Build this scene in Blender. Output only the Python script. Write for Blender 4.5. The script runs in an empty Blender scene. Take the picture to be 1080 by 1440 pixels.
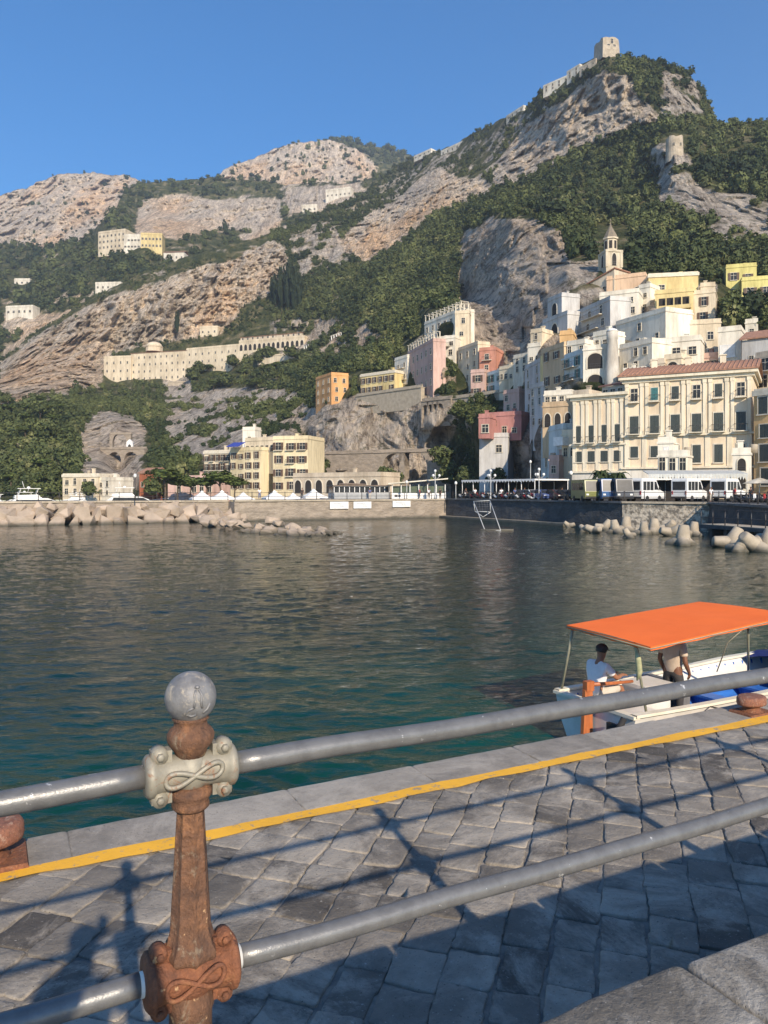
import bpy, bmesh, math, random
import numpy as np
from mathutils import Vector, Matrix, Quaternion

random.seed(11)
RNG = np.random.default_rng(7)
R = math.radians
sc = bpy.context.scene
col = sc.collection

# ------------------------------------------------------------------ camera
F = 1080.0                 # focal length in photo pixels (photo 1080 x 1440)
HY = 690.0                 # eye-level row in the photo
HC = 4.3                   # eye above the water, metres
cam_data = bpy.data.cameras.new('camera')
cam = bpy.data.objects.new('camera', cam_data)
col.objects.link(cam)
cam.location = (0, 0, HC)
cam.rotation_euler = (R(90), 0, 0)
cam_data.sensor_fit = 'VERTICAL'
cam_data.sensor_height = 24.0
cam_data.lens = 24.0 * F / 1440.0
cam_data.shift_y = -(720 - HY) / 1440.0
cam_data.clip_start = 0.02
cam_data.clip_end = 9000
sc.camera = cam

# ------------------------------------------------------------------ light
SUN_AZ, SUN_EL = R(160), R(28)          # azimuth clockwise from +Y
to_sun = Vector((math.sin(SUN_AZ) * math.cos(SUN_EL), math.cos(SUN_AZ) * math.cos(SUN_EL), math.sin(SUN_EL)))
world = bpy.data.worlds.new('World')
sc.world = world
world.use_nodes = True
wn = world.node_tree
wn.nodes.clear()
wo = wn.nodes.new('ShaderNodeOutputWorld')
bg = wn.nodes.new('ShaderNodeBackground')
sky = wn.nodes.new('ShaderNodeTexSky')
sky.sky_type = 'NISHITA'
sky.sun_disc = False
sky.sun_elevation = SUN_EL
sky.sun_rotation = SUN_AZ
sky.altitude = 0
sky.air_density = 1.0
sky.dust_density = 0.15
sky.ozone_density = 5.0
bg.inputs['Strength'].default_value = 0.14
hs_ = wn.nodes.new('ShaderNodeHueSaturation')
hs_.inputs['Saturation'].default_value = 1.25
wn.links.new(sky.outputs[0], hs_.inputs['Color'])
wn.links.new(hs_.outputs[0], bg.inputs[0])
wn.links.new(bg.outputs[0], wo.inputs[0])
sl = bpy.data.lights.new('sun', 'SUN')
sl.energy = 4.7
sl.angle = R(0.53)
sl.color = (1.0, 0.85, 0.66)
so = bpy.data.objects.new('sun', sl)
col.objects.link(so)
so.rotation_euler = to_sun.to_track_quat('Z', 'Y').to_euler()
so.location = (60, -160, 120)
sc.view_settings.view_transform = 'Standard'
sc.view_settings.look = 'None'
sc.view_settings.exposure = 0.45
sc.view_settings.gamma = 1.0
sc.cycles.use_denoising = True
sc.cycles.max_bounces = 6
sc.cycles.diffuse_bounces = 3
sc.cycles.glossy_bounces = 3
sc.cycles.transmission_bounces = 4
sc.cycles.volume_bounces = 0
sc.cycles.caustics_reflective = False
sc.cycles.caustics_refractive = False

# ------------------------------------------------------------------ helpers
def P(px, py, d):
    """the place seen at photo pixel (px,py) at distance d in front of the camera plane"""
    return Vector(((px - 540) / F * d, d, HC - (py - HY) / F * d))

def tag(o, label=None, cat=None, group=None, kind=None):
    if label: o['label'] = label
    if cat: o['category'] = cat
    if group: o['group'] = group
    if kind: o['kind'] = kind
    return o

def empty(name, loc, rz=0.0, label=None, cat=None, group=None):
    o = bpy.data.objects.new(name, None)
    o.empty_display_size = 0.2
    col.objects.link(o)
    o.location = loc
    o.rotation_euler = (0, 0, rz)
    return tag(o, label, cat, group)

def kids(o):
    return [c for c in list(o.children)]

def copy_tree(o, parent=None):
    c = o.copy()
    col.objects.link(c)
    if parent is not None:
        mpi = o.matrix_parent_inverse.copy()
        c.parent = parent
        c.matrix_parent_inverse = mpi
    for ch in kids(o):
        copy_tree(ch, c)
    return c

class MB:
    """collects shapes; build() links them as one mesh object"""
    def __init__(self):
        self.v, self.f, self.m, self.s = [], [], [], []
        self.T = Matrix.Identity(4)
        self.mi = 0
        self.sm = False
    def add(self, verts, faces, smooth=None):
        b = len(self.v)
        T = self.T
        for p in verts:
            self.v.append(tuple(T @ Vector(p)))
        sm = self.sm if smooth is None else smooth
        for f in faces:
            self.f.append(tuple(b + i for i in f)); self.m.append(self.mi); self.s.append(sm)
    def box(self, c, s, rz=0.0, taper=1.0):
        x, y, z = s[0] / 2, s[1] / 2, s[2] / 2
        q = [(-x, -y, -z), (x, -y, -z), (x, y, -z), (-x, y, -z)]
        q += [(a * taper, b * taper, z) for a, b, _ in q]
        ca, sa = math.cos(rz), math.sin(rz)
        vs = [(c[0] + a * ca - b * sa, c[1] + a * sa + b * ca, c[2] + k) for a, b, k in q]
        self.add(vs, [(3, 2, 1, 0), (4, 5, 6, 7), (0, 1, 5, 4), (1, 2, 6, 5), (2, 3, 7, 6), (3, 0, 4, 7)], False)
    def prism(self, poly, z0, z1, axis='z'):
        n = len(poly)
        if axis == 'z':
            lo = [(a, b, z0) for a, b in poly]; hi = [(a, b, z1) for a, b in poly]
        elif axis == 'y':                      # poly in xz, extruded along y
            lo = [(a, z0, b) for a, b in poly]; hi = [(a, z1, b) for a, b in poly]
        else:                                  # poly in yz, extruded along x
            lo = [(z0, a, b) for a, b in poly]; hi = [(z1, a, b) for a, b in poly]
        fs = [tuple(range(n))[::-1], tuple(range(n, 2 * n))]
        fs += [(i, (i + 1) % n, n + (i + 1) % n, n + i) for i in range(n)]
        self.add(lo + hi, fs, False)
    def tube(self, path, r, n=8, cap=True, smooth=True):
        path = [Vector(p) for p in path]
        k = len(path)
        rs = r if isinstance(r, (list, tuple)) else [r] * k
        vs, fs = [], []
        t0 = (path[1] - path[0]).normalized()
        ref = Vector((0, 0, 1)) if abs(t0.z) < 0.9 else Vector((1, 0, 0))
        nrm = t0.cross(ref).normalized()
        for i, p in enumerate(path):
            t = (path[min(i + 1, k - 1)] - path[max(i - 1, 0)])
            t = t.normalized() if t.length > 1e-9 else t0
            nrm = (nrm - t * nrm.dot(t)).normalized()
            b = t.cross(nrm)
            for j in range(n):
                a = 2 * math.pi * j / n
                vs.append(tuple(p + (nrm * math.cos(a) + b * math.sin(a)) * rs[i]))
        for i in range(k - 1):
            for j in range(n):
                fs.append((i * n + j, i * n + (j + 1) % n, (i + 1) * n + (j + 1) % n, (i + 1) * n + j))
        self.add(vs, fs, smooth)
        if cap:
            b = len(self.v) - len(vs)
            self.f.append(tuple(b + j for j in range(n))[::-1]); self.m.append(self.mi); self.s.append(False)
            self.f.append(tuple(b + (k - 1) * n + j for j in range(n))); self.m.append(self.mi); self.s.append(False)
    def lathe(self, prof, n=16, flute=0.0, nf=8, smooth=True, c=(0, 0, 0)):
        vs, fs = [], []
        for r, z in prof:
            for j in range(n):
                a = 2 * math.pi * j / n
                rr = r * (1 - flute * abs(math.sin(a * nf / 2.0)) ** 0.7) if flute else r
                vs.append((c[0] + rr * math.cos(a), c[1] + rr * math.sin(a), c[2] + z))
        k = len(prof)
        for i in range(k - 1):
            for j in range(n):
                fs.append((i * n + j, i * n + (j + 1) % n, (i + 1) * n + (j + 1) % n, (i + 1) * n + j))
        fs.append(tuple(range(n))[::-1]); fs.append(tuple((k - 1) * n + j for j in range(n)))
        self.add(vs, fs, smooth)
    def grid(self, pts, nu, nv, smooth=True):
        fs = [(i * nu + j, i * nu + j + 1, (i + 1) * nu + j + 1, (i + 1) * nu + j) for i in range(nv - 1) for j in range(nu - 1)]
        self.add(pts, fs, smooth)
    def mesh(self, name, mats):
        me = bpy.data.meshes.new(name)
        me.from_pydata(self.v, [], self.f)
        for m in (mats if isinstance(mats, (list, tuple)) else [mats]):
            me.materials.append(m)
        me.polygons.foreach_set('material_index', self.m)
        me.polygons.foreach_set('use_smooth', self.s)
        me.update()
        return me
    def build(self, name, mats, parent=None, loc=None, rz=None):
        return link_mesh(name, self.mesh(name, mats), parent, loc, rz)

def link_mesh(name, me, parent=None, loc=None, rz=None, scale=None):
    o = bpy.data.objects.new(name, me)
    col.objects.link(o)
    if parent is not None: o.parent = parent
    if loc is not None: o.location = loc
    if rz is not None: o.rotation_euler = (0, 0, rz)
    if scale is not None: o.scale = scale
    return o

def np_mesh(name, verts, quads, mats, smooth=False, attrs=None, tris=False, matidx=None):
    """numpy arrays to a mesh, quads (or tris) only"""
    k = 3 if tris else 4
    me = bpy.data.meshes.new(name)
    nv, nf = len(verts), len(quads)
    me.vertices.add(nv)
    me.vertices.foreach_set('co', np.asarray(verts, np.float32).ravel())
    me.loops.add(nf * k)
    me.loops.foreach_set('vertex_index', np.asarray(quads, np.int32).ravel())
    me.polygons.add(nf)
    me.polygons.foreach_set('loop_start', np.arange(0, nf * k, k, dtype=np.int32))
    me.polygons.foreach_set('loop_total', np.full(nf, k, np.int32))
    for m in (mats if isinstance(mats, (list, tuple)) else [mats]):
        me.materials.append(m)
    me.update(calc_edges=True)
    me.polygons.foreach_set('use_smooth', np.full(nf, smooth, bool))
    if matidx is not None: me.polygons.foreach_set('material_index', np.asarray(matidx, np.int32))
    for an, av in (attrs or {}).items():
        a = me.attributes.new(an, 'FLOAT', 'POINT')
        a.data.foreach_set('value', np.asarray(av, np.float32))
    me.validate(clean_customdata=False)
    me.update()
    return me

# numpy value noise -------------------------------------------------------
def _hash(ix, iy, iz, seed):
    h = (ix.astype(np.int64) * 374761393 + iy.astype(np.int64) * 668265263 + iz.astype(np.int64) * 2147483647 + seed * 974711) & 0xFFFFFFFF
    h = ((h ^ (h >> 13)) * 1274126177) & 0xFFFFFFFF
    h = ((h ^ (h >> 16)) * 2246822519) & 0xFFFFFFFF
    h = h ^ (h >> 15)
    return (h & 0xFFFFFF).astype(np.float64) / 0xFFFFFF

def vnoise(p, seed=0):
    i = np.floor(p); f = p - i; f = f * f * (3 - 2 * f)
    ix, iy, iz = i[:, 0], i[:, 1], i[:, 2]
    out = 0
    for a in (0, 1):
        wx = f[:, 0] if a else 1 - f[:, 0]
        for b in (0, 1):
            wy = f[:, 1] if b else 1 - f[:, 1]
            for c in (0, 1):
                wz = f[:, 2] if c else 1 - f[:, 2]
                out = out + wx * wy * wz * _hash(ix + a, iy + b, iz + c, seed)
    return out * 2 - 1

def fbm(p, octs=4, seed=0, gain=0.5):
    a, s, t = 1.0, 0.0, 0.0
    q = p.copy()
    for k in range(octs):
        s = s + a * vnoise(q, seed + k * 17); t += a
        q = q * 2.03 + 13.7; a *= gain
    return s / t

def ridged(p, octs=4, seed=0, gain=0.55):
    a, s, t = 1.0, 0.0, 0.0
    q = p.copy()
    for k in range(octs):
        s = s + a * (1 - np.abs(vnoise(q, seed + k * 31))); t += a
        q = q * 2.07 + 5.1; a *= gain
    return s / t

def in_poly(px, py, poly):
    inside = np.zeros(px.shape, bool)
    n = len(poly)
    for i in range(n):
        x1, y1 = poly[i]; x2, y2 = poly[(i + 1) % n]
        c = ((y1 > py) != (y2 > py)) & (px < (x2 - x1) * (py - y1) / ((y2 - y1) if y2 != y1 else 1e-9) + x1)
        inside ^= c
    return inside

# ------------------------------------------------------------------ materials
def new_mat(name):
    m = bpy.data.materials.new(name)
    m.use_nodes = True
    nt = m.node_tree
    return m, nt, nt.nodes['Principled BSDF']

def node(nt, t, **kw):
    n = nt.nodes.new(t)
    for k, v in kw.items():
        if k in n.inputs: n.inputs[k].default_value = v
        else: setattr(n, k, v)
    return n

def coords(nt, scale=(1, 1, 1), world_pos=False):
    if world_pos:
        g = nt.nodes.new('ShaderNodeNewGeometry'); out = g.outputs['Position']
    else:
        t = nt.nodes.new('ShaderNodeTexCoord'); out = t.outputs['Object']
    mp = nt.nodes.new('ShaderNodeMapping')
    mp.inputs['Scale'].default_value = scale
    nt.links.new(out, mp.inputs['Vector'])
    return mp.outputs[0]

def noise(nt, vec, scale=5.0, detail=5.0, rough=0.6, dist=0.0):
    n = nt.nodes.new('ShaderNodeTexNoise')
    n.inputs['Scale'].default_value = scale; n.inputs['Detail'].default_value = detail
    n.inputs['Roughness'].default_value = rough; n.inputs['Distortion'].default_value = dist
    nt.links.new(vec, n.inputs['Vector'])
    return n.outputs['Fac']

def ramp(nt, fac, stops, interp='LINEAR'):
    r = nt.nodes.new('ShaderNodeValToRGB')
    r.color_ramp.interpolation = interp
    e = r.color_ramp.elements
    while len(e) < len(stops): e.new(0.5)
    for k, (p, c) in enumerate(stops):
        e[k].position = p
        e[k].color = (c, c, c, 1) if isinstance(c, (int, float)) else (*c[:3], 1)
    nt.links.new(fac, r.inputs[0])
    return r.outputs[0]

def mix(nt, fac, a, b, blend='MIX'):
    n = nt.nodes.new('ShaderNodeMix'); n.data_type = 'RGBA'; n.blend_type = blend
    for s, v in ((n.inputs[0], fac), (n.inputs[6], a), (n.inputs[7], b)):
        if isinstance(v, (int, float)): s.default_value = v
        elif isinstance(v, tuple): s.default_value = (*v[:3], 1)
        else: nt.links.new(v, s)
    return n.outputs[2]

def bump(nt, h, strength=0.3, dist=0.02):
    b = nt.nodes.new('ShaderNodeBump')
    b.inputs['Strength'].default_value = strength; b.inputs['Distance'].default_value = dist
    nt.links.new(h, b.inputs['Height'])
    return b.outputs[0]

def mat(name, c1, c2=None, scale=4.0, rough=0.8, bmp=0.0, bscale=None, bdist=0.02, stretch=(1, 1, 1), metal=0.0, lo=0.35, hi=0.65, wpos=False, spec=0.5):
    m, nt, b = new_mat(name)
    b.inputs['Roughness'].default_value = rough
    b.inputs['Metallic'].default_value = metal
    b.inputs['Specular IOR Level'].default_value = spec
    if c2 is None:
        c2 = tuple(x * 0.78 for x in c1)
    v = coords(nt, stretch, wpos)
    n = noise(nt, v, scale)
    nt.links.new(ramp(nt, n, [(lo, c2), (hi, c1)]), b.inputs['Base Color'])
    if bmp:
        n2 = noise(nt, v, bscale or scale * 4, 6)
        nt.links.new(bump(nt, n2, bmp, bdist), b.inputs['Normal'])
    return m

_pl = {}
def plaster(c, dirt=0.68):
    key = tuple(round(x, 3) for x in c)
    if key in _pl: return _pl[key]
    m, nt, b = new_mat('plaster')
    b.inputs['Roughness'].default_value = 0.9
    b.inputs['Specular IOR Level'].default_value = 0.2
    v = coords(nt, (1, 1, 0.35), True)
    n1 = noise(nt, v, 0.22, 6, 0.7)
    n2 = noise(nt, coords(nt, (1.3, 1.3, 0.12), True), 1.2, 5, 0.65)
    d = tuple(x * dirt * y for x, y in zip(c, (1, 0.97, 0.93)))
    a = ramp(nt, n1, [(0.36, d), (0.58, c)])
    s = ramp(nt, n2, [(0.30, 0.66), (0.5, 1.0)])
    nt.links.new(mix(nt, 0.75, a, s, 'MULTIPLY'), b.inputs['Base Color'])
    nt.links.new(bump(nt, noise(nt, v, 6, 5), 0.25, 0.03), b.inputs['Normal'])
    _pl[key] = m
    return m

WHITE = (0.77, 0.72, 0.61); CREAM = (0.72, 0.62, 0.46); BEIGE = (0.62, 0.53, 0.41)
YEL = (0.74, 0.60, 0.30); LIME = (0.66, 0.60, 0.24); PINK = (0.60, 0.42, 0.36); CORAL = (0.62, 0.30, 0.22)
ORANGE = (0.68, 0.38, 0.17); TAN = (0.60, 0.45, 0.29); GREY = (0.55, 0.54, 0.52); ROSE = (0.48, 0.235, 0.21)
PALEB = (0.60, 0.66, 0.66); PEACH = (0.70, 0.50, 0.34); APRI = (0.74, 0.49, 0.24)

M = {}
def wet_band(m, z0=.12, z1=.55, dark=(.055, .055, .042)):
    # algae and water stain that stops a little above the sea
    nt = m.node_tree; b = nt.nodes['Principled BSDF']
    src = b.inputs['Base Color'].links[0].from_socket
    g = nt.nodes.new('ShaderNodeNewGeometry'); s = nt.nodes.new('ShaderNodeSeparateXYZ'); nt.links.new(g.outputs['Position'], s.inputs[0])
    n = noise(nt, g.outputs['Position'], .8, 4)
    a = nt.nodes.new('ShaderNodeMath'); a.operation = 'MULTIPLY_ADD'; a.inputs[1].default_value = -.5
    nt.links.new(n, a.inputs[0]); nt.links.new(s.outputs['Z'], a.inputs[2])
    r = nt.nodes.new('ShaderNodeMapRange'); r.inputs['From Min'].default_value = z0 - .25; r.inputs['From Max'].default_value = z1 - .25; r.inputs['To Min'].default_value = .85; r.inputs['To Max'].default_value = 0
    nt.links.new(a.outputs[0], r.inputs['Value'])
    nt.links.new(mix(nt, r.outputs[0], src, dark), b.inputs['Base Color'])
M['tile'] = mat('roof_tile', (0.40, 0.21, 0.13), (0.24, 0.13, 0.09), 2.2, 0.85, 0.6, 7, 0.05, (1, 1, 1))
M['trim'] = mat('trim_plaster', (0.70, 0.64, 0.52), (0.55, 0.49, 0.38), 1.5, 0.85)
M['glass'] = mat('dark_window_glass', (0.035, 0.037, 0.04), (0.018, 0.02, 0.022), 2, 0.25, spec=.3)
M['shutter'] = mat('green_shutter', (0.06, 0.075, 0.068), (0.04, 0.05, 0.047), 6, 0.6)
M['shutterteal'] = mat('teal_shutter', (0.06, 0.20, 0.20), (0.04, 0.13, 0.14), 6, 0.6)
M['brownwood'] = mat('brown_shutter', (0.14, 0.085, 0.055), (0.08, 0.05, 0.035), 6, 0.6)
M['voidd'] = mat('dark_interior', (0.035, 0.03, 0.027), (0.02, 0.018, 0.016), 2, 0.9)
M['white'] = mat('white_paint', (0.80, 0.80, 0.78), (0.66, 0.65, 0.62), 3, 0.45)
M['whitem'] = mat('white_canvas', (0.82, 0.81, 0.78), (0.72, 0.70, 0.66), 2, 0.8)
M['iron'] = mat('black_iron', (0.035, 0.037, 0.04), (0.06, 0.05, 0.045), 12, 0.55)
M['asphalt'] = mat('asphalt', (0.055, 0.055, 0.055), (0.04, 0.04, 0.042), 2.5, 0.9, 0.3, 60)
M['apron'] = mat('quay_paving', (0.24, 0.22, 0.19), (0.16, 0.15, 0.13), 0.8, 0.9, 0.3, 9)
M['quay'] = mat('quay_stone', (0.36, 0.30, 0.235), (0.22, 0.185, 0.145), 0.55, 0.9, 0.8, 1.7, 0.25, (1, 1, 2.2))
M['darkwall'] = mat('shade_dark_stone', (0.085, 0.085, 0.085), (0.045, 0.046, 0.05), 0.6, 0.8, 0.8, 1.9, 0.2, (1, 1, 1.6))  # dark colour carries the shade of walls turned from the sun
M['conc'] = mat('concrete', (0.44, 0.38, 0.29), (0.31, 0.265, 0.20), 0.9, 0.9, 0.5, 5, 0.06)
M['boulder'] = mat('breakwater_stone', (0.46, 0.37, 0.29), (0.31, 0.25, 0.19), 0.35, 0.92, 0.7, 2.2, 0.15)
for k_ in ('quay', 'darkwall', 'conc', 'boulder'): wet_band(M[k_])
M['bark'] = mat('bark', (0.13, 0.095, 0.065), (0.07, 0.05, 0.035), 5, 0.9, 0.5, 20)
M['rubber'] = mat('rubber', (0.022, 0.022, 0.023), (0.015, 0.015, 0.015), 8, 0.8)
M['chrome'] = mat('chrome', (0.6, 0.6, 0.6), (0.5, 0.5, 0.5), 8, 0.25, metal=1.0)
M['yellowpaint'] = None
def paint(name, c, rough=0.3):
    return mat(name, c, tuple(x * 0.85 for x in c), 2.0, rough)
# ================================================================== TABLE OF HOUSES (photo columns/rows give bearing and height, the last numbers the distance)
# name, label, category, px0, px1, ytop, ybase, D0, D1, depth, wall, (rows, cols, sidecols), (win w,h), style, roof, extras
H = []
def hs(name, label, cat, px0, px1, yt, yb, D0, D1=None, dep=8, wall=WHITE, grid=(2, 3, 1), win=(1.0, 1.5), style='dark', roof='flat', **kw):
    H.append(dict(name=name, label=label, cat=cat, px0=px0, px1=px1, yt=yt, yb=yb, D0=D0, D1=D1 or D0, dep=dep, wall=wall, grid=grid, win=win, style=style, roof=roof, **kw))
TG = 'houses of the town on the hillside'
# ---- right hand town cluster, from the top down
hs('church_nave', 'long cream church wall with sloping roof line below the bell tower', 'church', 780, 864, 378, 450, 190, 186, 9, BEIGE, (2, 3, 0), (0.9, 1.6), 'dark', 'tile', slope=5.2)
hs('house', 'peach house with rounded roof to the right of the bell tower foot', 'house', 853, 908, 391, 420, 187, 183, 9, PEACH, (1, 2, 0), (1.0, 1.4), 'dark', 'flat')
hs('house', 'white terraced house with moulded cornice under the peach house', 'house', 843, 898, 414, 446, 176, 172, 8, WHITE, (2, 3, 0), (1.0, 1.4), 'dark', 'flat')
hs('house', 'pale yellow top house with white roof band right of the bell tower', 'house', 912, 982, 389, 418, 180, 178, 10, YEL, (1, 2, 1), (1.4, 1.9), 'dark', 'band')
hs('house', 'yellow house with a long covered loggia below the white roof band', 'house', 921, 975, 412, 458, 171, 168, 10, YEL, (1, 1, 1), (1.2, 2.0), 'dark', 'flat', loggia=1)
hs('house', 'cream house end joined to the right of the yellow loggia house', 'house', 975, 1006, 413, 456, 169, 167, 10, CREAM, (2, 1, 0), (1.0, 1.9), 'brown', 'flat')
hs('house', 'big blank white house with a flat roof in the middle of the cluster', 'house', 866, 936, 438, 512, 156, 150, 10, WHITE, (3, 3, 1), (0.9, 1.5), 'dark', 'flat', blanktop=1)
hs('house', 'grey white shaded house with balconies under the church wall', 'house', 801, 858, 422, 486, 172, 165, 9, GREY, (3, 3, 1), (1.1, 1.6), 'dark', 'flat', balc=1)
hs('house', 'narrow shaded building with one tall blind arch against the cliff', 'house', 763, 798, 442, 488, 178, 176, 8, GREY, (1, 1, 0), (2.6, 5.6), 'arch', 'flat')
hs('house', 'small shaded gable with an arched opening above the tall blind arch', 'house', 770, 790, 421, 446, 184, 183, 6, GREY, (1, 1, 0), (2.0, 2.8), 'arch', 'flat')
hs('house', 'little orange rooftop room above the tan house', 'house', 787, 806, 471, 494, 160, 159, 5, APRI, (1, 1, 1), (0.8, 1.1), 'dark', 'flat')
hs('house', 'tall tan house with a yellow strip painted as the sunlit next house end', 'house', 760, 793, 487, 562, 156, 154, 9, TAN, (4, 2, 1), (1.1, 1.8), 'brown', 'flat', strip=YEL)
hs('house', 'pale blue house with green shuttered balcony windows', 'house', 790, 819, 497, 556, 148, 146, 9, PALEB, (3, 2, 1), (1.0, 1.7), 'teal', 'flat', balc=1)
hs('house', 'white house with two big round arched loggias one above the other', 'house', 820, 854, 492, 552, 143, 141, 9, WHITE, (2, 1, 0), (3.0, 3.0), 'arch', 'flat')
hs('house', 'white house with small windows and a low arched terrace right of the buttress', 'house', 871, 917, 487, 540, 141, 139, 9, WHITE, (3, 3, 0), (0.9, 1.3), 'dark', 'flat')
hs('house', 'small white house on the ledge above the dusky pink house', 'house', 722, 742, 503, 525, 190, 186, 5, WHITE, (2, 2, 1), (.9, 1.4), 'dark', 'flat')
hs('house', 'low cream house on the ledge above the small low white house', 'house', 702, 722, 519, 537, 203, 199, 5, CREAM, (1, 3, 1), (.9, 1.4), 'dark', 'flat')
hs('house', 'narrow cream tower house beside the cliff over the grey stepped house', 'house', 746, 762, 468, 492, 176, 174, 5, CREAM, (2, 1, 1), (.9, 1.4), 'dark', 'flat')
hs('house', 'rosy low house beneath the dusky pink house at the gully', 'house', 708, 730, 553, 580, 186, 182, 5, PINK, (2, 2, 1), (.9, 1.4), 'dark', 'flat')
hs('house', 'white house with two wide windows above the tiled palace roof', 'house', 918, 985, 481, 530, 142, 138, 9, WHITE, (2, 3, 1), (1.3, 1.4), 'dark', 'flat')
hs('house', 'beige square house with two framed windows under a flat parapet', 'house', 958, 1014, 456, 512, 152, 150, 9, CREAM, (2, 2, 1), (1.2, 1.9), 'dark', 'flat')
hs('house', 'white cube house with a shaded left wall above the palace roof', 'house', 1010, 1042, 466, 512, 140, 138, 9, WHITE, (1, 1, 0), (2.4, 1.9), 'blank', 'flat')
hs('house', 'grey gabled house with a red tiled roof above the palace', 'house', 1043, 1100, 476, 512, 134, 130, 9, GREY, (1, 2, 1), (0.7, 0.8), 'dark', 'tile')
hs('house', 'small white hut on the green slope under the lime villa', 'house', 1048, 1066, 455, 474, 150, 149, 5, WHITE, (1, 1, 0), (0.8, 1.0), 'dark', 'flat')
hs('villa', 'lime yellow villa tower block on the green slope at the far right', 'villa', 1021, 1064, 376, 420, 190, 188, 9, LIME, (2, 2, 1), (1.2, 1.6), 'brown', 'flat')
hs('villa', 'lower lime yellow villa wing joined to the right of the tower block', 'villa', 1043, 1112, 393, 418, 186, 183, 8, LIME, (1, 3, 0), (1.4, 1.4), 'brown', 'flat')
hs('house', 'tan arcaded house with roof terrace left of the palace', 'house', 763, 806, 572, 604, 138, 135, 9, TAN, (1, 3, 0), (1.6, 2.4), 'arch', 'flat')
hs('house', 'blue shaded tall house standing at the foot of the cliff', 'house', 761, 792, 603, 690, 134, 132, 8, PALEB, (3, 2, 1), (0.8, 1.6), 'dark', 'flat')
hs('house', 'bright cream house with a white balcony box beside the blue house', 'house', 790, 812, 612, 650, 131, 128, 7, CREAM, (1, 2, 0), (0.9, 1.4), 'dark', 'flat', box=1)
hs('house', 'small pink house front beside the street lamp at the quay', 'house', 772, 786, 648, 692, 130, 129, 6, PINK, (2, 1, 0), (0.8, 1.2), 'dark', 'flat')
hs('house', 'apricot house at the right edge with green shutters', 'house', 1060, 1150, 547, 690, 108, 100, 10, APRI, (4, 3, 1), (1.4, 2.4), 'shut', 'band')
hs('house', 'weathered beige house with balconies above the apricot house', 'house', 1062, 1120, 500, 548, 122, 116, 8, BEIGE, (2, 2, 1), (1.4, 2.0), 'dark', 'flat', balc=1)
hs('house', 'grey stepped house against the cliff left of the tan house', 'house', 738, 762, 508, 580, 168, 164, 8, GREY, (4, 2, 1), (0.9, 1.6), 'dark', 'flat')
hs('house', 'small white roof house leaning on the cliff over the grey stepped house', 'house', 742, 760, 488, 512, 176, 174, 6, WHITE, (1, 2, 0), (0.8, 1.0), 'dark', 'flat')
FL = 'white house'
hs('house', 'low white terrace house between the shaded balconies and the arched loggias', 'house', 797, 822, 485, 500, 151, 148, 5, WHITE, (1, 3, 1), (.9, 1.3), 'dark', 'flat')
hs('house', 'small white stepped house left of the round buttress top', 'house', 834, 856, 472, 494, 150, 147, 5, WHITE, (1, 2, 1), (.9, 1.4), 'dark', 'flat')
hs('house', 'low cream house with one round arch above the tiled palace roof', 'house', 934, 958, 505, 530, 137, 135, 5, CREAM, (1, 1, 0), (2.6, 2.4), 'arch', 'flat')
hs('house', 'little beige house wedged left of the round arch over the palace roof', 'house', 914, 934, 512, 536, 137.5, 136, 5, BEIGE, (1, 2, 1), (.9, 1.2), 'dark', 'flat')
hs('house', 'faded pink low house between the beige square house and white cube', 'house', 986, 1012, 503, 522, 143, 141, 5, PINK, (1, 2, 1), (1.0, 1.4), 'brown', 'flat')
hs('house', 'white low house with a wide arch beside the buttress foot', 'house', 876, 908, 524, 546, 136, 134, 5, WHITE, (1, 2, 0), (2.4, 2.0), 'arch', 'flat')
hs('house', 'white roof terrace rooms with dark doors above the tan arcades', 'house', 765, 804, 556, 574, 139.5, 137, 6, WHITE, (1, 4, 1), (1.1, 1.6), 'dark', 'flat')
hs('house', 'small beige attic with a round topped window left of the attic room', 'house', 806, 828, 556, 572, 134, 132, 5, BEIGE, (1, 1, 0), (.9, 1.4), 'arch', 'flat')
hs('house', 'pale grey house squeezed between the stepped house and tan house', 'house', 745, 764, 545, 600, 163, 158, 5, GREY, (4, 2, 0), (.8, 1.4), 'dark', 'flat')
hs('house', 'low white terrace building before the palace ground floor', 'house', 925, 966, 643, 690, 106, 104, 4, WHITE, (2, 3, 0), (1.0, 1.7), 'dark', 'flat', noctrl=1)
hs('house', 'white cabin standing on the terrace before the palace', 'house', 925, 946, 624, 643, 106.5, 105.5, 3, WHITE, (1, 1, 0), (.7, .9), 'blank', 'flat', noctrl=1, sink=.1)
hs('house', 'little white kiosk with an arched opening left of the apricot house', 'house', 1030, 1056, 640, 690, 101, 100, 3, WHITE, (2, 1, 0), (1.0, 1.6), 'arch', 'flat', noctrl=1)
hs('house', 'cream house with a green awning over the yellow loggia roofs', 'house', 985, 1006, 403, 416, 174, 173, 6, CREAM, (1, 1, 1), (1.0, 1.3), 'dark', 'flat')
hs('house', 'white stair house between the peach house and the yellow top house', 'house', 898, 914, 405, 440, 178, 176, 6, WHITE, (2, 1, 1), (.9, 1.3), 'dark', 'flat')
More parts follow.
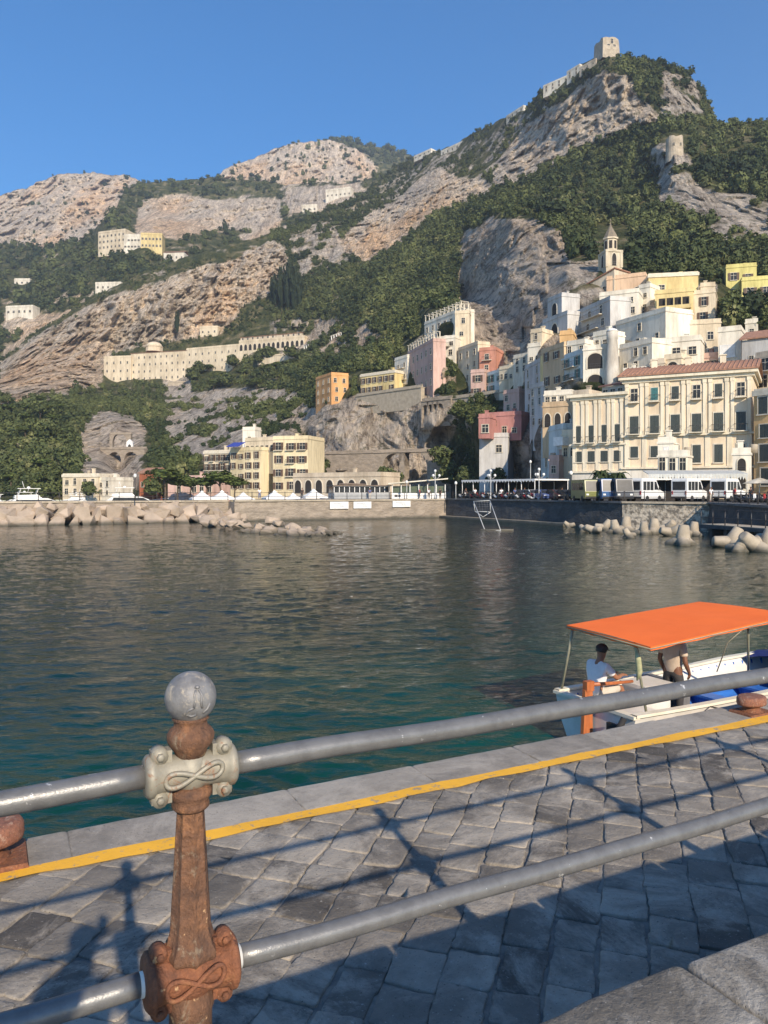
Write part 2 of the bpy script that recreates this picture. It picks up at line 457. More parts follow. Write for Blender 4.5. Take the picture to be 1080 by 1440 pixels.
# ---- middle row on the rock shelf
hs('house', 'isolated orange house with brown shaded side on the rock shelf', 'house', 466, 490, 528, 567, 265, 268, 14, ORANGE, (3, 2, 3), (1.0, 1.5), 'dark', 'flat')
hs('house', 'low yellow house row with cream cornice on the rock shelf', 'house', 507, 555, 524, 554, 256, 246, 9, YEL, (2, 6, 2), (1.1, 1.8), 'brown', 'band')
hs('house', 'narrow white house between the yellow row and the long pink house', 'house', 555, 573, 505, 554, 247, 243, 9, WHITE, (3, 2, 0), (1.1, 1.5), 'dark', 'flat', balc=1)
hs('house', 'long pink house with three rows of windows and a roof pergola', 'house', 573, 609, 480, 552, 244, 232, 9, PINK, (3, 6, 0), (1.0, 1.9), 'dark', 'flat', pergola=1)
hs('hotel', 'white stepped hotel with roof columns at the top of the shelf', 'hotel', 597, 648, 437, 480, 246, 236, 9, WHITE, (2, 6, 0), (1.3, 1.6), 'dark', 'flat', pergola=1)
hs('hotel', 'tall cream hotel end block below the shaded cliff', 'hotel', 640, 660, 441, 476, 234, 233, 8, CREAM, (2, 1, 1), (1.1, 1.6), 'dark', 'flat', pergola=1)
hs('house', 'white house with terrace below the stepped hotel', 'house', 608, 640, 477, 503, 234, 230, 7, WHITE, (2, 3, 0), (1.2, 1.6), 'dark', 'flat', balc=1)
hs('house', 'tall pale cream house right of the rocky gap', 'house', 644, 672, 484, 556, 224, 219, 9, CREAM, (4, 3, 0), (1.1, 1.7), 'dark', 'flat')
hs('house', 'coral red house with a small balcony beside the tall cream house', 'house', 674, 697, 493, 526, 217, 215, 8, CORAL, (2, 1, 2), (1.1, 1.6), 'dark', 'flat', balc=1)
hs('house', 'pink narrow house below the coral house', 'house', 662, 681, 524, 557, 214, 212, 6, PINK, (2, 1, 0), (1.4, 1.8), 'brown', 'flat')
hs('house', 'pale turquoise house with green shutters on the rock shelf', 'house', 680, 706, 523, 554, 211, 208, 7, PALEB, (2, 3, 0), (1.2, 1.7), 'teal', 'flat')
hs('house', 'small low white house beside the pale turquoise house', 'house', 705, 720, 534, 556, 206, 204, 6, WHITE, (1, 3, 0), (0.8, 1.2), 'dark', 'flat')
hs('house', 'dusky pink house hanging over the dark gully', 'house', 719, 738, 523, 580, 196, 192, 7, PINK, (3, 2, 0), (1.0, 1.7), 'dark', 'flat')
hs('villa', 'rose red villa with corner tower over the harbour road', 'villa', 686, 733, 585, 616, 172, 168, 8, ROSE, (1, 3, 1), (1.1, 1.5), 'dark', 'flat', sink=.6)
hs('villa', 'grey white villa storey with an arched window under the rose red villa', 'villa', 674, 714, 615, 690, 169, 167, 8, GREY, (1, 2, 1), (1.3, 2.0), 'dark', 'flat', blanklow=1)
hs('villa', 'rose red corner tower room of the villa by the gully', 'villa', 673, 689, 588, 614, 166, 165, 5, ROSE, (1, 1, 1), (1.3, 1.7), 'dark', 'flat', sink=.4)
# ---- convent hotel on the cliff
hs('convent', 'square west block of the long cream convent on the cliff', 'convent', 146, 184, 503, 537, 560, 556, 18, CREAM, (3, 4, 0), (1.1, 1.8), 'dark', 'flat')
hs('convent', 'long cream main range of the convent under the pink cliff', 'convent', 184, 262, 493, 535, 558, 545, 18, CREAM, (4, 10, 0), (1.0, 1.6), 'dark', 'tile', lowroof=1)
hs('convent', 'middle range of the convent with parapet above the pine grove', 'convent', 262, 336, 486, 522, 545, 528, 18, CREAM, (3, 8, 0), (1.0, 1.6), 'dark', 'flat')
hs('convent', 'east range of the convent with an open arcade along the terrace', 'convent', 336, 428, 474, 492, 528, 510, 14, CREAM, (1, 14, 0), (2.6, 4.2), 'arch', 'flat')
hs('convent', 'low white rooms row on the roof of the convent east range', 'convent', 338, 424, 468, 476, 540, 522, 8, BEIGE, (1, 12, 0), (1.3, 1.6), 'dark', 'tile', lowroof=1)
hs('house', 'small cream garden house on the green ledge over the convent', 'house', 281, 306, 461, 470, 575, 572, 8, CREAM, (1, 3, 0), (1.2, 1.6), 'dark', 'flat')
# ---- harbour front hotel
hs('hotel', 'low left wing of the yellow harbour hotel behind the pines', 'hotel', 287, 324, 638, 690, 212, 208, 9, CREAM, (4, 5, 0), (1.0, 1.7), 'brown', 'band', balcs=1)
hs('hotel', 'middle wing of the yellow harbour hotel with a blue roof awning', 'hotel', 324, 366, 634, 690, 205, 200, 9, (.76, .66, .44), (4, 4, 0), (1.0, 1.6), 'brown', 'flat', awning=1)
hs('hotel', 'upper set back storey of the yellow harbour hotel', 'hotel', 345, 386, 620, 640, 207, 202, 8, CREAM, (1, 6, 0), (1.1, 1.7), 'dark', 'flat', noctrl=1)
hs('hotel', 'tall right block of the yellow harbour hotel with brown windows', 'hotel', 384, 433, 618, 692, 198, 195, 11, (.76, .66, .44), (4, 3, 2), (1.4, 1.7), 'brown', 'flat', balcs=1)
hs('house', 'white water tank room on the hotel roof', 'house', 341, 359, 605, 624, 214, 213, 4, WHITE, (1, 1, 0), (0.8, 1.1), 'dark', 'flat', noctrl=1)
hs('arcade_building', 'low cream building with arched doors behind the restaurant', 'arcade building', 412, 535, 670, 697, 172, 160, 8, BEIGE, (1, 8, 0), (2.0, 3.0), 'arch', 'flat', noctrl=1)
hs('house', 'low pink building under the pines beside the white tents', 'house', 236, 300, 674, 697, 190, 186, 8, PINK, (1, 6, 0), (1.2, 2.0), 'dark', 'flat')
hs('house', 'low pale yellow harbour house among trees behind the yachts', 'house', 88, 138, 671, 698, 205, 202, 9, CREAM, (2, 4, 0), (1.0, 1.5), 'dark', 'band')
hs('house', 'white end house beside the pale yellow harbour house', 'house', 138, 155, 676, 698, 203, 201, 8, WHITE, (2, 2, 0), (0.9, 1.4), 'dark', 'flat')
hs('house', 'small red brick house half hidden by pines at the marina', 'house', 196, 216, 666, 690, 222, 220, 7, (0.42, 0.15, 0.08), (1, 2, 0), (1.0, 1.4), 'dark', 'tile')
# ---- high up
hs('hotel', 'left wing of the white cliff edge hotel with balconies', 'hotel', 138, 176, 324, 350, 800, 790, 16, CREAM, (3, 7, 0), (1.8, 2.2), 'dark', 'flat', lay='M')
hs('hotel', 'low curved middle of the cliff edge hotel with dark bands', 'hotel', 174, 202, 332, 350, 786, 786, 16, WHITE, (2, 6, 0), (2.4, 1.8), 'dark', 'flat', lay='M')
hs('hotel', 'yellow right wing of the cliff edge hotel', 'hotel', 198, 228, 330, 349, 784, 786, 16, YEL, (2, 6, 0), (1.7, 2.2), 'dark', 'flat', lay='M')
hs('house', 'white house on the brow right of the cliff edge hotel', 'house', 230, 259, 355, 366, 770, 768, 12, WHITE, (1, 4, 0), (1.5, 2.0), 'dark', 'tile', lay='M')
hs('house', 'white house at the head of the tan cliff', 'house', 134, 170, 399, 407, 735, 733, 12, WHITE, (1, 5, 0), (1.5, 2.0), 'dark', 'flat', lay='M')
hs('house', 'white flat house on the green slope at the left edge', 'house', 8, 46, 432, 442, 760, 756, 12, WHITE, (1, 5, 0), (2.0, 2.2), 'dark', 'flat', lay='M')
hs('house', 'tiny white house alone on the dark slope at the left', 'house', 20, 42, 394, 400, 900, 900, 12, WHITE, (1, 3, 0), (1.8, 2.0), 'dark', 'flat', lay='M')
hs('house', 'white terrace house under the grey crags in the middle', 'house', 458, 494, 265, 277, 1000, 990, 10, WHITE, (1, 6, 0), (1.8, 2.2), 'dark', 'flat', lay='M')
hs('house', 'white cottage just below the pale crag terraces', 'house', 424, 446, 290, 297, 980, 978, 10, WHITE, (1, 3, 0), (2.2, 2.4), 'dark', 'flat', lay='M')
hs('house', 'long white house on the ridge between two slopes', 'house', 620, 660, 196, 211, 800, 770, 14, WHITE, (1, 6, 0), (2.0, 2.4), 'dark', 'flat')
hs('house', 'small white house on the ridge left of the long white house', 'house', 582, 606, 211, 219, 870, 850, 12, WHITE, (1, 4, 0), (2.0, 2.4), 'dark', 'flat')
hs('house', 'white house on the ridge where the slope steepens', 'house', 712, 736, 150, 163, 630, 612, 10, WHITE, (1, 4, 0), (1.5, 2.0), 'dark', 'flat')
hs('house', 'lower white house on the ridge below the ruined summit tower', 'house', 764, 800, 107, 124, 520, 506, 10, WHITE, (2, 4, 0), (1.2, 1.7), 'dark', 'flat')
hs('house', 'upper white house on the ridge below the ruined summit tower', 'house', 797, 815, 92, 108, 495, 486, 8, WHITE, (2, 2, 0), (1.2, 1.7), 'dark', 'flat')
hs('house', 'pale low wall house joined to the summit tower foot', 'house', 815, 838, 84, 96, 474, 464, 6, BEIGE, (1, 3, 0), (1.0, 1.3), 'dark', 'flat')

# walls turned towards the left catch no sun in the morning
SHADE = {'grey white shaded house with balconies': (180, 163, 5), 'long pink house with three': (250, 227, 4), 'narrow white house between': (254, 247, 6), 'long cream church wall': (200, 186, 6),
 'pale blue house with green shuttered': (152, 144, 5), 'tall tan house with a yellow': (160, 151, 6), 'grey stepped house against': (176, 164, 5), 'dusky pink house': (201, 191, 4),
 'tall pale cream house right': (230, 219, 4), 'white stepped hotel': (255, 235, 5), 'pale turquoise house with': (215, 206, 5), 'blue shaded tall house': (141, 131, 6), 'narrow shaded building with one tall': (184, 174, 6),
 'small shaded gable': (189, 183, 5), 'big blank white house': (162, 149, 7), 'white house with small windows and a low': (145, 138, 7)}
for h in H:
    for k_, v_ in SHADE.items():
        if h['label'].startswith(k_): h['D0'], h['D1'], h['dep'] = v_
# palace facade (its own builder)
PAL = dict(px0=878, px1=1058, D0=118.5, D1=110.0)
PALW = dict(px0=805, px1=878, D0=123.5, D1=118.7)

# ================================================================== TERRAIN
CTRL = [(-260,700,250),(-130,700,245),(0,702,245),(100,702,245),(200,702,262),(300,702,245),(440,697,225),(540,697,222),(620,697,215),(660,697,200),(700,697,188),(740,697,172),
 (-260,640,300),(0,640,280),(60,600,305),(110,640,300),(165,660,322),(165,632,330),(165,600,342),(230,640,315),(300,625,320),(380,605,320),(425,620,300),(440,640,240),(440,600,252),(500,620,232),(540,600,240),(620,610,232),(660,620,214),(690,650,192),(650,660,204),(740,640,166),(740,600,172),(765,640,158),
 (-260,560,420),(0,560,395),(60,545,450),(150,543,545),(250,545,530),(330,535,500),(400,540,430),(440,556,330),(430,590,300),
 (0,520,590),(100,490,590),(430,490,500),(480,500,420),(540,490,340),(580,470,310),(-150,540,560),
 (100,440,640),(200,420,605),(300,400,612),(380,400,605),(420,420,570),(500,420,480),(580,420,390),(640,400,400),(652,420,405),(652,480,352),(700,400,288),(700,470,262),(720,390,272),(740,390,262),(740,470,230),(770,400,232),(770,430,210),(790,370,248),(850,360,232),(950,370,224),(1060,360,222),(1250,370,210),
 (220,390,640),(300,355,655),(380,335,690),(450,330,690),(500,350,600),(560,340,540),(620,330,465),(650,330,440),(720,310,318),(780,312,278),(850,320,300),(940,330,285),(1000,330,262),(1080,330,252),(1250,330,240),
 (490,290,800),(530,265,880),(570,270,760),(620,260,620),(680,260,540),(740,250,470),(800,240,430),(860,240,400),(915,240,380),(945,250,322),(948,218,332),(1010,260,312),(1080,250,305),(1250,260,290),
 (560,236,980),(590,224,900),(640,210,790),(700,180,665),(750,152,570),(800,118,500),(850,88,452),(905,88,440),(960,105,428),(990,150,415),(1010,182,395),(1080,175,385),(1330,200,360),(860,150,432),(790,180,468),(920,170,400),
 (900,690,142),(1080,690,128),(1330,690,112),(800,690,150),(1200,500,135),(1330,500,130),(1040,440,168),(1150,440,160)]
SKY_H = [(-270,650),(-60,562),(0,512),(30,486),(80,450),(150,412),(210,380),(300,352),(380,330),(440,308),(490,285),(530,262),(560,236),(590,222),(640,206),(700,172),(740,156),(764,124),(800,107),(815,95),(838,84),(870,82),(905,86),(960,101),(985,125),(1003,160),(1010,180),(1080,172),(1350,200)]
for h in H:
    if h.get('lay') == 'M' or h.get('noctrl'): continue
    pm = (h['px0'] + h['px1']) / 2; dm = (h['D0'] + h['D1']) / 2
    w = h['px1'] - h['px0']
    xs = [pm] if w < 45 else [h['px0'] + w * .2, h['px1'] - w * .2]
    for x in xs:
        dd = h['D0'] + (h['D1'] - h['D0']) * (x - h['px0']) / w
        if h['yb'] < 685: CTRL.append((x, h['yb'] + 1, dd + 1.2))
        if h['yt'] > 220: CTRL.append((x, h['yt'] + 3, dd + h['dep'] * 1.0 + 4))
for q in (PAL, PALW):
    for k in (0.15, 0.5, 0.85):
        x = q['px0'] + (q['px1'] - q['px0']) * k
        dd = q['D0'] + (q['D1'] - q['D0']) * k
        CTRL.append((x, 690, dd + 6)); CTRL.append((x, 545, dd + 19))

CTRL += [(345,675,240),(376,660,238),(400,682,238),(320,655,245),(430,660,232),(480,672,224)]
CTRL += [(505,561,252),(550,561,243),(588,561,233),(612,600,214),(640,564,215),(680,562,208),(712,562,201),(460,572,262)]
CALM = [(495,600,548,570),(588,640,555,605),(634,722,548,570),(140,206,600,640),(355,420,495,515),(232,272,532,562),(835,872,50,95),(935,965,190,235)]
def make_rbf(ctrl, smooth=2.0):
    c = np.array(ctrl, float)
    xy = c[:, :2] / 100.0; v = np.log(c[:, 2])
    n = len(c)
    d = np.sqrt(((xy[:, None] - xy[None]) ** 2).sum(-1))
    A = np.zeros((n + 3, n + 3)); A[:n, :n] = -d
    A[:n, :n] += np.eye(n) * (smooth * 0.01)
    A[:n, n] = 1; A[:n, n + 1:] = xy; A[n, :n] = 1; A[n + 1:, :n] = xy.T
    b = np.zeros(n + 3); b[:n] = v
    w = np.linalg.solve(A, b)
    def f(px, py):
        out = np.empty(len(px))
        for i in range(0, len(px), 20000):
            q = np.stack([px[i:i + 20000], py[i:i + 20000]], 1) / 100.0
            dd = np.sqrt(((q[:, None] - xy[None]) ** 2).sum(-1))
            out[i:i + 20000] = -dd @ w[:n] + w[n] + q @ w[n + 1:]
        return np.exp(out)
    return f

depth_H = make_rbf(CTRL)

def smooth01(x): x = np.clip(x, 0, 1); return x * x * (3 - 2 * x)

def soft_mask(px, py, polys, W=None):
    """rock share from polygons with a soft ragged edge"""
    m = np.zeros(len(px))
    for val, poly in polys:
        acc = np.zeros(len(px))
        for ox, oy in ((0, 0), (7, 0), (-7, 0), (0, 7), (0, -7), (5, 5), (-5, 5), (5, -5), (-5, -5)):
            acc += in_poly(px + ox, py + oy, poly)
        m = np.maximum(m, acc / 9.0 * val)
    return m

ROCK_H = [
 (1.0, [(0,512),(60,468),(150,420),(250,388),(340,358),(392,335),(412,370),(385,410),(345,428),(312,470),(240,480),(190,490),(150,500),(140,545),(60,555),(0,578)]),
 (0.95, [(690,240),(735,180),(800,135),(830,106),(885,100),(897,130),(932,168),(900,182),(850,198),(800,225),(745,245),(700,270)]),
 (0.95, [(478,335),(520,300),(556,282),(590,250),(612,232),(640,248),(690,255),(690,272),(650,288),(612,302),(575,330),(540,355),(500,370),(485,352)]),
 (1.0, [(652,330),(690,308),(750,308),(792,330),(800,372),(850,362),(842,388),(792,412),(778,460),(764,500),(742,545),(700,535),(664,500),(648,440),(648,380)]),
 (0.95, [(430,580),(470,566),(520,552),(600,555),(645,560),(640,600),(625,640),(640,700),(425,700),(438,640)]),
 (0.9, [(715,580),(770,570),(770,700),(705,700)]),
 (0.62, [(915,200),(965,205),(985,260),(1090,280),(1090,345),(1020,352),(962,305),(925,290)]),
 (0.58, [(225,560),(300,540),(440,545),(440,650),(230,650)]),
 (0.9, [(606,500),(642,500),(640,545),(612,552)]),
 (.85, [(112,604),(132,578),(152,572),(168,582),(196,586),(207,602),(200,640),(206,668),(188,700),(120,700),(108,650)]),
 (0.62, [(925,95),(985,110),(990,165),(930,160)]),
 (0.80, [(228,530),(275,530),(272,565),(232,562)]),
 (0.36, [(560,236),(640,206),(750,150),(840,92),(838,130),(700,240),(640,300),(560,330),(480,360),(470,300)]),
 (0.55, [(400,330),(470,300),(500,360),(420,400)]),
 (0.5, [(380,445),(500,445),(560,480),(470,510),(380,500)]),
 (0.60, [(820,400),(1010,395),(1010,520),(760,560),(760,440)]),
]
M_POLYS = [(1.0, [(195,285),(250,272),(310,282),(395,276),(395,325),(300,322),(240,335),(190,330)]),
 (0.75, [(395,258),(480,255),(520,262),(480,300),(400,305)]),
 (0.62, [(330,325),(480,300),(520,330),(480,400),(340,400)]),
 (0.6, [(0,440),(60,430),(120,400),(160,410),(60,470),(0,510)]),
 (0.55, [(180,330),(230,330),(230,350),(180,345)])]
CTRL_M = [(-260,480,760),(0,500,720),(100,470,720),(0,440,780),(0,400,880),(0,350,1050),(-260,380,1000),(100,380,850),(130,330,1000),(180,345,815),(220,350,810),(260,340,830),(300,345,860),
 (190,300,1080),(250,300,1080),(320,300,1090),(390,300,1060),(190,262,1150),(300,255,1180),(390,258,1160),(330,325,980),(400,330,900),(460,340,820),(450,300,980),(480,270,1010),(440,258,1120),(500,255,1060),(560,240,1000),(620,230,950),(520,300,900),(600,300,820),
 (300,420,760),(450,420,700),(300,520,660),(600,420,640),(600,520,560),(-260,560,680)]
SKY_M = [(-270,400),(-60,360),(0,346),(60,352),(110,340),(135,322),(160,302),(172,275),(186,262),(230,257),(300,253),(385,256),(400,263),(450,258),(490,262),(520,252),(560,240),(620,232)]
CTRL_A = [(-260,440,1100),(0,440,1000),(200,440,1000),(340,440,1050),(-260,340,1380),(0,345,1300),(60,345,1260),(130,345,1220),(200,340,1250),(330,330,1350),(0,310,1420),(100,300,1400),(180,300,1400),(-260,300,1500),(0,280,1520),(70,252,1560),(130,248,1580),(190,250,1580),(260,262,1700),(360,262,1800)]
SKY_A = [(-270,305),(-100,292),(0,278),(34,268),(52,258),(72,250),(100,246),(130,246),(160,247),(190,252),(212,262),(250,264),(300,262),(370,266)]
POLY_A = [(0.97, [(-270,290),(0,270),(70,240),(190,240),(205,270),(175,300),(150,330),(70,332),(45,320),(20,345),(-270,380)]), (0.7, [(-270,300),(400,300),(400,360),(-270,420)])]
CTRL_B = [(280,330,1500),(400,330,1450),(600,330,1450),(300,262,1800),(330,240,1880),(400,250,1800),(400,208,1960),(460,202,2000),(460,250,1820),(520,240,1900),(580,245,1950),(620,260,1900)]
SKY_B = [(270,275),(300,262),(314,242),(335,230),(360,223),(385,210),(410,204),(440,200),(465,200),(490,208),(515,220),(545,232),(580,238),(640,258)]
POLY_B = [(0.97, [(270,290),(310,235),(400,195),(470,195),(505,212),(530,232),(525,250),(470,262),(400,265),(300,270)])]
CTRL_B = [(a, b_, d * .78) for a, b_, d in CTRL_B]
CTRL_C = [(420,300,2300),(700,300,2300),(440,220,2500),(465,200,2600),(540,212,2600),(600,235,2600),(700,270,2500)]
CTRL_C = [(a, b_, d * .66) for a, b_, d in CTRL_C]
SKY_C = [(410,240),(440,210),(465,198),(490,199),(520,207),(550,212),(580,222),(620,240),(700,280)]

TERR = {}
def terrain(key, name, ctrl_f, sky, polys, px0, px1, step, nrow, ybase, amp, seed, crest=1.0, fs=1.0):
    xs = np.arange(px0, px1 + 0.1, step)
    sx = np.interp(xs, [p[0] for p in sky], [p[1] for p in sky])
    jag = (fbm(np.stack([xs * 0.045, xs * 0, xs * 0 + seed], 1), 4, seed) + .45) * 4.5 * crest
    jag += np.abs(fbm(np.stack([xs * 0.16, xs * 0, xs * 0 + seed + 9], 1), 2, seed)) * 3.5 * crest
    sx = sx - jag
    t = np.linspace(0, 1, nrow)
    PX = np.tile(xs, (nrow, 1)); PY = ybase + (sx[None, :] - ybase) * t[:, None]
    d = ctrl_f(PX.ravel(), PY.ravel())
    X = (PX.ravel() - 540) / F * d; Z = HC - (PY.ravel() - HY) / F * d
    W = np.stack([X, d, Z], 1)
    rk = np.maximum(soft_mask(PX.ravel(), PY.ravel(), polys), .17)
    # relief: steep ribs and gullies in the rock, softer lumps under the woods (moves points along their line of sight -> real depth)
    sc_ = 1.0 / (26.0 * fs)
    wv = W + 9 * fs * np.stack([fbm(W * sc_ * 1.3, 3, seed + 50), fbm(W * sc_ * 1.3, 3, seed + 51), fbm(W * sc_ * 1.3, 3, seed + 52)], 1)
    rid = ridged(wv * np.array([sc_, sc_ * .10, sc_ * 0.22]), 5, seed) - 0.62
    cr2 = ridged(wv * np.array([sc_ * 3.0, sc_ * .45, sc_ * .95]), 4, seed + 5, .62) - 0.62
    cr3 = ridged(wv * np.array([sc_ * 8, sc_ * 1.4, sc_ * 3.4]), 3, seed + 6, .65) - 0.62
    zz = W[:, 2] / (17.0 * fs) + 1.5 * fbm(W * np.array([sc_ * .6, sc_ * .2, sc_ * .3]), 4, seed + 8)
    sw = zz - np.floor(zz); led = np.where(sw < .8, sw / .8, (1 - sw) / .2) - .5
    lum = fbm(W * sc_ * 0.7, 4, seed + 3)
    fade = smooth01(t * 12)[:, None].repeat(len(xs), 1).ravel()
    rel = (rk * (rid * 2.4 + cr2 * 1.6 + cr3 * .95 + led * .36) + (1 - rk) * (lum * 0.8 + 0.7 * rid + .35 * cr2)) * amp * fade
    if key in 'HM':                      # keep it calm where the houses stand
        calm = np.ones(len(d))
        for h in H:
            bx = (PX.ravel() > h['px0'] - 12) & (PX.ravel() < h['px1'] + 12) & (PY.ravel() > h['yt'] - 8) & (PY.ravel() < h['yb'] + 10)
            calm[bx] = 0.2
        for (a_, b_, c_, d_) in CALM: calm[(PX.ravel() > a_) & (PX.ravel() < b_) & (PY.ravel() > c_) & (PY.ravel() < d_)] = .15
        calm[(PX.ravel() > 770) & (PY.ravel() > 470)] = 0.15
        rel *= calm
    d2 = d * np.exp(-rel)
    W = np.stack([(PX.ravel() - 540) / F * d2, d2, HC - (PY.ravel() - HY) / F * d2], 1)
    nz = fbm(W * sc_ * 2.5, 4, seed + 21)
    rock = smooth01((rk + nz * 0.55 - 0.36) / 0.16)
    # back slope behind the crest so that the ridge has a far side
    back = []
    L = W[-len(xs):]
    for k in range(1, 7):
        b = L.copy(); g = 1 + 0.035 * k
        b[:, 0] *= g; b[:, 1] *= g
        b[:, 2] = L[:, 2] - (L[:, 2] + 5) * (k / 6.0) ** 1.3
        back.append(b)
    V = np.concatenate([W] + back)
    rk_all = np.concatenate([rock] + [rock[-len(xs):] * 0] * 6)
    wm = soft_mask(PX.ravel(), PY.ravel(), [(.8, ROCK_H[0][1]), (1.0, ROCK_H[1][1]), (1.0, ROCK_H[2][1])]) if key == 'H' else np.full(len(rock), .55)
    wm_all = np.concatenate([wm] + [rock[-len(xs):] * 0] * 6)
    nr, nc = nrow + 6, len(xs)
    ii = (np.arange(nr - 1)[:, None] * nc + np.arange(nc - 1)[None]).ravel()
    quads = np.stack([ii, ii + 1, ii + nc + 1, ii + nc], 1)
    me = np_mesh(name, V, quads, M['land'], True, {'rock': rk_all, 'warm': wm_all})
    o = link_mesh(name, me)
    tag(o, kind='structure')
    TERR[key] = dict(px=PX.ravel(), py=PY.ravel(), W=W, rock=rock, rk=rk, nc=nc)
    return o

# land material: bare limestone where 'rock', scrub-covered soil elsewhere
def land_mat():
    m, nt, b = new_mat('limestone_and_scrub')
    b.inputs['Roughness'].default_value = 0.95
    b.inputs['Specular IOR Level'].default_value = 0.1
    at = nt.nodes.new('ShaderNodeAttribute'); at.attribute_name = 'rock'
    vbig = coords(nt, (1, .25, 0.5), True)
    vstreak = coords(nt, (1, .07, 0.17), True)
    big = noise(nt, vbig, 0.016, 6, 0.6)
    st = noise(nt, vstreak, 0.17, 8, 0.76, 0.6)
    fine = noise(nt, coords(nt, (1, .2, 0.7), True), 0.55, 8, 0.78)
    aw = nt.nodes.new('ShaderNodeAttribute'); aw.attribute_name = 'warm'
    grey = ramp(nt, big, [(0.32, (0.50, 0.47, 0.43)), (0.50, (0.66, 0.60, 0.52)), (0.66, (0.70, 0.58, 0.45))])
    base = ramp(nt, big, [(0.30, (0.66, 0.60, 0.52)), (0.48, (0.84, 0.72, 0.57)), (0.64, (0.90, 0.64, 0.41))])
    base = mix(nt, aw.outputs['Fac'], grey, base)
    stc = ramp(nt, st, [(0.31, (0.40, 0.38, 0.37)), (0.43, (0.86, 0.84, 0.82)), (0.60, (1.18, 1.14, 1.08))])
    rockc = mix(nt, 1.0, base, stc, 'MULTIPLY')
    fc = ramp(nt, fine, [(0.34, (0.46, 0.44, 0.42)), (0.48, (.98, .98, .98)), (0.66, (1.25, 1.20, 1.15))])
    rockc = mix(nt, 0.85, rockc, fc, 'MULTIPLY')
    for sc_, k_, vv in ((.085, .030, (1, .07, .22)), (.30, .035, (1, .10, .30)), (.06, .014, (.35, .05, 1.0))):
        cn = noise(nt, coords(nt, vv, True), sc_, 6, .66, .5)
        ab = nt.nodes.new('ShaderNodeMath'); ab.operation = 'SUBTRACT'; ab.inputs[1].default_value = .5; nt.links.new(cn, ab.inputs[0])
        a2 = nt.nodes.new('ShaderNodeMath'); a2.operation = 'ABSOLUTE'; nt.links.new(ab.outputs[0], a2.inputs[0])
        rockc = mix(nt, .62, rockc, ramp(nt, a2.outputs[0], [(0.0, (.30, .27, .25)), (k_, (1, 1, 1))]), 'MULTIPLY')
    # tufts of scrub clinging to ledges
    tuft = ramp(nt, noise(nt, coords(nt, (1, .3, 1.3), True), 0.28, 7, 0.7), [(0.57, 0.0), (0.61, 1.0)])
    rockc = mix(nt, mixf(nt, tuft, 0.6), rockc, (0.075, 0.085, 0.04))
    g1 = noise(nt, coords(nt, (1, 1, 1), True), 0.09, 6, 0.7)
    grass = ramp(nt, g1, [(0.33, (0.040, 0.054, 0.022)), (0.47, (0.075, 0.088, 0.036)), (0.57, (0.16, 0.15, 0.07)), (0.68, (0.30, 0.25, 0.16))])
    c = mix(nt, at.outputs['Fac'], grass, rockc)
    nt.links.new(c, b.inputs['Base Color'])
    h = nt.nodes.new('ShaderNodeMath'); h.operation = 'ADD'
    nt.links.new(st, h.inputs[0]); nt.links.new(fine, h.inputs[1])
    nt.links.new(bump(nt, h.outputs[0], 1.0, 3.2), b.inputs['Normal'])
    return m
def mixf(nt, fac, k):
    n = nt.nodes.new('ShaderNodeMath'); n.operation = 'MULTIPLY'
    nt.links.new(fac, n.inputs[0]); n.inputs[1].default_value = k
    return n.outputs[0]
M['land'] = land_mat()

terrain('H', 'hillside', depth_H, SKY_H, ROCK_H, -260, 1340, 2.0, 400, 703, 0.025, 3, 0.9, 1.0)
for h in H:
    if h.get('lay') == 'M':
        pm = (h['px0'] + h['px1']) / 2; CTRL_M.append((pm, h['yb'] + 1, h['D0'] + 1)); CTRL_M.append((pm, h['yt'] + 2, h['D0'] + h['dep'] + 8))
terrain('M', 'hills', make_rbf(CTRL_M), SKY_M, M_POLYS, -260, 620, 2.2, 170, 540, 0.018, 11, 0.8, 2.0)
terrain('A', 'mountain', make_rbf(CTRL_A), SKY_A, POLY_A, -260, 370, 2.2, 130, 440, 0.022, 23, 1.0, 2.6)
terrain('B', 'mountain', make_rbf(CTRL_B), SKY_B, POLY_B, 270, 640, 2.2, 80, 330, 0.020, 31, 0.8, 3.2)
terrain('C', 'mountain', make_rbf(CTRL_C), SKY_C, [], 410, 700, 3.0, 50, 300, 0.010, 41, 0.5, 4.0)

# ------------------------------------------------------------------ foliage
def foliage_mat(name, dark, light, scale=0.12):
    m, nt, b = new_mat(name)
    b.inputs['Roughness'].default_value = 0.75
    b.inputs['Specular IOR Level'].default_value = 0.25
    at = nt.nodes.new('ShaderNodeAttribute'); at.attribute_name = 'tint'
    n = noise(nt, coords(nt, (1, 1, 1), True), scale * 6, 3, 0.7)
    a = mix(nt, at.outputs['Fac'], dark, light)
    nt.links.new(mix(nt, 0.32, a, ramp(nt, n, [(0.3, (0.55, 0.6, 0.5)), (0.7, (1.35, 1.3, 1.1))]), 'MULTIPLY'), b.inputs['Base Color'])
    return m
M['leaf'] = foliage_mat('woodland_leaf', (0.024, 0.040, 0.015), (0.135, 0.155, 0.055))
M['leaflight'] = foliage_mat('olive_leaf', (0.07, 0.085, 0.035), (0.21, 0.21, 0.09))
M['leafpine'] = foliage_mat('pine_needle', (0.034, 0.056, 0.016), (0.12, 0.15, 0.042))
M['leafcyp'] = foliage_mat('cypress_leaf', (0.014, 0.025, 0.011), (0.030, 0.045, 0.020))
M['leafpalm'] = foliage_mat('palm_leaf', (0.030, 0.045, 0.015), (0.08, 0.10, 0.035))

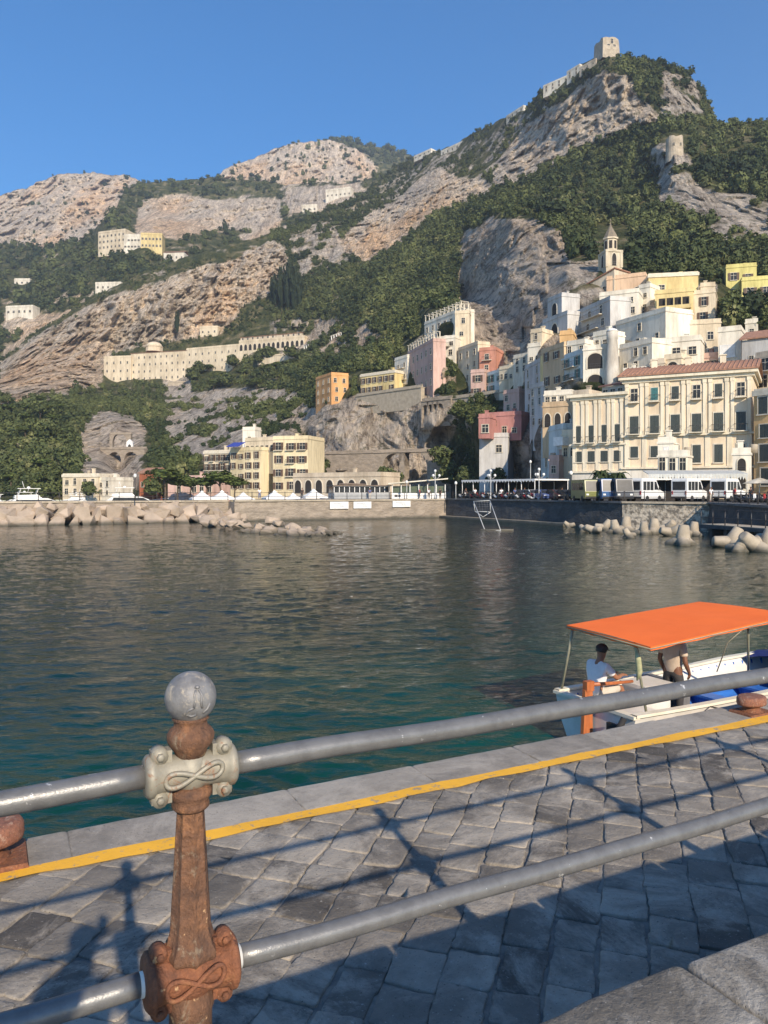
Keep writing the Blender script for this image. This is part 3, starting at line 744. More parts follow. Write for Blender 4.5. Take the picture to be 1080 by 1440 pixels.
def crown_arrays(n, shape, seed, size=0.30, core=0.62):
    """leaf-clump quads through the volume of a lumpy unit crown (z up, radius about 1)"""
    g = np.random.default_rng(seed)
    d = g.normal(size=(n, 3)); d /= np.linalg.norm(d, axis=1, keepdims=True)
    d[:, 2] = np.where(d[:, 2] < -0.35, -d[:, 2], d[:, 2])
    lump = 0.78 + 0.38 * vnoise(d * 1.9 + seed * 3.1, seed)
    rad = (0.55 + 0.45 * g.random(n) ** 0.45) * lump
    c = d * rad[:, None]
    nrm = d + g.normal(size=(n, 3)) * 0.55
    nrm /= np.linalg.norm(nrm, axis=1, keepdims=True)
    ref = g.normal(size=(n, 3))
    u = np.cross(nrm, ref); u /= np.linalg.norm(u, axis=1, keepdims=True)
    v = np.cross(nrm, u)
    s = size * (0.6 + 0.8 * g.random(n))[:, None]
    asp = (0.55 + 0.5 * g.random(n))[:, None]
    q = np.stack([c - u * s * .5, c - v * s * asp * .5 + nrm * s * .12, c + u * s * .5, c + v * s * asp * .5 + nrm * s * .12], 1)
    V = q.reshape(-1, 3) * np.array(shape)
    Q = np.arange(n * 4).reshape(-1, 4)
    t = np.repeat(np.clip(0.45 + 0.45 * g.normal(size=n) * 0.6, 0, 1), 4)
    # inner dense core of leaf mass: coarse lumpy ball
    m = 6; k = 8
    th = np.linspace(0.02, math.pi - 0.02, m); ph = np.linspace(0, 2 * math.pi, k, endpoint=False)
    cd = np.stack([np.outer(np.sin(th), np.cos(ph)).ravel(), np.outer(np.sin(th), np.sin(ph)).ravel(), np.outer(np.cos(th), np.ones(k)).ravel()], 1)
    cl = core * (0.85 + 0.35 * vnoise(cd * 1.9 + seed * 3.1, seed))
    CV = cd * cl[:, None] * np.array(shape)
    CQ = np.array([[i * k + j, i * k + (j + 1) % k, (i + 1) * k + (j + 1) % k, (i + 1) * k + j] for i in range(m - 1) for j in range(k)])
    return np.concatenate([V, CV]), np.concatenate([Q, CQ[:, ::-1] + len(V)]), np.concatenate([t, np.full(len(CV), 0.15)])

CLUMPS = [crown_arrays(84, (1, 1, s), 100 + i, 0.34, .58) for i, s in enumerate((0.9, 1.05, 0.8, 1.2, 0.95))]
CLUMPS_L = [crown_arrays(190, (1, 1, s), 300 + i, 0.27, 0.66) for i, s in enumerate((0.9, 1.05, 0.8, 1.15))]

KEEP = [(h['px0'], h['px1'], h['yt'], h['yb']) for h in H] + [(790, 1080, 505, 700), (143, 205, 608, 690), (430, 640, 590, 700), (845, 875, 320, 380), (835, 870, 50, 80), (938, 962, 190, 214), (360, 416, 495, 512)]

def clear_of_houses(px, py, rpx):
    ok = np.ones(len(px), bool)
    for a, b, t, u in KEEP:
        ok &= ~((px > a - 2 - rpx * 0.7) & (px < b + 2 + rpx * 0.7) & (py > t - 1 - rpx * 0.2) & (py < u + rpx * 1.0))
    return ok

def woods(key, name, n, rmin, rmax, minpx, label, region=None, clump=CLUMPS, rockmax=0.35, mt='leaf', zs=0.45, tshift=0.0):
    T = TERR[key]
    cand = np.where((T['rock'] < rockmax) & (T['py'] < 700) & (T['px'] > -200) & (T['px'] < 1290))[0]
    if region is not None:
        cand = cand[in_poly(T['px'][cand], T['py'][cand], region)]
    if len(cand) == 0: return
    pick = RNG.choice(cand, min(n, len(cand)), replace=False)
    if name == 'scrub':
        pn = fbm(T['W'][pick] * .018, 3, 5); pick = pick[pn > -.32 + .2 * RNG.random(len(pick))]
    r = RNG.uniform(rmin, rmax, len(pick)) * (0.6 + 0.9 * RNG.random(len(pick)) ** 2.5)
    D = T['W'][pick, 1]
    r = np.maximum(r, minpx * D / F * RNG.uniform(0.7, 1.2, len(pick)))
    ok = clear_of_houses(T['px'][pick], T['py'][pick], r / D * F)
    pick, r = pick[ok], r[ok]
    Vs, Qs, Ts, off = [], [], [], 0
    tn = fbm(T['W'][pick] * 0.03, 3, 77)
    for k, (i, rr) in enumerate(zip(pick, r)):
        V, Q, t = clump[RNG.integers(len(clump))]
        a = RNG.random() * 6.283; ca, sa = math.cos(a), math.sin(a)
        sx, sz = RNG.uniform(0.85, 1.2), RNG.uniform(0.85, 1.35)
        X = (V[:, 0] * ca - V[:, 1] * sa) * rr * sx; Y = (V[:, 0] * sa + V[:, 1] * ca) * rr
        p = T['W'][i]
        Vs.append(np.stack([X + p[0], Y + p[1], V[:, 2] * rr * sz + p[2] + rr * zs], 1))
        Qs.append(Q + off); off += len(V)
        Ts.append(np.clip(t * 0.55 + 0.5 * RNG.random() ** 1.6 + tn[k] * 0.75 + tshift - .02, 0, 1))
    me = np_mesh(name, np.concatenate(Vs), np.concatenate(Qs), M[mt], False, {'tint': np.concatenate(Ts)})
    o = link_mesh(name, me)
    tag(o, label, 'woods', None, 'stuff')
    return o

woods('H', 'woods', 4200, 1.6, 3.2, 3.6, 'dark green wood covering the slope right of the grey cliff', [(780,100),(1330,100),(1330,520),(800,520),(790,330),(640,320),(700,250)])
woods('H', 'woods', 4200, 1.8, 3.4, 3.6, 'dark green wood filling the hollow between the ridge and the pink houses', [(380,300),(700,250),(660,330),(650,480),(600,560),(400,560),(380,420)])
woods('H', 'scrub', 2600, 1.0, 2.8, 1.8, 'patchy scrub on the upper ridge under the summit tower', [(440,340),(480,240),(640,180),(840,60),(1010,60),(900,200),(640,330),(560,340)], rockmax=0.8, tshift=-0.05)
woods('H', 'woods', 2600, 1.8, 3.2, 3.4, 'green wood around and below the convent', [(-200,560),(60,540),(140,530),(260,520),(420,480),(460,520),(460,600),(300,700),(-200,700)])
woods('H', 'scrub', 2600, .8, 2.0, 1.5, 'scattered bushes on the tan cliff over the convent', [(-200,700),(-100,520),(150,400),(400,320),(460,420),(310,480),(150,510)], rockmax=0.97)
woods('H', 'scrub', 1500, 0.5, 1.5, 1.6, 'bushes clinging to the low cliff behind the quay', [(430,540),(660,545),(780,560),(770,700),(430,700)], rockmax=0.9)
woods('H', 'scrub', 1500, .8, 2.4, 1.8, 'bushes on the rocky slope above the harbour hotel', [(225,545),(440,540),(445,650),(225,660)], rockmax=.98)
woods('H', 'scrub', 260, .5, 1.5, 1.6, 'bushes in the rocky gap beside the pink house', [(606,500),(642,500),(640,552),(606,556)], rockmax=.98)
woods('H', 'woods', 900, 1.2, 2.6, 2.6, 'pale olive trees mixed through the slope right of the grey cliff', [(780,100),(1330,100),(1330,520),(800,520),(790,330),(640,320),(700,250)], mt='leaflight', rockmax=.6)
woods('H', 'woods', 900, 1.2, 2.6, 2.6, 'pale olive trees and shrubs mixed through the hollow', [(380,300),(700,250),(660,330),(650,480),(600,560),(400,560),(380,420)], mt='leaflight', rockmax=.6)
woods('H', 'woods', 700, 1.2, 2.6, 2.4, 'pale olive shrubs around the convent', [(-200,560),(60,540),(140,530),(260,520),(420,480),(460,520),(460,600),(300,700),(-200,700)], mt='leaflight', rockmax=.7)
woods('H', 'woods', 120, 3.2, 4.6, 4, 'larger dark trees standing out of the wood on the right slope', [(780,230),(1330,200),(1330,480),(800,460),(790,330),(640,320),(700,270)], clump=CLUMPS_L, mt='leafcyp')
woods('H', 'scrub', 1100, .7, 2.2, 2.0, 'bushes round the tunnel mouth rock', [(100,560),(220,560),(220,700),(100,700)], rockmax=.99)
woods('M', 'woods', 3400, 4.0, 7.0, 3.2, 'distant green slopes below the far crags')
woods('M', 'scrub', 1600, 1.8, 4.0, 1.5, 'scrub on the distant pale terraces', None, rockmax=0.95)
woods('A', 'woods', 900, 5.0, 8.0, 2.6, 'bushes on the far left massif', None, rockmax=0.55, tshift=-0.05)
woods('A', 'scrub', 900, 2.0, 5.0, 1.1, 'dots of scrub on the far left cliffs', None, rockmax=1.1, tshift=-0.1)
woods('B', 'scrub', 800, 2.5, 6.0, 1.1, 'scrub on the domed far crag', None, rockmax=1.1)
woods('C', 'woods', 1400, 5.0, 9.0, 3.0, 'wooded green hill far behind the crag')
# ================================================================== WINDOWS (unit size, front faces -y, foot at z=0)
def frame_boxes(b, t=0.09, y0=-0.10, y1=0.03, sill=True):
    for x in (-0.5 - t / 2, 0.5 + t / 2):
        b.box((x, (y0 + y1) / 2, 0.5), (t, y1 - y0, 1.0))
    b.box((0, (y0 + y1) / 2 - .002, 1 + t * .35), (1 + 2 * t, y1 - y0, t * .7))
    if sill: b.box((0, y0 - 0.02, -0.04), (1.34, 0.2, 0.07))

def win_mesh(style):
    b = MB()
    if style == 'arch':
        n = 10
        arc = [(-0.5, 0.0), (0.5, 0.0)] + [(0.5 * math.cos(math.pi * k / n), 0.62 + 0.38 * math.sin(math.pi * k / n)) for k in range(n + 1)]
        out = [(-0.6, 0.0)] + [(-0.5, 0.0)] + [(0.5 * math.cos(math.pi - math.pi * k / n), 0.62 + 0.38 * math.sin(math.pi * k / n)) for k in range(n + 1)] + [(0.5, 0)] + [(0.6, 0.0)] + [(0.6 * math.cos(math.pi * k / n), 0.62 + 0.46 * math.sin(math.pi * k / n)) for k in range(n + 1)]
        b.mi = 1; b.prism(arc, -0.04, 0.03, 'y')
        b.mi = 0
        for k in range(n):
            a0, a1 = math.pi * k / n, math.pi * (k + 1) / n
            q = [(0.5 * math.cos(a0), 0.62 + 0.38 * math.sin(a0)), (0.6 * math.cos(a0), 0.62 + 0.46 * math.sin(a0)), (0.6 * math.cos(a1), 0.62 + 0.46 * math.sin(a1)), (0.5 * math.cos(a1), 0.62 + 0.38 * math.sin(a1))]
            b.prism(q, -0.12, 0.02, 'y')
        for s in (-0.55, 0.55): b.box((s, -0.05, 0.31), (0.1, 0.14, 0.62))
        b.mi = 2
        b.box((0, -0.06, 0.17), (0.98, 0.03, 0.03)); b.box((0, -0.06, 0.33), (0.98, 0.03, 0.03))
        for k in range(7): b.box((-0.45 + 0.15 * k, -0.06, 0.17), (0.018, 0.02, 0.30))
        return b.mesh('window', [M['trim'], M['voidd'], M['iron']])
    if style == 'blank':
        frame_boxes(b, 0.08, -0.06)
        b.box((0, -0.01, 0.5), (1, 0.04, 1)); b.mi = 1
        b.box((0, -0.035, 0.5), (0.015, 0.012, 0.98))
        return b.mesh('window', [M['white'], M['trim']])
    frame_boxes(b)
    if style in ('dark', 'teal', 'brown'):
        b.mi = 1; b.box((0, 0.0, 0.5), (1, 0.03, 1))
        b.mi = 0; b.box((0, -0.03, 0.5), (0.05, 0.03, 0.98)); b.box((0, -0.031, 0.66), (0.98, 0.03, 0.04))
    if style in ('teal', 'brown'):
        b.mi = 2
        for s in (-1, 1):
            b.box((s * 0.76, -0.125, 0.5), (0.46, 0.05, 1.0))
            for k in range(8): b.box((s * 0.76, -0.155, 0.1 + k * 0.115), (0.40, 0.03, 0.05))
    if style == 'shut':
        b.mi = 2
        for s in (-1, 1):
            b.box((s * 0.252, -0.03, 0.5), (0.485, 0.05, 0.985))
            for k in range(12): b.box((s * 0.252, -0.06, 0.06 + k * 0.08), (0.42, 0.03, 0.045))
    sh = {'teal': M['shutterteal'], 'brown': M['brownwood'], 'shut': M['shutter']}.get(style, M['shutter'])
    return b.mesh('window', [M['trim'], M['glass'], sh])
WM = {s: win_mesh(s) for s in ('arch', 'blank', 'dark', 'teal', 'brown', 'shut')}

def add_window(parent, style, x, y, z, w, h, face='f', name='window'):
    o = link_mesh(name, WM[style], parent, (x, y, z), {'f': 0, 'l': R(-90), 'r': R(90)}[face], (w, 1.0, h))
    return o

def balcony(parent, x, z, w, d=1.0):
    b = MB()
    b.box((x, -d / 2 + .02, z - 0.08), (w, d, 0.14))
    b.mi = 1
    b.tube([(x - w / 2 + .04, 0, z + .95), (x - w / 2 + .04, -d + .06, z + .95), (x + w / 2 - .04, -d + .06, z + .95), (x + w / 2 - .04, 0, z + .95)], 0.03, 5)
    k = max(4, int(w / 0.28))
    for i in range(k + 1):
        b.box((x - w / 2 + .04 + (w - .08) * i / k, -d + .06, z + .45), (0.025, 0.025, 0.92))
    return b.build('balcony', [M['trim'], M['iron']], parent)

def house(h):
    pm = (h['px0'] + h['px1']) / 2
    d0, d1 = h['D0'], h['D1']; dm = (d0 + d1) / 2
    L = Vector(((h['px0'] - 540) / F * d0, d0, 0)); Rr = Vector(((h['px1'] - 540) / F * d1, d1, 0))
    W = (Rr - L).length; ang = math.atan2(Rr.y - L.y, Rr.x - L.x)
    zt = HC - (h['yt'] - HY) / F * (d1 if d0 - d1 > 7 else dm); zb = HC - (h['yb'] - HY) / F * dm
    Hh = zt - zb
    dep = h['dep']; sink = 2.0 if zb < 6 else (5.0 if dm < 400 else (3.0 if h['yt'] < 225 else 7.0))
    sink = h.get('sink', sink)
    if zb < 6 and 'sink' not in h: sink = max(0.4, zb - 1.0)
    root = empty(h['name'], (L.x, L.y, zb), ang, h['label'], h['cat'], h.get('group'))
    big = dm > 400
    k_ = 1.0 if not big else dm / 400.0
    wm = plaster(h['wall'])
    b = MB()
    sl_ = h.get('slope', 0)
    b.prism([(0, -sink), (W, -sink), (W, Hh), (0, Hh - sl_)], 0, dep, 'y')
    if h.get('strip'):
        b.mi = 1; b.box((0.5, -0.03, Hh / 2 - 0.2), (1.0, 0.08, Hh - 0.4))  # painted strip stands in for the sunlit end wall next door
    wl = b.build('wall', [wm, plaster(h['strip'])] if h.get('strip') else wm, root)
    # roof
    rf = MB()
    if h['roof'] == 'tile':
        ov = 0.35 * k_
        rh = (0.10 if h.get('lowroof') else 0.22) * dep
        if sl_:
            rf.prism([(-ov, Hh - sl_ - .05), (W + ov, Hh - .05 + sl_ * ov / W), (W + ov, Hh + .3), (-ov, Hh - sl_ + .3)], -ov, dep + ov, 'y')
        else:
            rf.prism([(-ov, Hh + .02), (dep / 2, Hh + rh), (dep + ov, Hh + .02), (dep + ov, Hh + .28), (dep / 2, Hh + rh + .28), (-ov, Hh + .28)], -ov, W + ov, 'x')
        r_ = rf.build('roof', M['tile'], root)
    else:
        t = (0.28 if h['roof'] == 'flat' else 0.75) * k_
        o = 0.12 * k_ if h['roof'] == 'flat' else 0.2 * k_
        rf.box((W / 2, dep / 2, Hh + t / 2), (W + 2 * o, dep + 2 * o, t))
        # raised parapet walls round the edge
        ph = 0.7 * k_ if h['roof'] == 'flat' else 0.25
        for (cx, cy, sx, sy) in ((W / 2, 0.12, W, 0.2), (W / 2, dep - .12, W, .2), (0.12, dep / 2, .2, dep - .5), (W - .12, dep / 2, .2, dep - .5)):
            rf.box((cx, cy, Hh + t + ph / 2), (sx, sy, ph))
        r_ = rf.build('roof', M['trim'] if h['roof'] == 'band' else wm, root)
        if not big:
            c = MB(); cx = W * random.uniform(.25, .75); cy = dep * random.uniform(.4, .8)
            c.box((cx, cy, Hh + t + .8), (.7, .6, 1.6)); c.box((cx, cy, Hh + t + 1.68), (.9, .8, .14))
            if random.random() < .45:
                c.mi = 1; c.lathe([(.5, 0), (.5, 1.1), (.44, 1.2)], 10, c=(cx + (1.6 if cx < W / 2 else -1.6), cy, Hh + t))
            c.build('chimney', [wm, M['conc']], r_)
    rows, cols, sc_ = h['grid']; w, hh = h['win']; st = h['style']
    fl = Hh / rows
    hh = min(hh, fl * 0.72)
    n = 0
    for r in range(rows):
        if h.get('blanktop') and r == rows - 1: rr_cols = 1
        elif h.get('blanklow') and r == 0 and rows > 1: rr_cols = cols
        else: rr_cols = cols
        zbase = r * fl + fl * (0.22 if st != 'arch' else 0.12)
        if h.get('blanklow'): zbase = Hh * 0.72; 
        if sl_: zbase = max(0.3, zbase - sl_ * 0.25)
        for c in range(rr_cols):
            x = W * (c + 0.5) / rr_cols + (random.uniform(-.12, .12) * W / rr_cols if st != 'arch' and not big and rr_cols < 5 else 0)
            if sl_ and zbase + hh > Hh - sl_ * (1 - x / W) - .3: continue
            if st not in ('arch', 'blank') and random.random() < 0.06 and rr_cols > 1: continue
            if h.get('loggia'): continue
            ww = w * random.uniform(.88, 1.1) if st != 'arch' else w
            hz = hh * (random.choice((1, 1, 1, .78, 1.12)) if st != 'arch' and rr_cols < 6 else 1)
            add_window(root, st, x, 0, zbase, min(ww, W / rr_cols * .62), min(hz, fl * .78))
        if h.get('balc') and r > 0 or h.get('balcs') and r > 0:
            if h.get('balcs'):
                for c in range(cols):
                    if random.random() < .7: balcony(root, W * (c + .5) / cols, r * fl + fl * .2, min(W / cols * .8, 2.4), .7)
            else:
                balcony(root, W * random.uniform(.4, .6), r * fl + fl * .18, W * random.uniform(.45, .75), 1.0)
    for r in range(rows):
        for c in range(sc_):
            y = dep * (c + 0.5) / sc_
            zbase = r * fl + fl * 0.22
            if h.get('blanklow'): zbase = Hh * 0.72
            if sl_ and zbase + hh > Hh - sl_ - .3: continue
            add_window(root, st if st != 'arch' else 'dark', 0, y, zbase, min(w, 1.1), min(hh, fl * .72), 'l')
    if h.get('loggia'):
        z0, z1 = Hh * .52, Hh * .86
        g = MB(); g.box((W / 2, -0.02, (z0 + z1) / 2), (W * .82, .1, z1 - z0)); g.build('loggia_opening', M['voidd'], root)
        g = MB(); g.box((W / 2, -.35, z0 - .1), (W * .9, .9, .18)); g.box((W / 2, -.75, z0 + .3), (W * .9, .08, .7))
        for k in range(5): g.box((W * (.09 + .205 * k), -.65, (z0 + z1) / 2), (.22, .22, z1 - z0))
        g.build('loggia', wm, root)
        add_window(root, 'dark', W * .7, 0, .6, 1.5, 2.2)
    if h.get('box'):
        g = MB(); g.box((W * .15, -.7, Hh * .78), (W * .6, 1.5, Hh * .32)); g.build('balcony_box', M['white'], root)
    if h.get('awning'):
        g = MB(); g.prism([(-2.6, Hh + 1.0), (.4, Hh + 2.2), (.4, Hh + 2.35), (-2.6, Hh + 1.15)], W * .08, W * .48, 'x')
        for x in (W * .1, W * .46): g.box((x, -2.4 + 2.6, Hh + .9), (.08, .08, 1.8))
        g.build('awning', M['bluecanvas'], root)
    if h.get('pergola'):
        g = MB(); t = 0.28
        k = max(3, int(W / 2.4))
        for yy in (0.3, dep * .55):
            for i in range(k + 1): g.box((.2 + (W - .4) * i / k, yy, Hh + t + 1.3), (.28, .28, 2.6))
            g.box((W / 2, yy, Hh + t + 2.66), (W, .16, .14))
        for i in range(k + 1): g.box((.2 + (W - .4) * i / k, dep * .28, Hh + t + 2.8), (.1, dep * .62, .12))
        g.build('pergola', M['trim'], root)
    return root
M['bluecanvas'] = mat('blue_canvas', (0.04, 0.07, 0.36), (0.03, 0.05, 0.26), 3, 0.8)
HOUSE_ROOTS = [house(h) for h in H]

# ================================================================== PALACE
def palace(q, label, zts, ground, bays, rows, tile, right_side):
    d0, d1 = q['D0'], q['D1']
    L = Vector(((q['px0'] - 540) / F * d0, d0, 0)); Rr = Vector(((q['px1'] - 540) / F * d1, d1, 0))
    W = (Rr - L).length; ang = math.atan2(Rr.y - L.y, Rr.x - L.x)
    root = empty('palace', (L.x, L.y, ground), ang, label, 'palace')
    Hh = zts - ground; dep = 13
    wm = plaster((0.78, 0.65, 0.48), 0.82); wt = plaster((0.80, 0.72, 0.56), 0.84); ww = plaster((0.76, 0.72, 0.64), 0.78)
    z1, z2 = Hh * 0.235, Hh * 0.505          # ground storey top, second string course
    b = MB(); b.box((W / 2, dep / 2, Hh / 2 - .2), (W, dep, Hh + .4))
    b.mi = 1; b.box((W / 2, -.02, z1 / 2), (W + .02, .3, z1 - .1))
    b.build('wall', [wm, ww], root)
    c = MB()
    for z, t, o in ((z1, .28, .45), (z2, .32, .4), (Hh - .55, .5, .3), (Hh - .1, .45, .75)):
        c.box((W / 2, dep / 2, z), (W + 2 * o, dep + 2 * o, t))
    c.build('cornice', wt, root)
    pl = MB()
    bw = W / bays
    for i in range(bays + 1):
        x = min(max(i * bw, .4), W - .4)
        for s in ((-.38, .38) if 0 < i < bays else (0,)):
            pl.box((x + s, -.10, (z2 + Hh - .8) / 2), (.46, .14, Hh - .8 - z2 - .35))
            pl.box((x + s, -.10, Hh - 1.15), (.58, .22, .5)); pl.box((x + s, -.10, z2 + .45), (.56, .20, .5))
        pl.box((x, -.05, (z1 + z2) / 2), (.7, .14, z2 - z1 - .34))
    pl.build('pilasters', wt, root)
    if tile:
        r = MB(); ov = .9
        r.prism([(-ov, Hh + .14), (dep * .5, Hh + 2.3), (dep + ov, Hh + .14), (dep + ov, Hh + .34), (dep * .5, Hh + 2.55), (-ov, Hh + .34)], -ov, W + ov, 'x')
        for k in range(int(W / .55)):        # ridged rows of pantiles
            x = -ov + .3 + k * (W + 2 * ov) / int(W / .55)
            r.tube([(x, -ov, Hh + .36), (x, dep * .5, Hh + 2.57)], .10, 5)
        rf = r.build('roof', M['tile'], root)
        for k in range(3):
            c = MB(); c.box((W * (.2 + .28 * k), dep * .42, Hh + 2.5), (.8, .7, 1.6)); c.box((W * (.2 + .28 * k), dep * .42, Hh + 3.35), (1.0, .9, .15))
            c.build('chimney', wt, rf)
    def pw(x, z, w, h, style):
        o = add_window(root, 'dark', x, 0, z, w, h)
        if style:
            s = MB()
            for sg in (-1, 1):
                s.box((x + sg * w * .253, -.075, z + h / 2), (w * .49, .06, h * .985))
                for k in range(int(h / .16)): s.box((x + sg * w * .253, -.115, z + .1 + k * .16), (w * .42, .03, .09))
            s.build('shutter', M['shutterteal'] if style == 't' else M['shutter'], root)
    for i in range(bays):
        x = (i + .5) * bw
        if rows >= 4: pw(x, z2 + (Hh - z2) * .60, 1.0, 1.9, 't' if i == 1 else ('s' if i in (2, 4) else None))
        pw(x, z2 + .35, 1.3, 2.7 if rows >= 4 else 2.7, 's')
        balcony(root, x, z2 + .32, bw * .62, 1.0)
        if rows >= 4: balcony(root, x, z2 + (Hh - z2) * .58, bw * .5, .8)
        pw(x, z1 + .7 + (0 if i >= bays // 2 and rows >= 4 else .9), 1.15, 2.6 if i >= bays // 2 and rows >= 4 else 1.7, 's')
        pw(x, .9, 1.3, 2.7, 's')
    return root, W, Hh
gz = 3.5
palace(PAL, 'large cream palace with tall pilasters, green shutters and a red tiled roof', HC + 163 / F * 114.5, gz, 6, 4, True, 1)
palace(PALW, 'lower wing of the cream palace under a dark red roof', HC + 130 / F * 126, gz, 4, 3, False, 0)
# dark red lean-to roof room on the wing
o = Vector(((838 - 540) / F * 127, 127, 0)); o2 = Vector(((880 - 540) / F * 122, 122, 0))
r0 = empty('roof_room', (o.x, o.y, HC + 131 / F * 125), math.atan2(o2.y - o.y, o2.x - o.x), 'attic room with a sagging dark red tiled roof on the palace wing', 'roof room')
w_ = (o2 - o).length
b = MB(); b.box((w_ / 2, 5, 1.0), (w_, 7, 2.0)); b.build('wall', plaster(GREY), r0)
b = MB(); b.prism([(1.0, 2.0), (8.8, 3.6), (8.8, 3.85), (1.0, 2.25)], -.4, w_ + .3, 'x'); b.build('roof', mat('old_tile', (.25, .12, .09), (.15, .08, .06), 2, .9, .5, 8, .05), r0)
for k in range(4): add_window(r0, 'dark', w_ * (k + .5) / 4, 1.5, .4, 1.0, 1.1)

# ================================================================== BELL TOWER
c = P(858.5, 378, 199)
t = empty('bell_tower', (c.x, c.y, c.z - 6), R(8), 'stone bell tower with an octagonal belfry and a pointed tiled cap', 'bell tower')
s = 185 / F
b = MB(); w = 25 * s
b.box((0, 0, 3 + 1), (w, w, 12)); b.box((0, 0, 10.0), (w * 1.1, w * 1.1, .5))
for sx in (-1, 1):
    for sy in (-1, 1): b.box((sx * w * .46, sy * w * .46, 7.8), (w * .16, w * .16, 4.0))
b.build('shaft', plaster((.62, .55, .42)), t)
for k, fc in enumerate(('f', 'l', 'r')):
    add_window(t, 'arch', {'f': 0, 'l': -w / 2, 'r': w / 2}[fc], {'f': -w / 2, 'l': 0, 'r': 0}[fc], 6.2, 1.2, 3.2, fc)
b = MB(); rr = 10.2 * s
b.lathe([(rr, 10.25), (rr, 13.4)], 8, smooth=False); b.lathe([(rr * 1.18, 13.4), (rr * 1.18, 13.8)], 8, smooth=False)
b.build('belfry', plaster((.66, .58, .44)), t)
b = MB(); b.lathe([(rr * 1.1, 13.8), (rr * .85, 14.8), (rr * .40, 16.2), (rr * .14, 17.2), (.06, 18.2)], 8, smooth=False); b.lathe([(.04, 18.2), (.22, 18.4), (.22, 18.6), (.03, 18.9)], 8)
b.build('cap', mat('grey_tiles', (.24, .20, .14), (.15, .13, .10), 2, .8, .5, 9), t)
b = MB()
for k in range(8):
    a = k * math.pi / 4 + math.pi / 8
    b.T = Matrix.Rotation(a + math.pi / 2, 4, 'Z'); b.box((0, -rr * .93, 11.9), (.75, .12, 2.0))
b.build('bell_openings', M['voidd'], t)

# ================================================================== SUMMIT TOWERS
def ruined_tower(px, ytop, ybase, D, wpx, label, rnd, broken):
    c = P(px, ybase, D); s = D / F; w = wpx * s; hh = (ybase - ytop) * s
    t = empty('watch_tower', (c.x, c.y, c.z), R(14), label, 'tower')
    b = MB(); g = np.random.default_rng(int(px))
    n = 22
    outer = []
    for k in range(n):
        if rnd: a = 2 * math.pi * k / n; p = (w / 2 * math.cos(a), w / 2 * math.sin(a))
        else:
            u = k / n * 4; q = int(u); f = u - q
            p = [(-.5 + f, -.5), (.5, -.5 + f), (.5 - f, .5), (-.5, .5 - f)][q]; p = (p[0] * w, p[1] * w)
        outer.append(p)
    vs, fs = [], []
    for k, p in enumerate(outer):
        top = hh * (1 - broken * g.random() * (1.2 if k % 5 < 2 else .5))
        for zz, sc2 in ((-2.5, 1.05), (hh * .5, 1.0), (top, .97)): vs.append((p[0] * sc2, p[1] * sc2, zz))
        vs.append((p[0] * .7, p[1] * .7, top)); vs.append((p[0] * .68, p[1] * .68, hh * .3))
    for k in range(n):
        for j in range(4): fs.append((k * 5 + j, ((k + 1) % n) * 5 + j, ((k + 1) % n) * 5 + j + 1, k * 5 + j + 1))
    fs.append(tuple(k * 5 + 4 for k in range(n)))
    b.add(vs, fs, False)
    b.build('wall', M['towerstone'], t)
    return t, w, hh
M['towerstone'] = mat('rubble_stone', (.50, .43, .33), (.33, .28, .21), .5, .95, .8, 3, .2, wpos=True)
t, w, hh = ruined_tower(853, 59, 84, 466, 27, 'square ruined watchtower on the rocky summit', False, .18)
for x, z in ((-w * .18, hh * .3), (w * .16, hh * .32), (w * .02, hh * .62)):
    o_ = link_mesh('window', WM['dark'], t, (x, -w / 2 * 1.0, z), 0, (1.6, 1, 2.8))
t, w, hh = ruined_tower(948.5, 193, 222, 338, 23, 'round ruined watchtower on the crag at the right', True, .14)
for a in (-40, 10): link_mesh('window', WM['dark'], t, (w / 2 * math.sin(R(a)), -w / 2 * math.cos(R(a)), hh * .45), R(a), (.9, 1, 1.2))

# ================================================================== VIADUCT, ROAD WALLS, GARDEN WALLS
def arched_wall(name, label, cat, A, B, ztop, zbot, arches, thick=2.0, m=None, rail=True):
    """A,B plan points, arches = [(u centre, half width, spring z, bottom z)] real openings through the wall"""
    A, B = Vector((*A, 0)), Vector((*B, 0)); W = (B - A).length
    root = empty(name, (A.x, A.y, 0), math.atan2(B.y - A.y, B.x - A.x), label, cat)
    b = MB()
    xs = 0.0
    for (u, hw, zs, z0) in sorted(arches):
        b.box(((xs + u - hw) / 2, thick / 2, (ztop + zbot) / 2), (u - hw - xs, thick, ztop - zbot))
        n = 10
        for k in range(n):
            x0, x1 = u - hw + 2 * hw * k / n, u - hw + 2 * hw * (k + 1) / n
            h0 = zs + hw * math.sqrt(max(0, 1 - ((x0 - u) / hw) ** 2)); h1 = zs + hw * math.sqrt(max(0, 1 - ((x1 - u) / hw) ** 2))
            b.prism([(x0, h0), (x1, h1), (x1, ztop), (x0, ztop)], 0, thick, 'y')
        if z0 > zbot: b.box((u, thick / 2, (z0 + zbot) / 2), (2 * hw, thick, z0 - zbot))
        xs = u + hw
    b.box(((xs + W) / 2, thick / 2, (ztop + zbot) / 2), (W - xs, thick, ztop - zbot))
    b.build('wall', m or M['quay'], root)
    c = MB(); c.box((W / 2, thick / 2 - .1, ztop + .5), (W, .4, 1.0)); c.box((W / 2, thick / 2, ztop + .1), (W + .2, thick + .5, .25))
    c.build('parapet', m or M['quay'], root)
    return root
def XY(px, D): return ((px - 540) / F * D, D)
def Z(py, D): return HC - (py - HY) / F * D
D = 311
arched_wall('viaduct', 'stone road viaduct with two tall arches under the tunnel mouth', 'viaduct', XY(138, D), XY(203, D - 4), Z(632, D), Z(695, D),
            [((163 - 138) * D / F, 2.9, Z(646, D), Z(688, D)), ((188 - 138) * D / F, 2.9, Z(646, D), Z(688, D))], 4)
D = 317
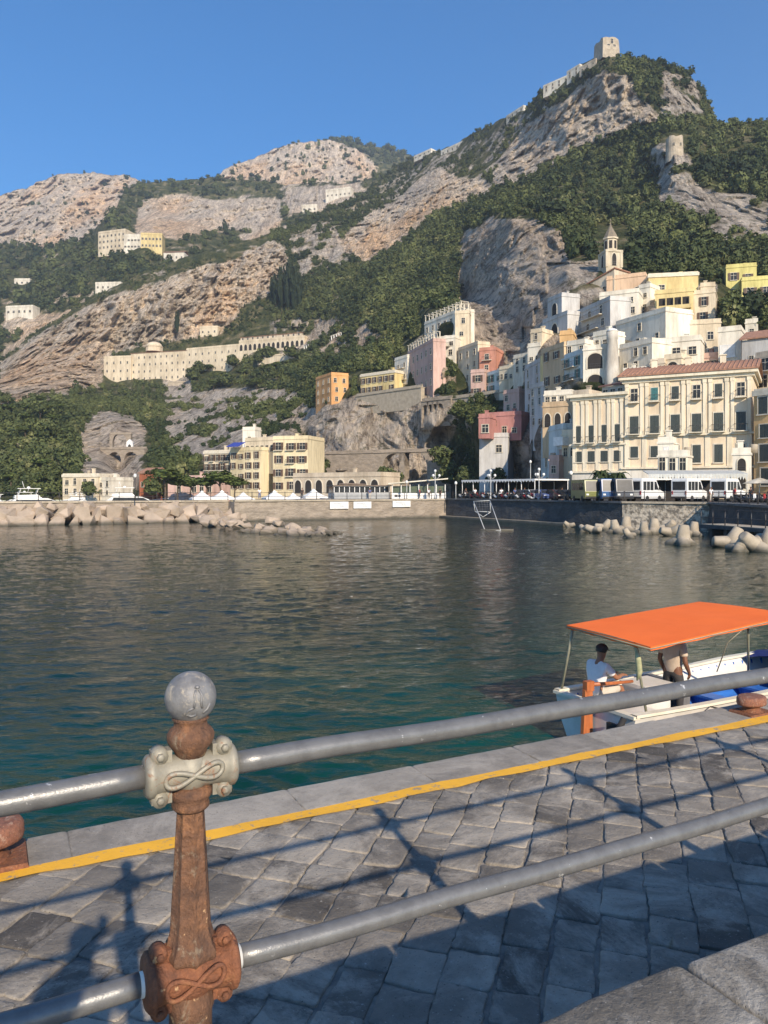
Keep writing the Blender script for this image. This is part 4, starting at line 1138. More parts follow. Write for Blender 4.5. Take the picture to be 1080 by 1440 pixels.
arched_wall('tunnel_portal', 'round road tunnel mouth in a rough stone face above the viaduct', 'tunnel portal', XY(154, D), XY(184, D), Z(611, D), Z(634, D),
            [((168 - 154) * D / F, 2.9, Z(620, D), Z(633, D))], 2)
c = P(183, 626, 314)
t = empty('shrine', c - Vector((0, 0, 2)), 0, 'small white shrine beside the tunnel mouth', 'shrine')
b = MB(); b.box((0, 0, 1.5), (2.6, 1.6, 3.0)); b.prism([(-1.5, 3.0), (1.5, 3.0), (0, 4.4)], -.9, .9, 'y'); b.build('body', M['white'], t)
b = MB(); b.prism([(-.6, .2), (.6, .2), (.6, 1.8), (0, 2.4), (-.6, 1.8)], -.84, -.7, 'y'); b.build('niche', M['voidd'], t)
b = MB()
a0, a1 = Vector(XY(100, 322)), Vector(XY(150, 322)); 
arched_wall('road_wall', 'low road retaining wall left of the tunnel mouth', 'wall', XY(104, 321), XY(139, 319), Z(628, 320), Z(640, 320), [], 2)
arched_wall('road_viaduct', 'road ledge wall with dark arches along the foot of the low cliff', 'viaduct', XY(437, 226), XY(634, 206), Z(637, 216), Z(700, 216),
            [((px - 437) / F * 214, 3.4 if px < 600 else 4.2, Z(655, 214), Z(696, 214)) for px in (574, 604)], 3)
arched_wall('arched_wall', 'grey retaining wall with blind arches in the rock gap', 'wall', XY(592, 224), XY(634, 216), Z(563, 220), Z(600, 220),
            [((px - 592) / F * 222, 1.25, Z(574, 220), Z(594, 220)) for px in (600, 609, 618, 627)], 1.5)
arched_wall('terrace_wall', 'pale terrace wall under the coral and turquoise houses', 'wall', XY(634, 217), XY(718, 200), Z(556, 208), Z(576, 208), [], 1.5, M['conc'])
arched_wall('terrace_wall', 'pale street wall under the yellow and pink house row', 'wall', XY(500, 254), XY(592, 231), Z(552, 243), Z(580, 243), [], 1.5, M['conc'])
arched_wall('garden_wall', 'white garden terrace wall below the convent arcade', 'wall', XY(362, 500), XY(415, 486), Z(500, 493), Z(511, 493), [], 2, plaster(CREAM))
arched_wall('arched_ruin', 'two weathered arches under the convent', 'wall', XY(236, 535), XY(266, 533), Z(538, 534), Z(560, 534), [((244 - 236) / F * 534, 1.9, Z(548, 534), Z(562, 534)), ((257 - 236) / F * 534, 1.9, Z(548, 534), Z(562, 534))], 2, M['towerstone'])
# colonnaded garden walk
A, B = Vector(P(428, 491, 500)), Vector(P(484, 471, 450))
t = empty('pergola_walk', A, 0, 'white columned pergola walk climbing from the convent', 'pergola')
b = MB(); n = 17
for k in range(n + 1):
    p = (B - A) * (k / n); b.box((p.x, p.y, p.z - .5), (.55, .55, 5.4), 0)
b.build('columns', M['white'], t)
b = MB(); b.tube([(0, 0, 2.2), tuple(B - A + Vector((0, 0, 2.2)))], .22, 4); b.tube([(0, 2.5, 2.4), tuple(B - A + Vector((0, 2.5, 2.4)))], .22, 4); b.build('beams', M['trim'], t)
# tapered white buttress tower among the houses
c = P(861, 541, 140); s = 140 / F
t = empty('buttress', (c.x, c.y, c.z - 2), 0, 'weathered white round buttress among the houses', 'buttress')
b = MB(); b.lathe([(11.5 * s, 0), (10 * s, 30 * s), (8 * s, 62 * s), (7 * s, 78 * s), (8 * s, 80 * s), (8 * s, 90 * s)], 14); b.build('shaft', plaster((.66, .62, .55), .6), t)
b = MB(); b.lathe([(8.6 * s, 90 * s), (6 * s, 93 * s), (.1, 95 * s)], 14); b.build('cap', M['white'], t)

# low dome on the convent roof
c = P(217, 493, 566)
t = empty('chapel_dome', (c.x, c.y, c.z - 1), 0, 'small cream dome rising behind the convent roof', 'dome')
b = MB(); b.lathe([(6.2, 0), (6.2, 3.2), (6.6, 3.3), (6.6, 3.7)], 12, smooth=False); b.build('drum', plaster(CREAM), t)
b = MB(); b.lathe([(6.1, 3.7), (5.4, 5.3), (3.9, 6.6), (1.8, 7.3), (.3, 7.5)], 16); b.build('cupola', plaster(CREAM), t)
# ================================================================== QUAYS AND GROUND
QA, QB = Vector((*XY(0, 92.9), 0)), Vector((*XY(627, 122), 0))
qd = (QB - QA).normalized(); qn = Vector((-qd.y, qd.x, 0))          # qn points inland
QC, QE, QG = Vector((*XY(875, 86), 0)), Vector((*XY(997, 80), 0)), Vector((*XY(1085, 62), 0))
ZL, ZR, ZA = 3.0, 3.0, 1.2
def wall_D(px): return 66.77 / ((px - 540) / F + .4667)
def ground(name, pts, z, m):
    b = MB(); b.add([(p[0], p[1], z) for p in pts], [tuple(range(len(pts)))])
    return tag(b.build(name, m), kind='structure')
QA2 = QA - qd * 90
e0 = QB + qn * .3
ground('quay', [QA2 + qn * 3.6, QA + qn * 3.6, QA + qd * 29.3 + qn * 3.3, QA + qd * 29.3 + qn * .3, QB + qn * .3, QB + qn * 11 + qd * 2, QB + qn * 11 - qd * 22, QB + qn * 6 - qd * 23, QA + qn * 6.5, QA2 + qn * 6.5], ZL, M['apron'])
ground('ground', [QA + qd * 20 + qn * 6, QB + qn * 4, (20, 175, 0), (30, 275, 0), (-90, 275, 0), (-80, 200, 0), (-46, 160, 0)], ZA, M['apron'])
ground('road', [QB + qn * .3 + Vector((.3, 0, 0)), QC + Vector((.5, .2, 0)), QE + Vector((.4, .4, 0)), QG + Vector((.6, 0, 0)), (70, 44, 0), (95, 190, 0), (30, 262, 0), (20, 175, 0)], ZR, M['asphalt'])

def wall_run(name, label, A, B, z1, z0, m, thick=.8, cap=True, ledge=None):
    A, B = Vector((A[0], A[1], 0)), Vector((B[0], B[1], 0)); W = (B - A).length
    t = empty(name, (A.x, A.y, 0), math.atan2(B.y - A.y, B.x - A.x), label, 'wall')
    n = max(6, int(W / 1.2)); k = 6
    pts = []
    g = np.random.default_rng(int(W * 10))
    for j in range(k):
        for i in range(n + 1):
            pts.append((W * i / n, g.uniform(-.07, .07) - .14 * (1 - j / (k - 1)), z0 + (z1 - z0) * j / (k - 1)))
    b = MB(); b.grid(pts, n + 1, k, False)
    b.box((W / 2, thick / 2 + .1, (z1 + z0) / 2 - .02), (W, thick, z1 - z0 - .02))
    b.build('face', m, t)
    if cap:
        c = MB(); m_ = max(3, int(W / 2.2))
        for i in range(m_): c.box((W * (i + .5) / m_, .25, z1 + .1), (W / m_ - .03, .85, .2 + .02 * (i % 3)))
        c.build('coping', M['conc'] if m is not M['darkwall'] else M['darkcap'], t)
    if ledge:
        l = MB(); l.box((W * ledge[1] / 2, -ledge[0] / 2, .05), (W * ledge[1], ledge[0], .62)); l.build('footing', M['conc'], t)
    return t
M['darkcap'] = mat('dark_coping', (.16, .155, .15), (.10, .10, .10), 1.2, .85, .4, 6, .05)
M['rubble'] = mat('rubble_wall', (.50, .44, .35), (.17, .15, .12), 1.7, .9, 1.0, 2.6, .15, lo=.42, hi=.56)
wall_run('quay_wall', 'long pale stone quay wall behind the breakwater rocks', QA2 + qn * 3.2, QA + qd * 29 + qn * 3.0, ZL - .25, -1.2, M['quay'])
wall_run('quay_wall', 'short return of the pale quay wall behind the rock islet', QA + qd * 29 + qn * 3.4, QA + qd * 29 + qn * .02, ZL - .22, -1.2, M['quay'], cap=False)
wall_run('quay_wall', 'pale stone quay wall with three white posters', QA + qd * 29, QB, ZL - .22, -1.2, M['quay'])
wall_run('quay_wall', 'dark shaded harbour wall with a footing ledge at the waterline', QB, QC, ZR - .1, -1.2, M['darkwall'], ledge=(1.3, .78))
wall_run('quay_wall', 'rubble stone harbour wall behind the concrete tetrapods', QC, QE, ZR - .1, -1.2, M['rubble'])
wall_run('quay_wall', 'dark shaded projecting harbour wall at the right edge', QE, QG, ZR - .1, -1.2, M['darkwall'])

# posters on the quay wall
for x0, x1, y0, y1, lb in ((463, 489, 705.5, 715.5, 'left of the three white posters on the quay wall'), (496, 521, 705.5, 715, 'middle of the three white posters on the quay wall'), (551, 576, 703.5, 713, 'right of the three white posters on the quay wall')):
    u = []
    for px in (x0, x1):
        # where that bearing meets the wall line
        k = (px - 540) / F; s_ = (QA.x - k * QA.y) / (k * qd.y - qd.x); u.append(s_)
    a, bb = QA + qd * u[0], QA + qd * u[1]
    t = empty('poster', (a.x, a.y, 0), math.atan2(qd.y, qd.x), lb, 'poster', 'white posters on the quay wall')
    w = u[1] - u[0]; D = a.y; z1, z0 = min(Z(y0, D), 2.72), Z(y1, D)
    b = MB(); b.box((w / 2, -.26, (z0 + z1) / 2), (w, .06, z1 - z0)); b.build('sheet', M['white'], t)
    b = MB()
    for k in range(3):
        b.box((w * (.42 + .1 * k), -.295, z0 + (z1 - z0) * (.72 - .2 * k)), (w * (.5 - .12 * k), .012, .09))
    b.build('print', mat('poster_ink', (.42, .45, .48), (.3, .34, .38), 5, .8), t)

# ================================================================== WATER
def water():
    xs = np.concatenate([np.linspace(-420, -60, 60, endpoint=False), np.linspace(-60, 1140, 600), np.linspace(1142, 1500, 60)])
    nr = 820
    ds = 5.2 * (290 / 5.2) ** np.linspace(0, 1, nr)
    PXg, Dg = np.meshgrid(xs, ds)
    X = (PXg - 540) / F * Dg; Y = Dg
    z = np.zeros_like(X)
    g = np.random.default_rng(5)
    sp = np.maximum(Dg * 2.0 / F, Dg * (math.log(290 / 5.2) / nr))
    Q3 = np.stack([X.ravel(), Y.ravel(), X.ravel() * 0], 1)
    mod = fbm(Q3 * .10, 3, 4).reshape(X.shape)
    warp = [fbm(Q3 * (.35 + .12 * k) + k * 7, 2, 60 + k).reshape(X.shape) for k in range(6)]
    for k in range(54):
        lam = 0.30 * (5.5 / 0.30) ** (g.random() ** 1.7)
        th = math.radians(99 + g.normal() * 30)
        kx, ky = math.cos(th) * 2 * math.pi / lam, math.sin(th) * 2 * math.pi / lam
        slope = .019 if lam < 1.3 else .012 * (1.3 / lam) ** .8
        amp = slope * lam / 6.283
        att = smooth01((lam / sp - 1.8) / 2.0)
        ph = kx * X + ky * Y + g.random() * 6.283 + 2.6 * warp[k % 6]
        s = np.sin(ph)
        z += amp * att * (s + .28 * np.sin(2 * ph + .6)) * np.clip(0.9 + 1.1 * mod, .25, 2)
    V = np.stack([X.ravel(), Y.ravel(), z.ravel()], 1)
    nc = len(xs)
    ii = (np.arange(nr - 1)[:, None] * nc + np.arange(nc - 1)[None]).ravel()
    Q = np.stack([ii, ii + 1, ii + nc + 1, ii + nc], 1)
    m, nt, b = new_mat('sea_water')
    v = coords(nt, (1, 1, 1), True)
    big = noise(nt, v, .10, 4, .6)
    dp = nt.nodes.new('ShaderNodeVectorMath'); dp.operation = 'DOT_PRODUCT'; dp.inputs[1].default_value = (-.4602, .8878, 0)
    nt.links.new(v, dp.inputs[0])
    mr = nt.nodes.new('ShaderNodeMapRange'); mr.inputs['From Min'].default_value = 7.6; mr.inputs['From Max'].default_value = 24.0
    nt.links.new(dp.outputs['Value'], mr.inputs['Value'])          # the bottom shelves away from the pier
    cr = ramp(nt, big, [(.34, (.0022, .026, .020)), (.52, (.003, .050, .036)), (.70, (.0045, .078, .052))])
    nt.links.new(mix(nt, mr.outputs[0], cr, (.0014, .0150, .0110)), b.inputs['Base Color'])
    b.inputs['Roughness'].default_value = .035
    b.inputs['IOR'].default_value = 1.333
    b.inputs['Specular IOR Level'].default_value = .5
    n1 = noise(nt, coords(nt, (.7, 1.5, 1), True), 4.2, 4, .62, .5)
    n2 = noise(nt, coords(nt, (.6, 1.4, 1), True), .75, 3, .6, .4)
    ad = nt.nodes.new('ShaderNodeMath'); ad.operation = 'MULTIPLY_ADD'; ad.inputs[1].default_value = .32
    nt.links.new(n1, ad.inputs[0]); nt.links.new(n2, ad.inputs[2])
    nt.links.new(bump(nt, ad.outputs[0], .60, .12), b.inputs['Normal'])
    o = link_mesh('water', np_mesh('water', V, Q, m, True))
    tag(o, kind='structure')
water()

# ================================================================== ROCKS
def rock_mesh(seed, n=16, bev=.05, sq=.8):
    g = np.random.default_rng(seed); bm = bmesh.new()
    for k in range(n):
        p = g.uniform(-1, 1, 3); m_ = max(abs(p)); p = p / m_ * (sq + (1 - sq) * g.random()) if k % 3 else p / np.linalg.norm(p)
        bm.verts.new(tuple(p * np.array([1, .9, .85])))
    r = bmesh.ops.convex_hull(bm, input=bm.verts)
    bmesh.ops.delete(bm, geom=list(set(r['geom_interior'] + r['geom_unused'])), context='VERTS')
    bmesh.ops.dissolve_limit(bm, angle_limit=R(12), verts=bm.verts, edges=bm.edges)
    bmesh.ops.bevel(bm, geom=list(bm.edges), offset=bev, segments=2, affect='EDGES', clamp_overlap=True)
    bmesh.ops.recalc_face_normals(bm, faces=bm.faces)
    me = bpy.data.meshes.new('boulder'); bm.to_mesh(me); bm.free()
    me.materials.append(M['boulder'])
    return me
RK = [rock_mesh(s, 13, .03) for s in range(40, 48)]
RK2 = [rock_mesh(s, 17, .06, .6) for s in range(60, 67)]
g = random.Random(3)
u = -34.0
while u < 32:
    for row, (off, zc, sz) in enumerate(((.5, .1, 1.35), (1.5, 1.25, 1.25), (2.7, 2.0, .95))):
        if u > 24 and row == 2 and g.random() < .5: continue
        s = sz * g.uniform(.85, 1.25)
        p = QA + qd * (u + g.uniform(-.3, .3) + row * .9) + qn * (off + g.uniform(-.25, .25))
        o = link_mesh('boulder', RK[g.randrange(8)], None, (p.x, p.y, zc + g.uniform(-.15, .12)))
        o.rotation_euler = (g.uniform(-.35, .35), g.uniform(-.35, .35), g.uniform(0, 6.28)); o.scale = (s * 1.1, s, s)
        tag(o, 'big angular pale block in the breakwater below the yachts', 'boulder', 'breakwater blocks below the yachts')
    u += g.uniform(1.75, 2.2)
# low islet of rounded rocks in front of the quay
for k in range(62):
    f = k / 62.0
    px = 288 + 190 * f + g.uniform(-6, 6)
    y = 742 + 12 * math.sin(min(1, f * 1.3) * 1.5) - abs(g.gauss(0, 4.0))
    D = HC * F / (y - HY)
    r = g.uniform(.35, .85) * (1.0 if f < .9 else .6)
    if k % 6 == 0: r *= 1.35
    a = P(px, y, D)
    o = link_mesh('rock', RK2[g.randrange(7)], None, (a.x, a.y, g.uniform(-.1, .25) + (.55 if y < 746 else 0)))
    o.rotation_euler = (g.uniform(-.5, .5), g.uniform(-.5, .5), g.uniform(0, 6.28)); o.scale = (r * 1.35, r, r * .85)
    tag(o, 'rounded pale rock in the low islet before the quay wall', 'rock', 'rocks of the low islet')

# ================================================================== TETRAPODS
def tetrapod_mesh():
    b = MB()
    dirs = [Vector((0, 0, 1))] + [Vector((math.cos(a) * .943, math.sin(a) * .943, -.333)) for a in (0, 2.094, 4.189)]
    for d in dirs:
        d = d.normalized()
        b.tube([d * -.1, d * .35, d * 1.25, d * 1.34, d * 1.36], [.55, .56, .40, .35, .22], 16)
    return b.mesh('tetrapod', M['conc'])
TM = tetrapod_mesh()
spots = [(822, 748, .6, (.9, .3, 0)), (836, 750, .75, (1.3, -.4, .4)), (850, 746, .8, (.5, .3, 1)), (862, 740, .8, (1.0, .2, 2)), (866, 750, .85, (1.9, .3, .3)), (880, 748, 1.0, (.05, .05, 1)), (884, 757, .6, (1.4, .7, 2)),
 (905, 752, .8, (.15, -.1, .5)), (920, 751, .95, (.1, .1, 2)), (938, 748, .9, (.7, -.5, 1)), (945, 754, .9, (.9, -.3, 1)), (960, 767, 1.0, (.0, .1, .3)), (975, 754, .85, (.1, .05, 1)), (1028, 770, 1.0, (.4, .3, 1)), (1040, 776, .75, (.25, -.3, 2)), (1062, 776, 1.05, (1.9, -.4, .4)), (1078, 776, 1.0, (.2, .0, 1)), (800, 742, .55, (1.2, .1, 1))]
for k, (px, y, s, r) in enumerate(spots):
    D = HC * F / (y - HY) + .5
    o = link_mesh('tetrapod', TM, None, (*XY(px, D), .25 * s)); o.rotation_euler = r; o.scale = (s, s, s)
    tag(o, 'sandy concrete tetrapod heaped at the foot of the harbour wall', 'tetrapod', 'tetrapods below the harbour wall')

# landing stage at the right
a = Vector((*XY(986, 66), 0)); bdir = (Vector((*XY(1120, 55), 0)) - a)
t = empty('landing_stage', a, math.atan2(bdir.y, bdir.x), 'low dark landing stage with iron railings behind the tetrapods', 'landing stage')
W = bdir.length
b = MB(); b.box((W / 2, 1.2, 1.25), (W, 2.6, .3)); 
for k in range(6): b.box((W * (k + .5) / 6, 1.2, .4), (.35, 1.8, 1.6))
b.build('deck', M['darkwall'], t)
b = MB(); b.box((W / 2, 1.2, 1.43), (W, 2.5, .05)); b.build('planks', M['conc'], t)
b = MB()
for k in range(8): b.tube([(W * k / 7, .0, 1.4), (W * k / 7, .0, 2.75)], .045, 6)
for z in (2.05, 2.7): b.tube([(0, 0, z), (W, 0, z)], .035, 6)
b.build('railing', M['iron'], t)

# ================================================================== RAILINGS ON THE QUAYS
def rail_run(A, B, z, label, step=2.4, h=1.05, m='iron', bars=(0.5, 1.0)):
    A, B = Vector((A[0], A[1], 0)), Vector((B[0], B[1], 0)); W = (B - A).length
    t = empty('quay_railing', (A.x, A.y, z), math.atan2(B.y - A.y, B.x - A.x), label, 'railing')
    n = int(W / step)
    pm_ = MB(); pm_.tube([(0, 0, 0), (0, 0, h)], [.06, .045], 6); pm_.lathe([(.02, h), (.07, h + .05), (.02, h + .11)], 6)
    me = pm_.mesh('post', M[m])
    for k in range(min(n + 1, 60)): link_mesh('post', me, t, (W * k / n, 0, 0))
    b = MB()
    for q in bars: b.tube([(0, 0, h * q - .03), (W, 0, h * q - .03)], .03, 5)
    b.build('rail', M[m], t)
rail_run(QA - qd * 30 + qn * 3.5, QA + qd * 29 + qn * 3.2, ZL, 'black iron railing along the breakwater quay by the yachts')
rail_run(QA + qd * 29.2 + qn * .4, QB + qn * .35, ZL, 'black iron railing on the quay wall above the white posters')
rail_run(QB + qn * .3, QC + Vector((.3, .3, 0)), ZR + .1, 'black iron railing on the dark harbour wall')
rail_run(QC + Vector((.4, .35, 0)), QE + Vector((0, .4, 0)), ZR + .1, 'iron railing above the rubble harbour wall', 2.0)
rail_run(QE + Vector((.4, .1, 0)), QG + Vector((.5, 0, 0)), ZR + .1, 'iron railing on the projecting dark wall', 2.2)

# ================================================================== TENTS, YACHTS, RESTAURANT
def tent_mesh():
    b = MB(); w = 2.1
    pr = [(w, 2.15), (w * .62, 2.5), (w * .3, 2.95), (.08, 3.6)]
    for (r0, z0), (r1, z1) in zip(pr[:-1], pr[1:]):
        q0 = [(-r0, -r0), (r0, -r0), (r0, r0), (-r0, r0)]; q1 = [(-r1, -r1), (r1, -r1), (r1, r1), (-r1, r1)]
        for k in range(4):
            j = (k + 1) % 4
            b.add([(*q0[k], z0), (*q0[j], z0), (*q1[j], z1), (*q1[k], z1)], [(0, 1, 2, 3)], False)
    for (x, y, sx, sy) in ((0, -w, 2 * w, .04), (0, w, 2 * w, .04), (-w, 0, .04, 2 * w), (w, 0, .04, 2 * w)): b.box((x, y, 2.0), (sx, sy, .32))
    return b.mesh('canopy', M['whitem'])
TN = tent_mesh()
b = MB()
for x in (-2, 2):
    for y in (-2, 2): b.box((x, y, 1.0), (.08, .08, 2.0))
TL = b.mesh('leg_frame', M['white'])
b = MB(); b.box((0, 0, .5), (3.2, .8, 1.0)); b.box((0, 0, 1.04), (3.4, 1.0, .08)); TC = b.mesh('counter', M['conc'])
for px, D, s in ((284, 127, .86), (312, 128, .88), (342, 129, .80), (386, 132, .88), (412, 133, .76), (441, 134, .95)):
    t = empty('market_tent', (*XY(px, D), ZA), R(22), 'white peaked market tent on the quay before the harbour hotel', 'tent', 'white tents on the quay')
    t.scale = (s, s, s)
    link_mesh('canopy', TN, t); link_mesh('leg_frame', TL, t); link_mesh('counter', TC, t)

def yacht():
    root = empty('motor_yacht', (0, 0, 0))
    # hull from stations along x (bow at +x)
    L_ = 16.0; n = 13; pts = []
    prof = lambda f: (1 - max(0, (f - .45) / .55) ** 2.2)
    st = []
    for i in range(n):
        f = i / (n - 1); x = -L_ / 2 + L_ * f; w = 2.2 * prof(f) + .02; sh = 1.7 + .9 * f ** 2
        st.append([(x - (1 - f) * .0 + (.9 * f ** 3) * k_, y_ * w, z_ * sh - .3) for k_, y_, z_ in ((0, -.15, -.1), (.2, -.78, .18), (.6, -.95, .55), (1, -1, 1), (1, 1, 1), (.6, .95, .55), (.2, .78, .18), (0, .15, -.1))])
    vs = [p for s in st for p in s]; fs = []
    for i in range(n - 1):
        for j in range(7): fs.append((i * 8 + j, (i + 1) * 8 + j, (i + 1) * 8 + j + 1, i * 8 + j + 1))
    fs.append(tuple(range(8))); fs.append(tuple((n - 1) * 8 + j for j in range(8))[::-1])
    b = MB(); b.add(vs, fs, False); b.build('hull', M['gel'], root)
    b = MB(); b.prism([(-6.5, 1.35), (4.2, 1.75), (2.6, 2.9), (.8, 3.6), (-5.0, 3.6), (-6.6, 2.6)], -1.65, 1.65, 'y')
    b.prism([(-5.4, 3.6), (-.2, 3.6), (-1.0, 4.35), (-5.2, 4.2)], -1.35, 1.35, 'y')
    b.build('cabin', M['gel'], root)
    b = MB(); 
    for s in (-1, 1): b.prism([(-5.4, 2.35), (2.9, 2.45), (1.5, 3.25), (-5.0, 3.3)], s * 1.62, s * 1.68, 'y')
    b.prism([(3.35, 2.4), (2.72, 2.85), (1.25, 3.42), (1.5, 3.48), (2.85, 2.95), (3.55, 2.42)], -1.45, 1.45, 'y')
    b.build('window', M['glass'], root)
    b = MB()
    for x in (-4.6, -1.4):
        for s in (-1, 1): b.tube([(x, s * 1.2, 4.2), (x + .5, s * 1.1, 5.5)], .06, 5)
    b.box((-2.6, 0, 5.55), (4.2, 2.6, .12)); b.tube([(-3.4, 0, 5.6), (-3.8, 0, 7.0)], .05, 5); b.lathe([(.05, 0), (.35, .05), (.3, .3), (.05, .38)], 10, c=(-2.6, 0, 5.6))
    b.build('flybridge_top', M['gel'], root)
    b = MB(); b.tube([(-6, -2.05, 2.1), (2, -2.1, 2.5), (6.5, -1.1, 3.1), (8.2, 0, 3.4), (6.5, 1.1, 3.1), (2, 2.1, 2.5)], .035, 5)
    for x, y, z in ((-4, -2.08, 1.4), (-1, -2.1, 1.6), (2, -2.1, 1.8), (5, -1.6, 2.2), (7, -.8, 2.6)): b.tube([(x, y, z), (x, y, z + .7)], .025, 4)
    b.build('guard_rail', M['chrome'], root)
    return root
M['gel'] = mat('white_gelcoat', (.80, .79, .76), (.70, .69, .66), 1.5, .25)
Y0 = yacht()
ys = [(8, 106, 24, .8, 'white motor yacht nearest the breakwater railing at the far left'), (60, 118, 30, 1.0, 'white motor yacht with dark cabin glass moored left of the small tent'), (192, 140, 18, 1.05, 'large white motor yacht moored in front of the pine trees'), (120, 130, 26, .72, 'smaller white motor yacht between two larger yachts'), (-30, 112, 32, .95, 'white motor yacht at the left edge of the marina'), (95, 148, 200, .8, 'white motor yacht moored stern first behind the others'), (20, 136, 210, .85, 'white motor yacht moored near the wooded slope')]
for k, (px, D, rz, s, lb) in enumerate(ys):
    o = Y0 if k == 0 else copy_tree(Y0)
    o.location = (*XY(px, D), 0.0); o.rotation_euler = (0, 0, R(rz)); o.location *= 1.12; s *= .84; o.scale = (s, s, s)
    tag(o, lb, 'yacht', 'white motor yachts in the marina')

# long glazed restaurant on the quay
a = Vector((*XY(470, 123.5), 0)); bb = Vector((*XY(548, 126), 0)); W = (bb - a).length
t = empty('restaurant', (a.x, a.y, ZL), math.atan2(bb.y - a.y, bb.x - a.x), 'long low glazed restaurant pavilion with grey panels on the quay', 'restaurant')
b = MB(); b.box((W / 2, 2.5, .45), (W, 5, .9)); b.build('base', mat('grey_panel', (.34, .35, .35), (.26, .27, .28), 2, .5), t)
b = MB()
for k in range(12): b.box((W * k / 11, .05, 1.45), (.1, .1, 1.2))
b.box((W / 2, .05, 1.98), (W, .14, .1)); b.box((W / 2, .05, .95), (W, .14, .08)); b.build('window_frame', M['white'], t)
b = MB(); b.box((W / 2, 2.5, 1.45), (W - .2, 4.7, 1.05)); b.build('glazing', M['glass'], t)
b = MB(); b.box((W / 2, 2.5, 2.12), (W + .5, 5.6, .18)); b.tube([(1, 1, 2.35), (W * .3, 1, 2.4), (W * .6, 1, 2.3)], .16, 6); b.build('roof', mat('brown_roof', (.20, .15, .11), (.13, .10, .08), 2, .9), t)
a = Vector((*XY(551, 124.5), 0)); bb = Vector((*XY(627, 124.5), 0)); W = (bb - a).length
t = empty('pavilion', (a.x, a.y, ZL), 0, 'white terrace pavilion with a sloping cream roof at the quay corner', 'pavilion')
b = MB(); b.box((W / 2, 3, .4), (W, 6, .8)); b.build('base', M['white'], t)
b = MB()
for k in range(7): b.box((.1 + (W - .2) * k / 6, .1, 1.5), (.12, .12, 1.6))
b.box((W / 2, .1, .86), (W, .14, .1)); b.build('post', M['white'], t)
b = MB(); b.box((W / 2, 3.2, 1.45), (W - .3, 5, 1.2)); b.build('glazing', M['glassgreen'] if 'glassgreen' in M else mat('green_glass', (.10, .12, .08), (.06, .08, .05), 3, .2), t)
b = MB(); b.prism([(-.6, 2.35), (W + .3, 3.15), (W + .3, 3.33), (-.6, 2.53)], -.6, 6.2, 'y'); b.build('roof', plaster((.74, .70, .58)), t)
b = MB(); b.box((W * .08, .02, .45), (.5, .05, .4)); b.box((W * .14, .02, .45), (.4, .05, .4)); b.build('vent', M['iron'], t)
# open cafe with a flat white roof on the dark quay
a = Vector((*XY(649, 128), 0)); bb = Vector((*XY(752, 113), 0)); W = (bb - a).length
t = empty('cafe', (a.x, a.y, ZR), math.atan2(bb.y - a.y, bb.x - a.x), 'open cafe terrace with a long flat white roof on the dark quay', 'cafe')
b = MB(); b.box((W / 2, 3.5, 2.95), (W, 7, .22))
for k in range(26): b.prism([(W * k / 26, 2.84), (W * (k + 1) / 26 - .06, 2.84), (W * (k + .5) / 26, 2.58)], -.06, -.02, 'y')
b.build('roof', M['whitem'], t)
b = MB()
for k in range(7):
    for y in (.1, 6.8): b.tube([(.1 + (W - .2) * k / 6, y, 0), (.1 + (W - .2) * k / 6, y, 2.9)], .06, 6)
b.build('post', M['white'], t)
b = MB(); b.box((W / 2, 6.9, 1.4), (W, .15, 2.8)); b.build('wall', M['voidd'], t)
tb = MB(); tb.lathe([(.4, .7), (.42, .74), (.05, .75)], 10); tb.lathe([(.05, 0), (.05, .7)], 6); tb.lathe([(.25, 0), (.2, .05)], 8)
cme = tb.mesh('cafe_table', M['white'])
cb = MB(); cb.box((0, 0, .45), (.42, .42, .05)); cb.box((0, .2, .72), (.42, .05, .5))
for x in (-.18, .18):
    for y in (-.18, .18): cb.box((x, y, .22), (.04, .04, .44))
chm = cb.mesh('cafe_chair', M['white'])
ca, sa = math.cos(t.rotation_euler.z), math.sin(t.rotation_euler.z)
for k in range(9):
    x, y = W * (k + .6) / 9.4, random.uniform(1.5, 4.5)
    q = Vector((a.x + x * ca - y * sa, a.y + x * sa + y * ca, ZR))
    tag(link_mesh('cafe_table', cme, None, q), 'small round white table under the cafe roof', 'table', 'cafe tables')
    for dx in (-.75, .75):
        q2 = Vector((a.x + (x + dx) * ca - y * sa, a.y + (x + dx) * sa + y * ca, ZR))
        tag(link_mesh('cafe_chair', chm, None, q2, R(90 if dx < 0 else -90) + t.rotation_euler.z), 'white chair at a table under the cafe roof', 'chair', 'cafe chairs')

# ================================================================== LAMPS
def lamp_triple():
    r = empty('street_lamp', (0, 0, 0))
    b = MB(); b.lathe([(.22, 0), (.2, .3), (.10, .6), (.07, 1.6), (.06, 4.0)], 8); b.build('pole', M['whitegrey'], r)
    b = MB()
    for k in range(3):
        a = k * 2.094
        b.tube([(0, 0, 3.2), (.35 * math.cos(a), .35 * math.sin(a), 3.05), (.62 * math.cos(a), .62 * math.sin(a), 3.3)], .035, 5)
    b.build('arm', M['whitegrey'], r)
    g_ = MB(); g_.lathe([(.05, 0), (.16, .05), (.2, .2), (.16, .36), (.04, .42)], 10); gm = g_.mesh('globe', M['globe'])
    for k in range(3):
        a = k * 2.094; link_mesh('globe', gm, r, (.62 * math.cos(a), .62 * math.sin(a), 3.3))
    link_mesh('globe', gm, r, (0, 0, 4.0))
    return r
M['whitegrey'] = mat('grey_cast_iron', (.45, .46, .46), (.34, .35, .35), 6, .6)
M['globe'] = mat('lamp_globe', (.75, .75, .73), (.65, .65, .62), 4, .3)
L0 = lamp_triple()
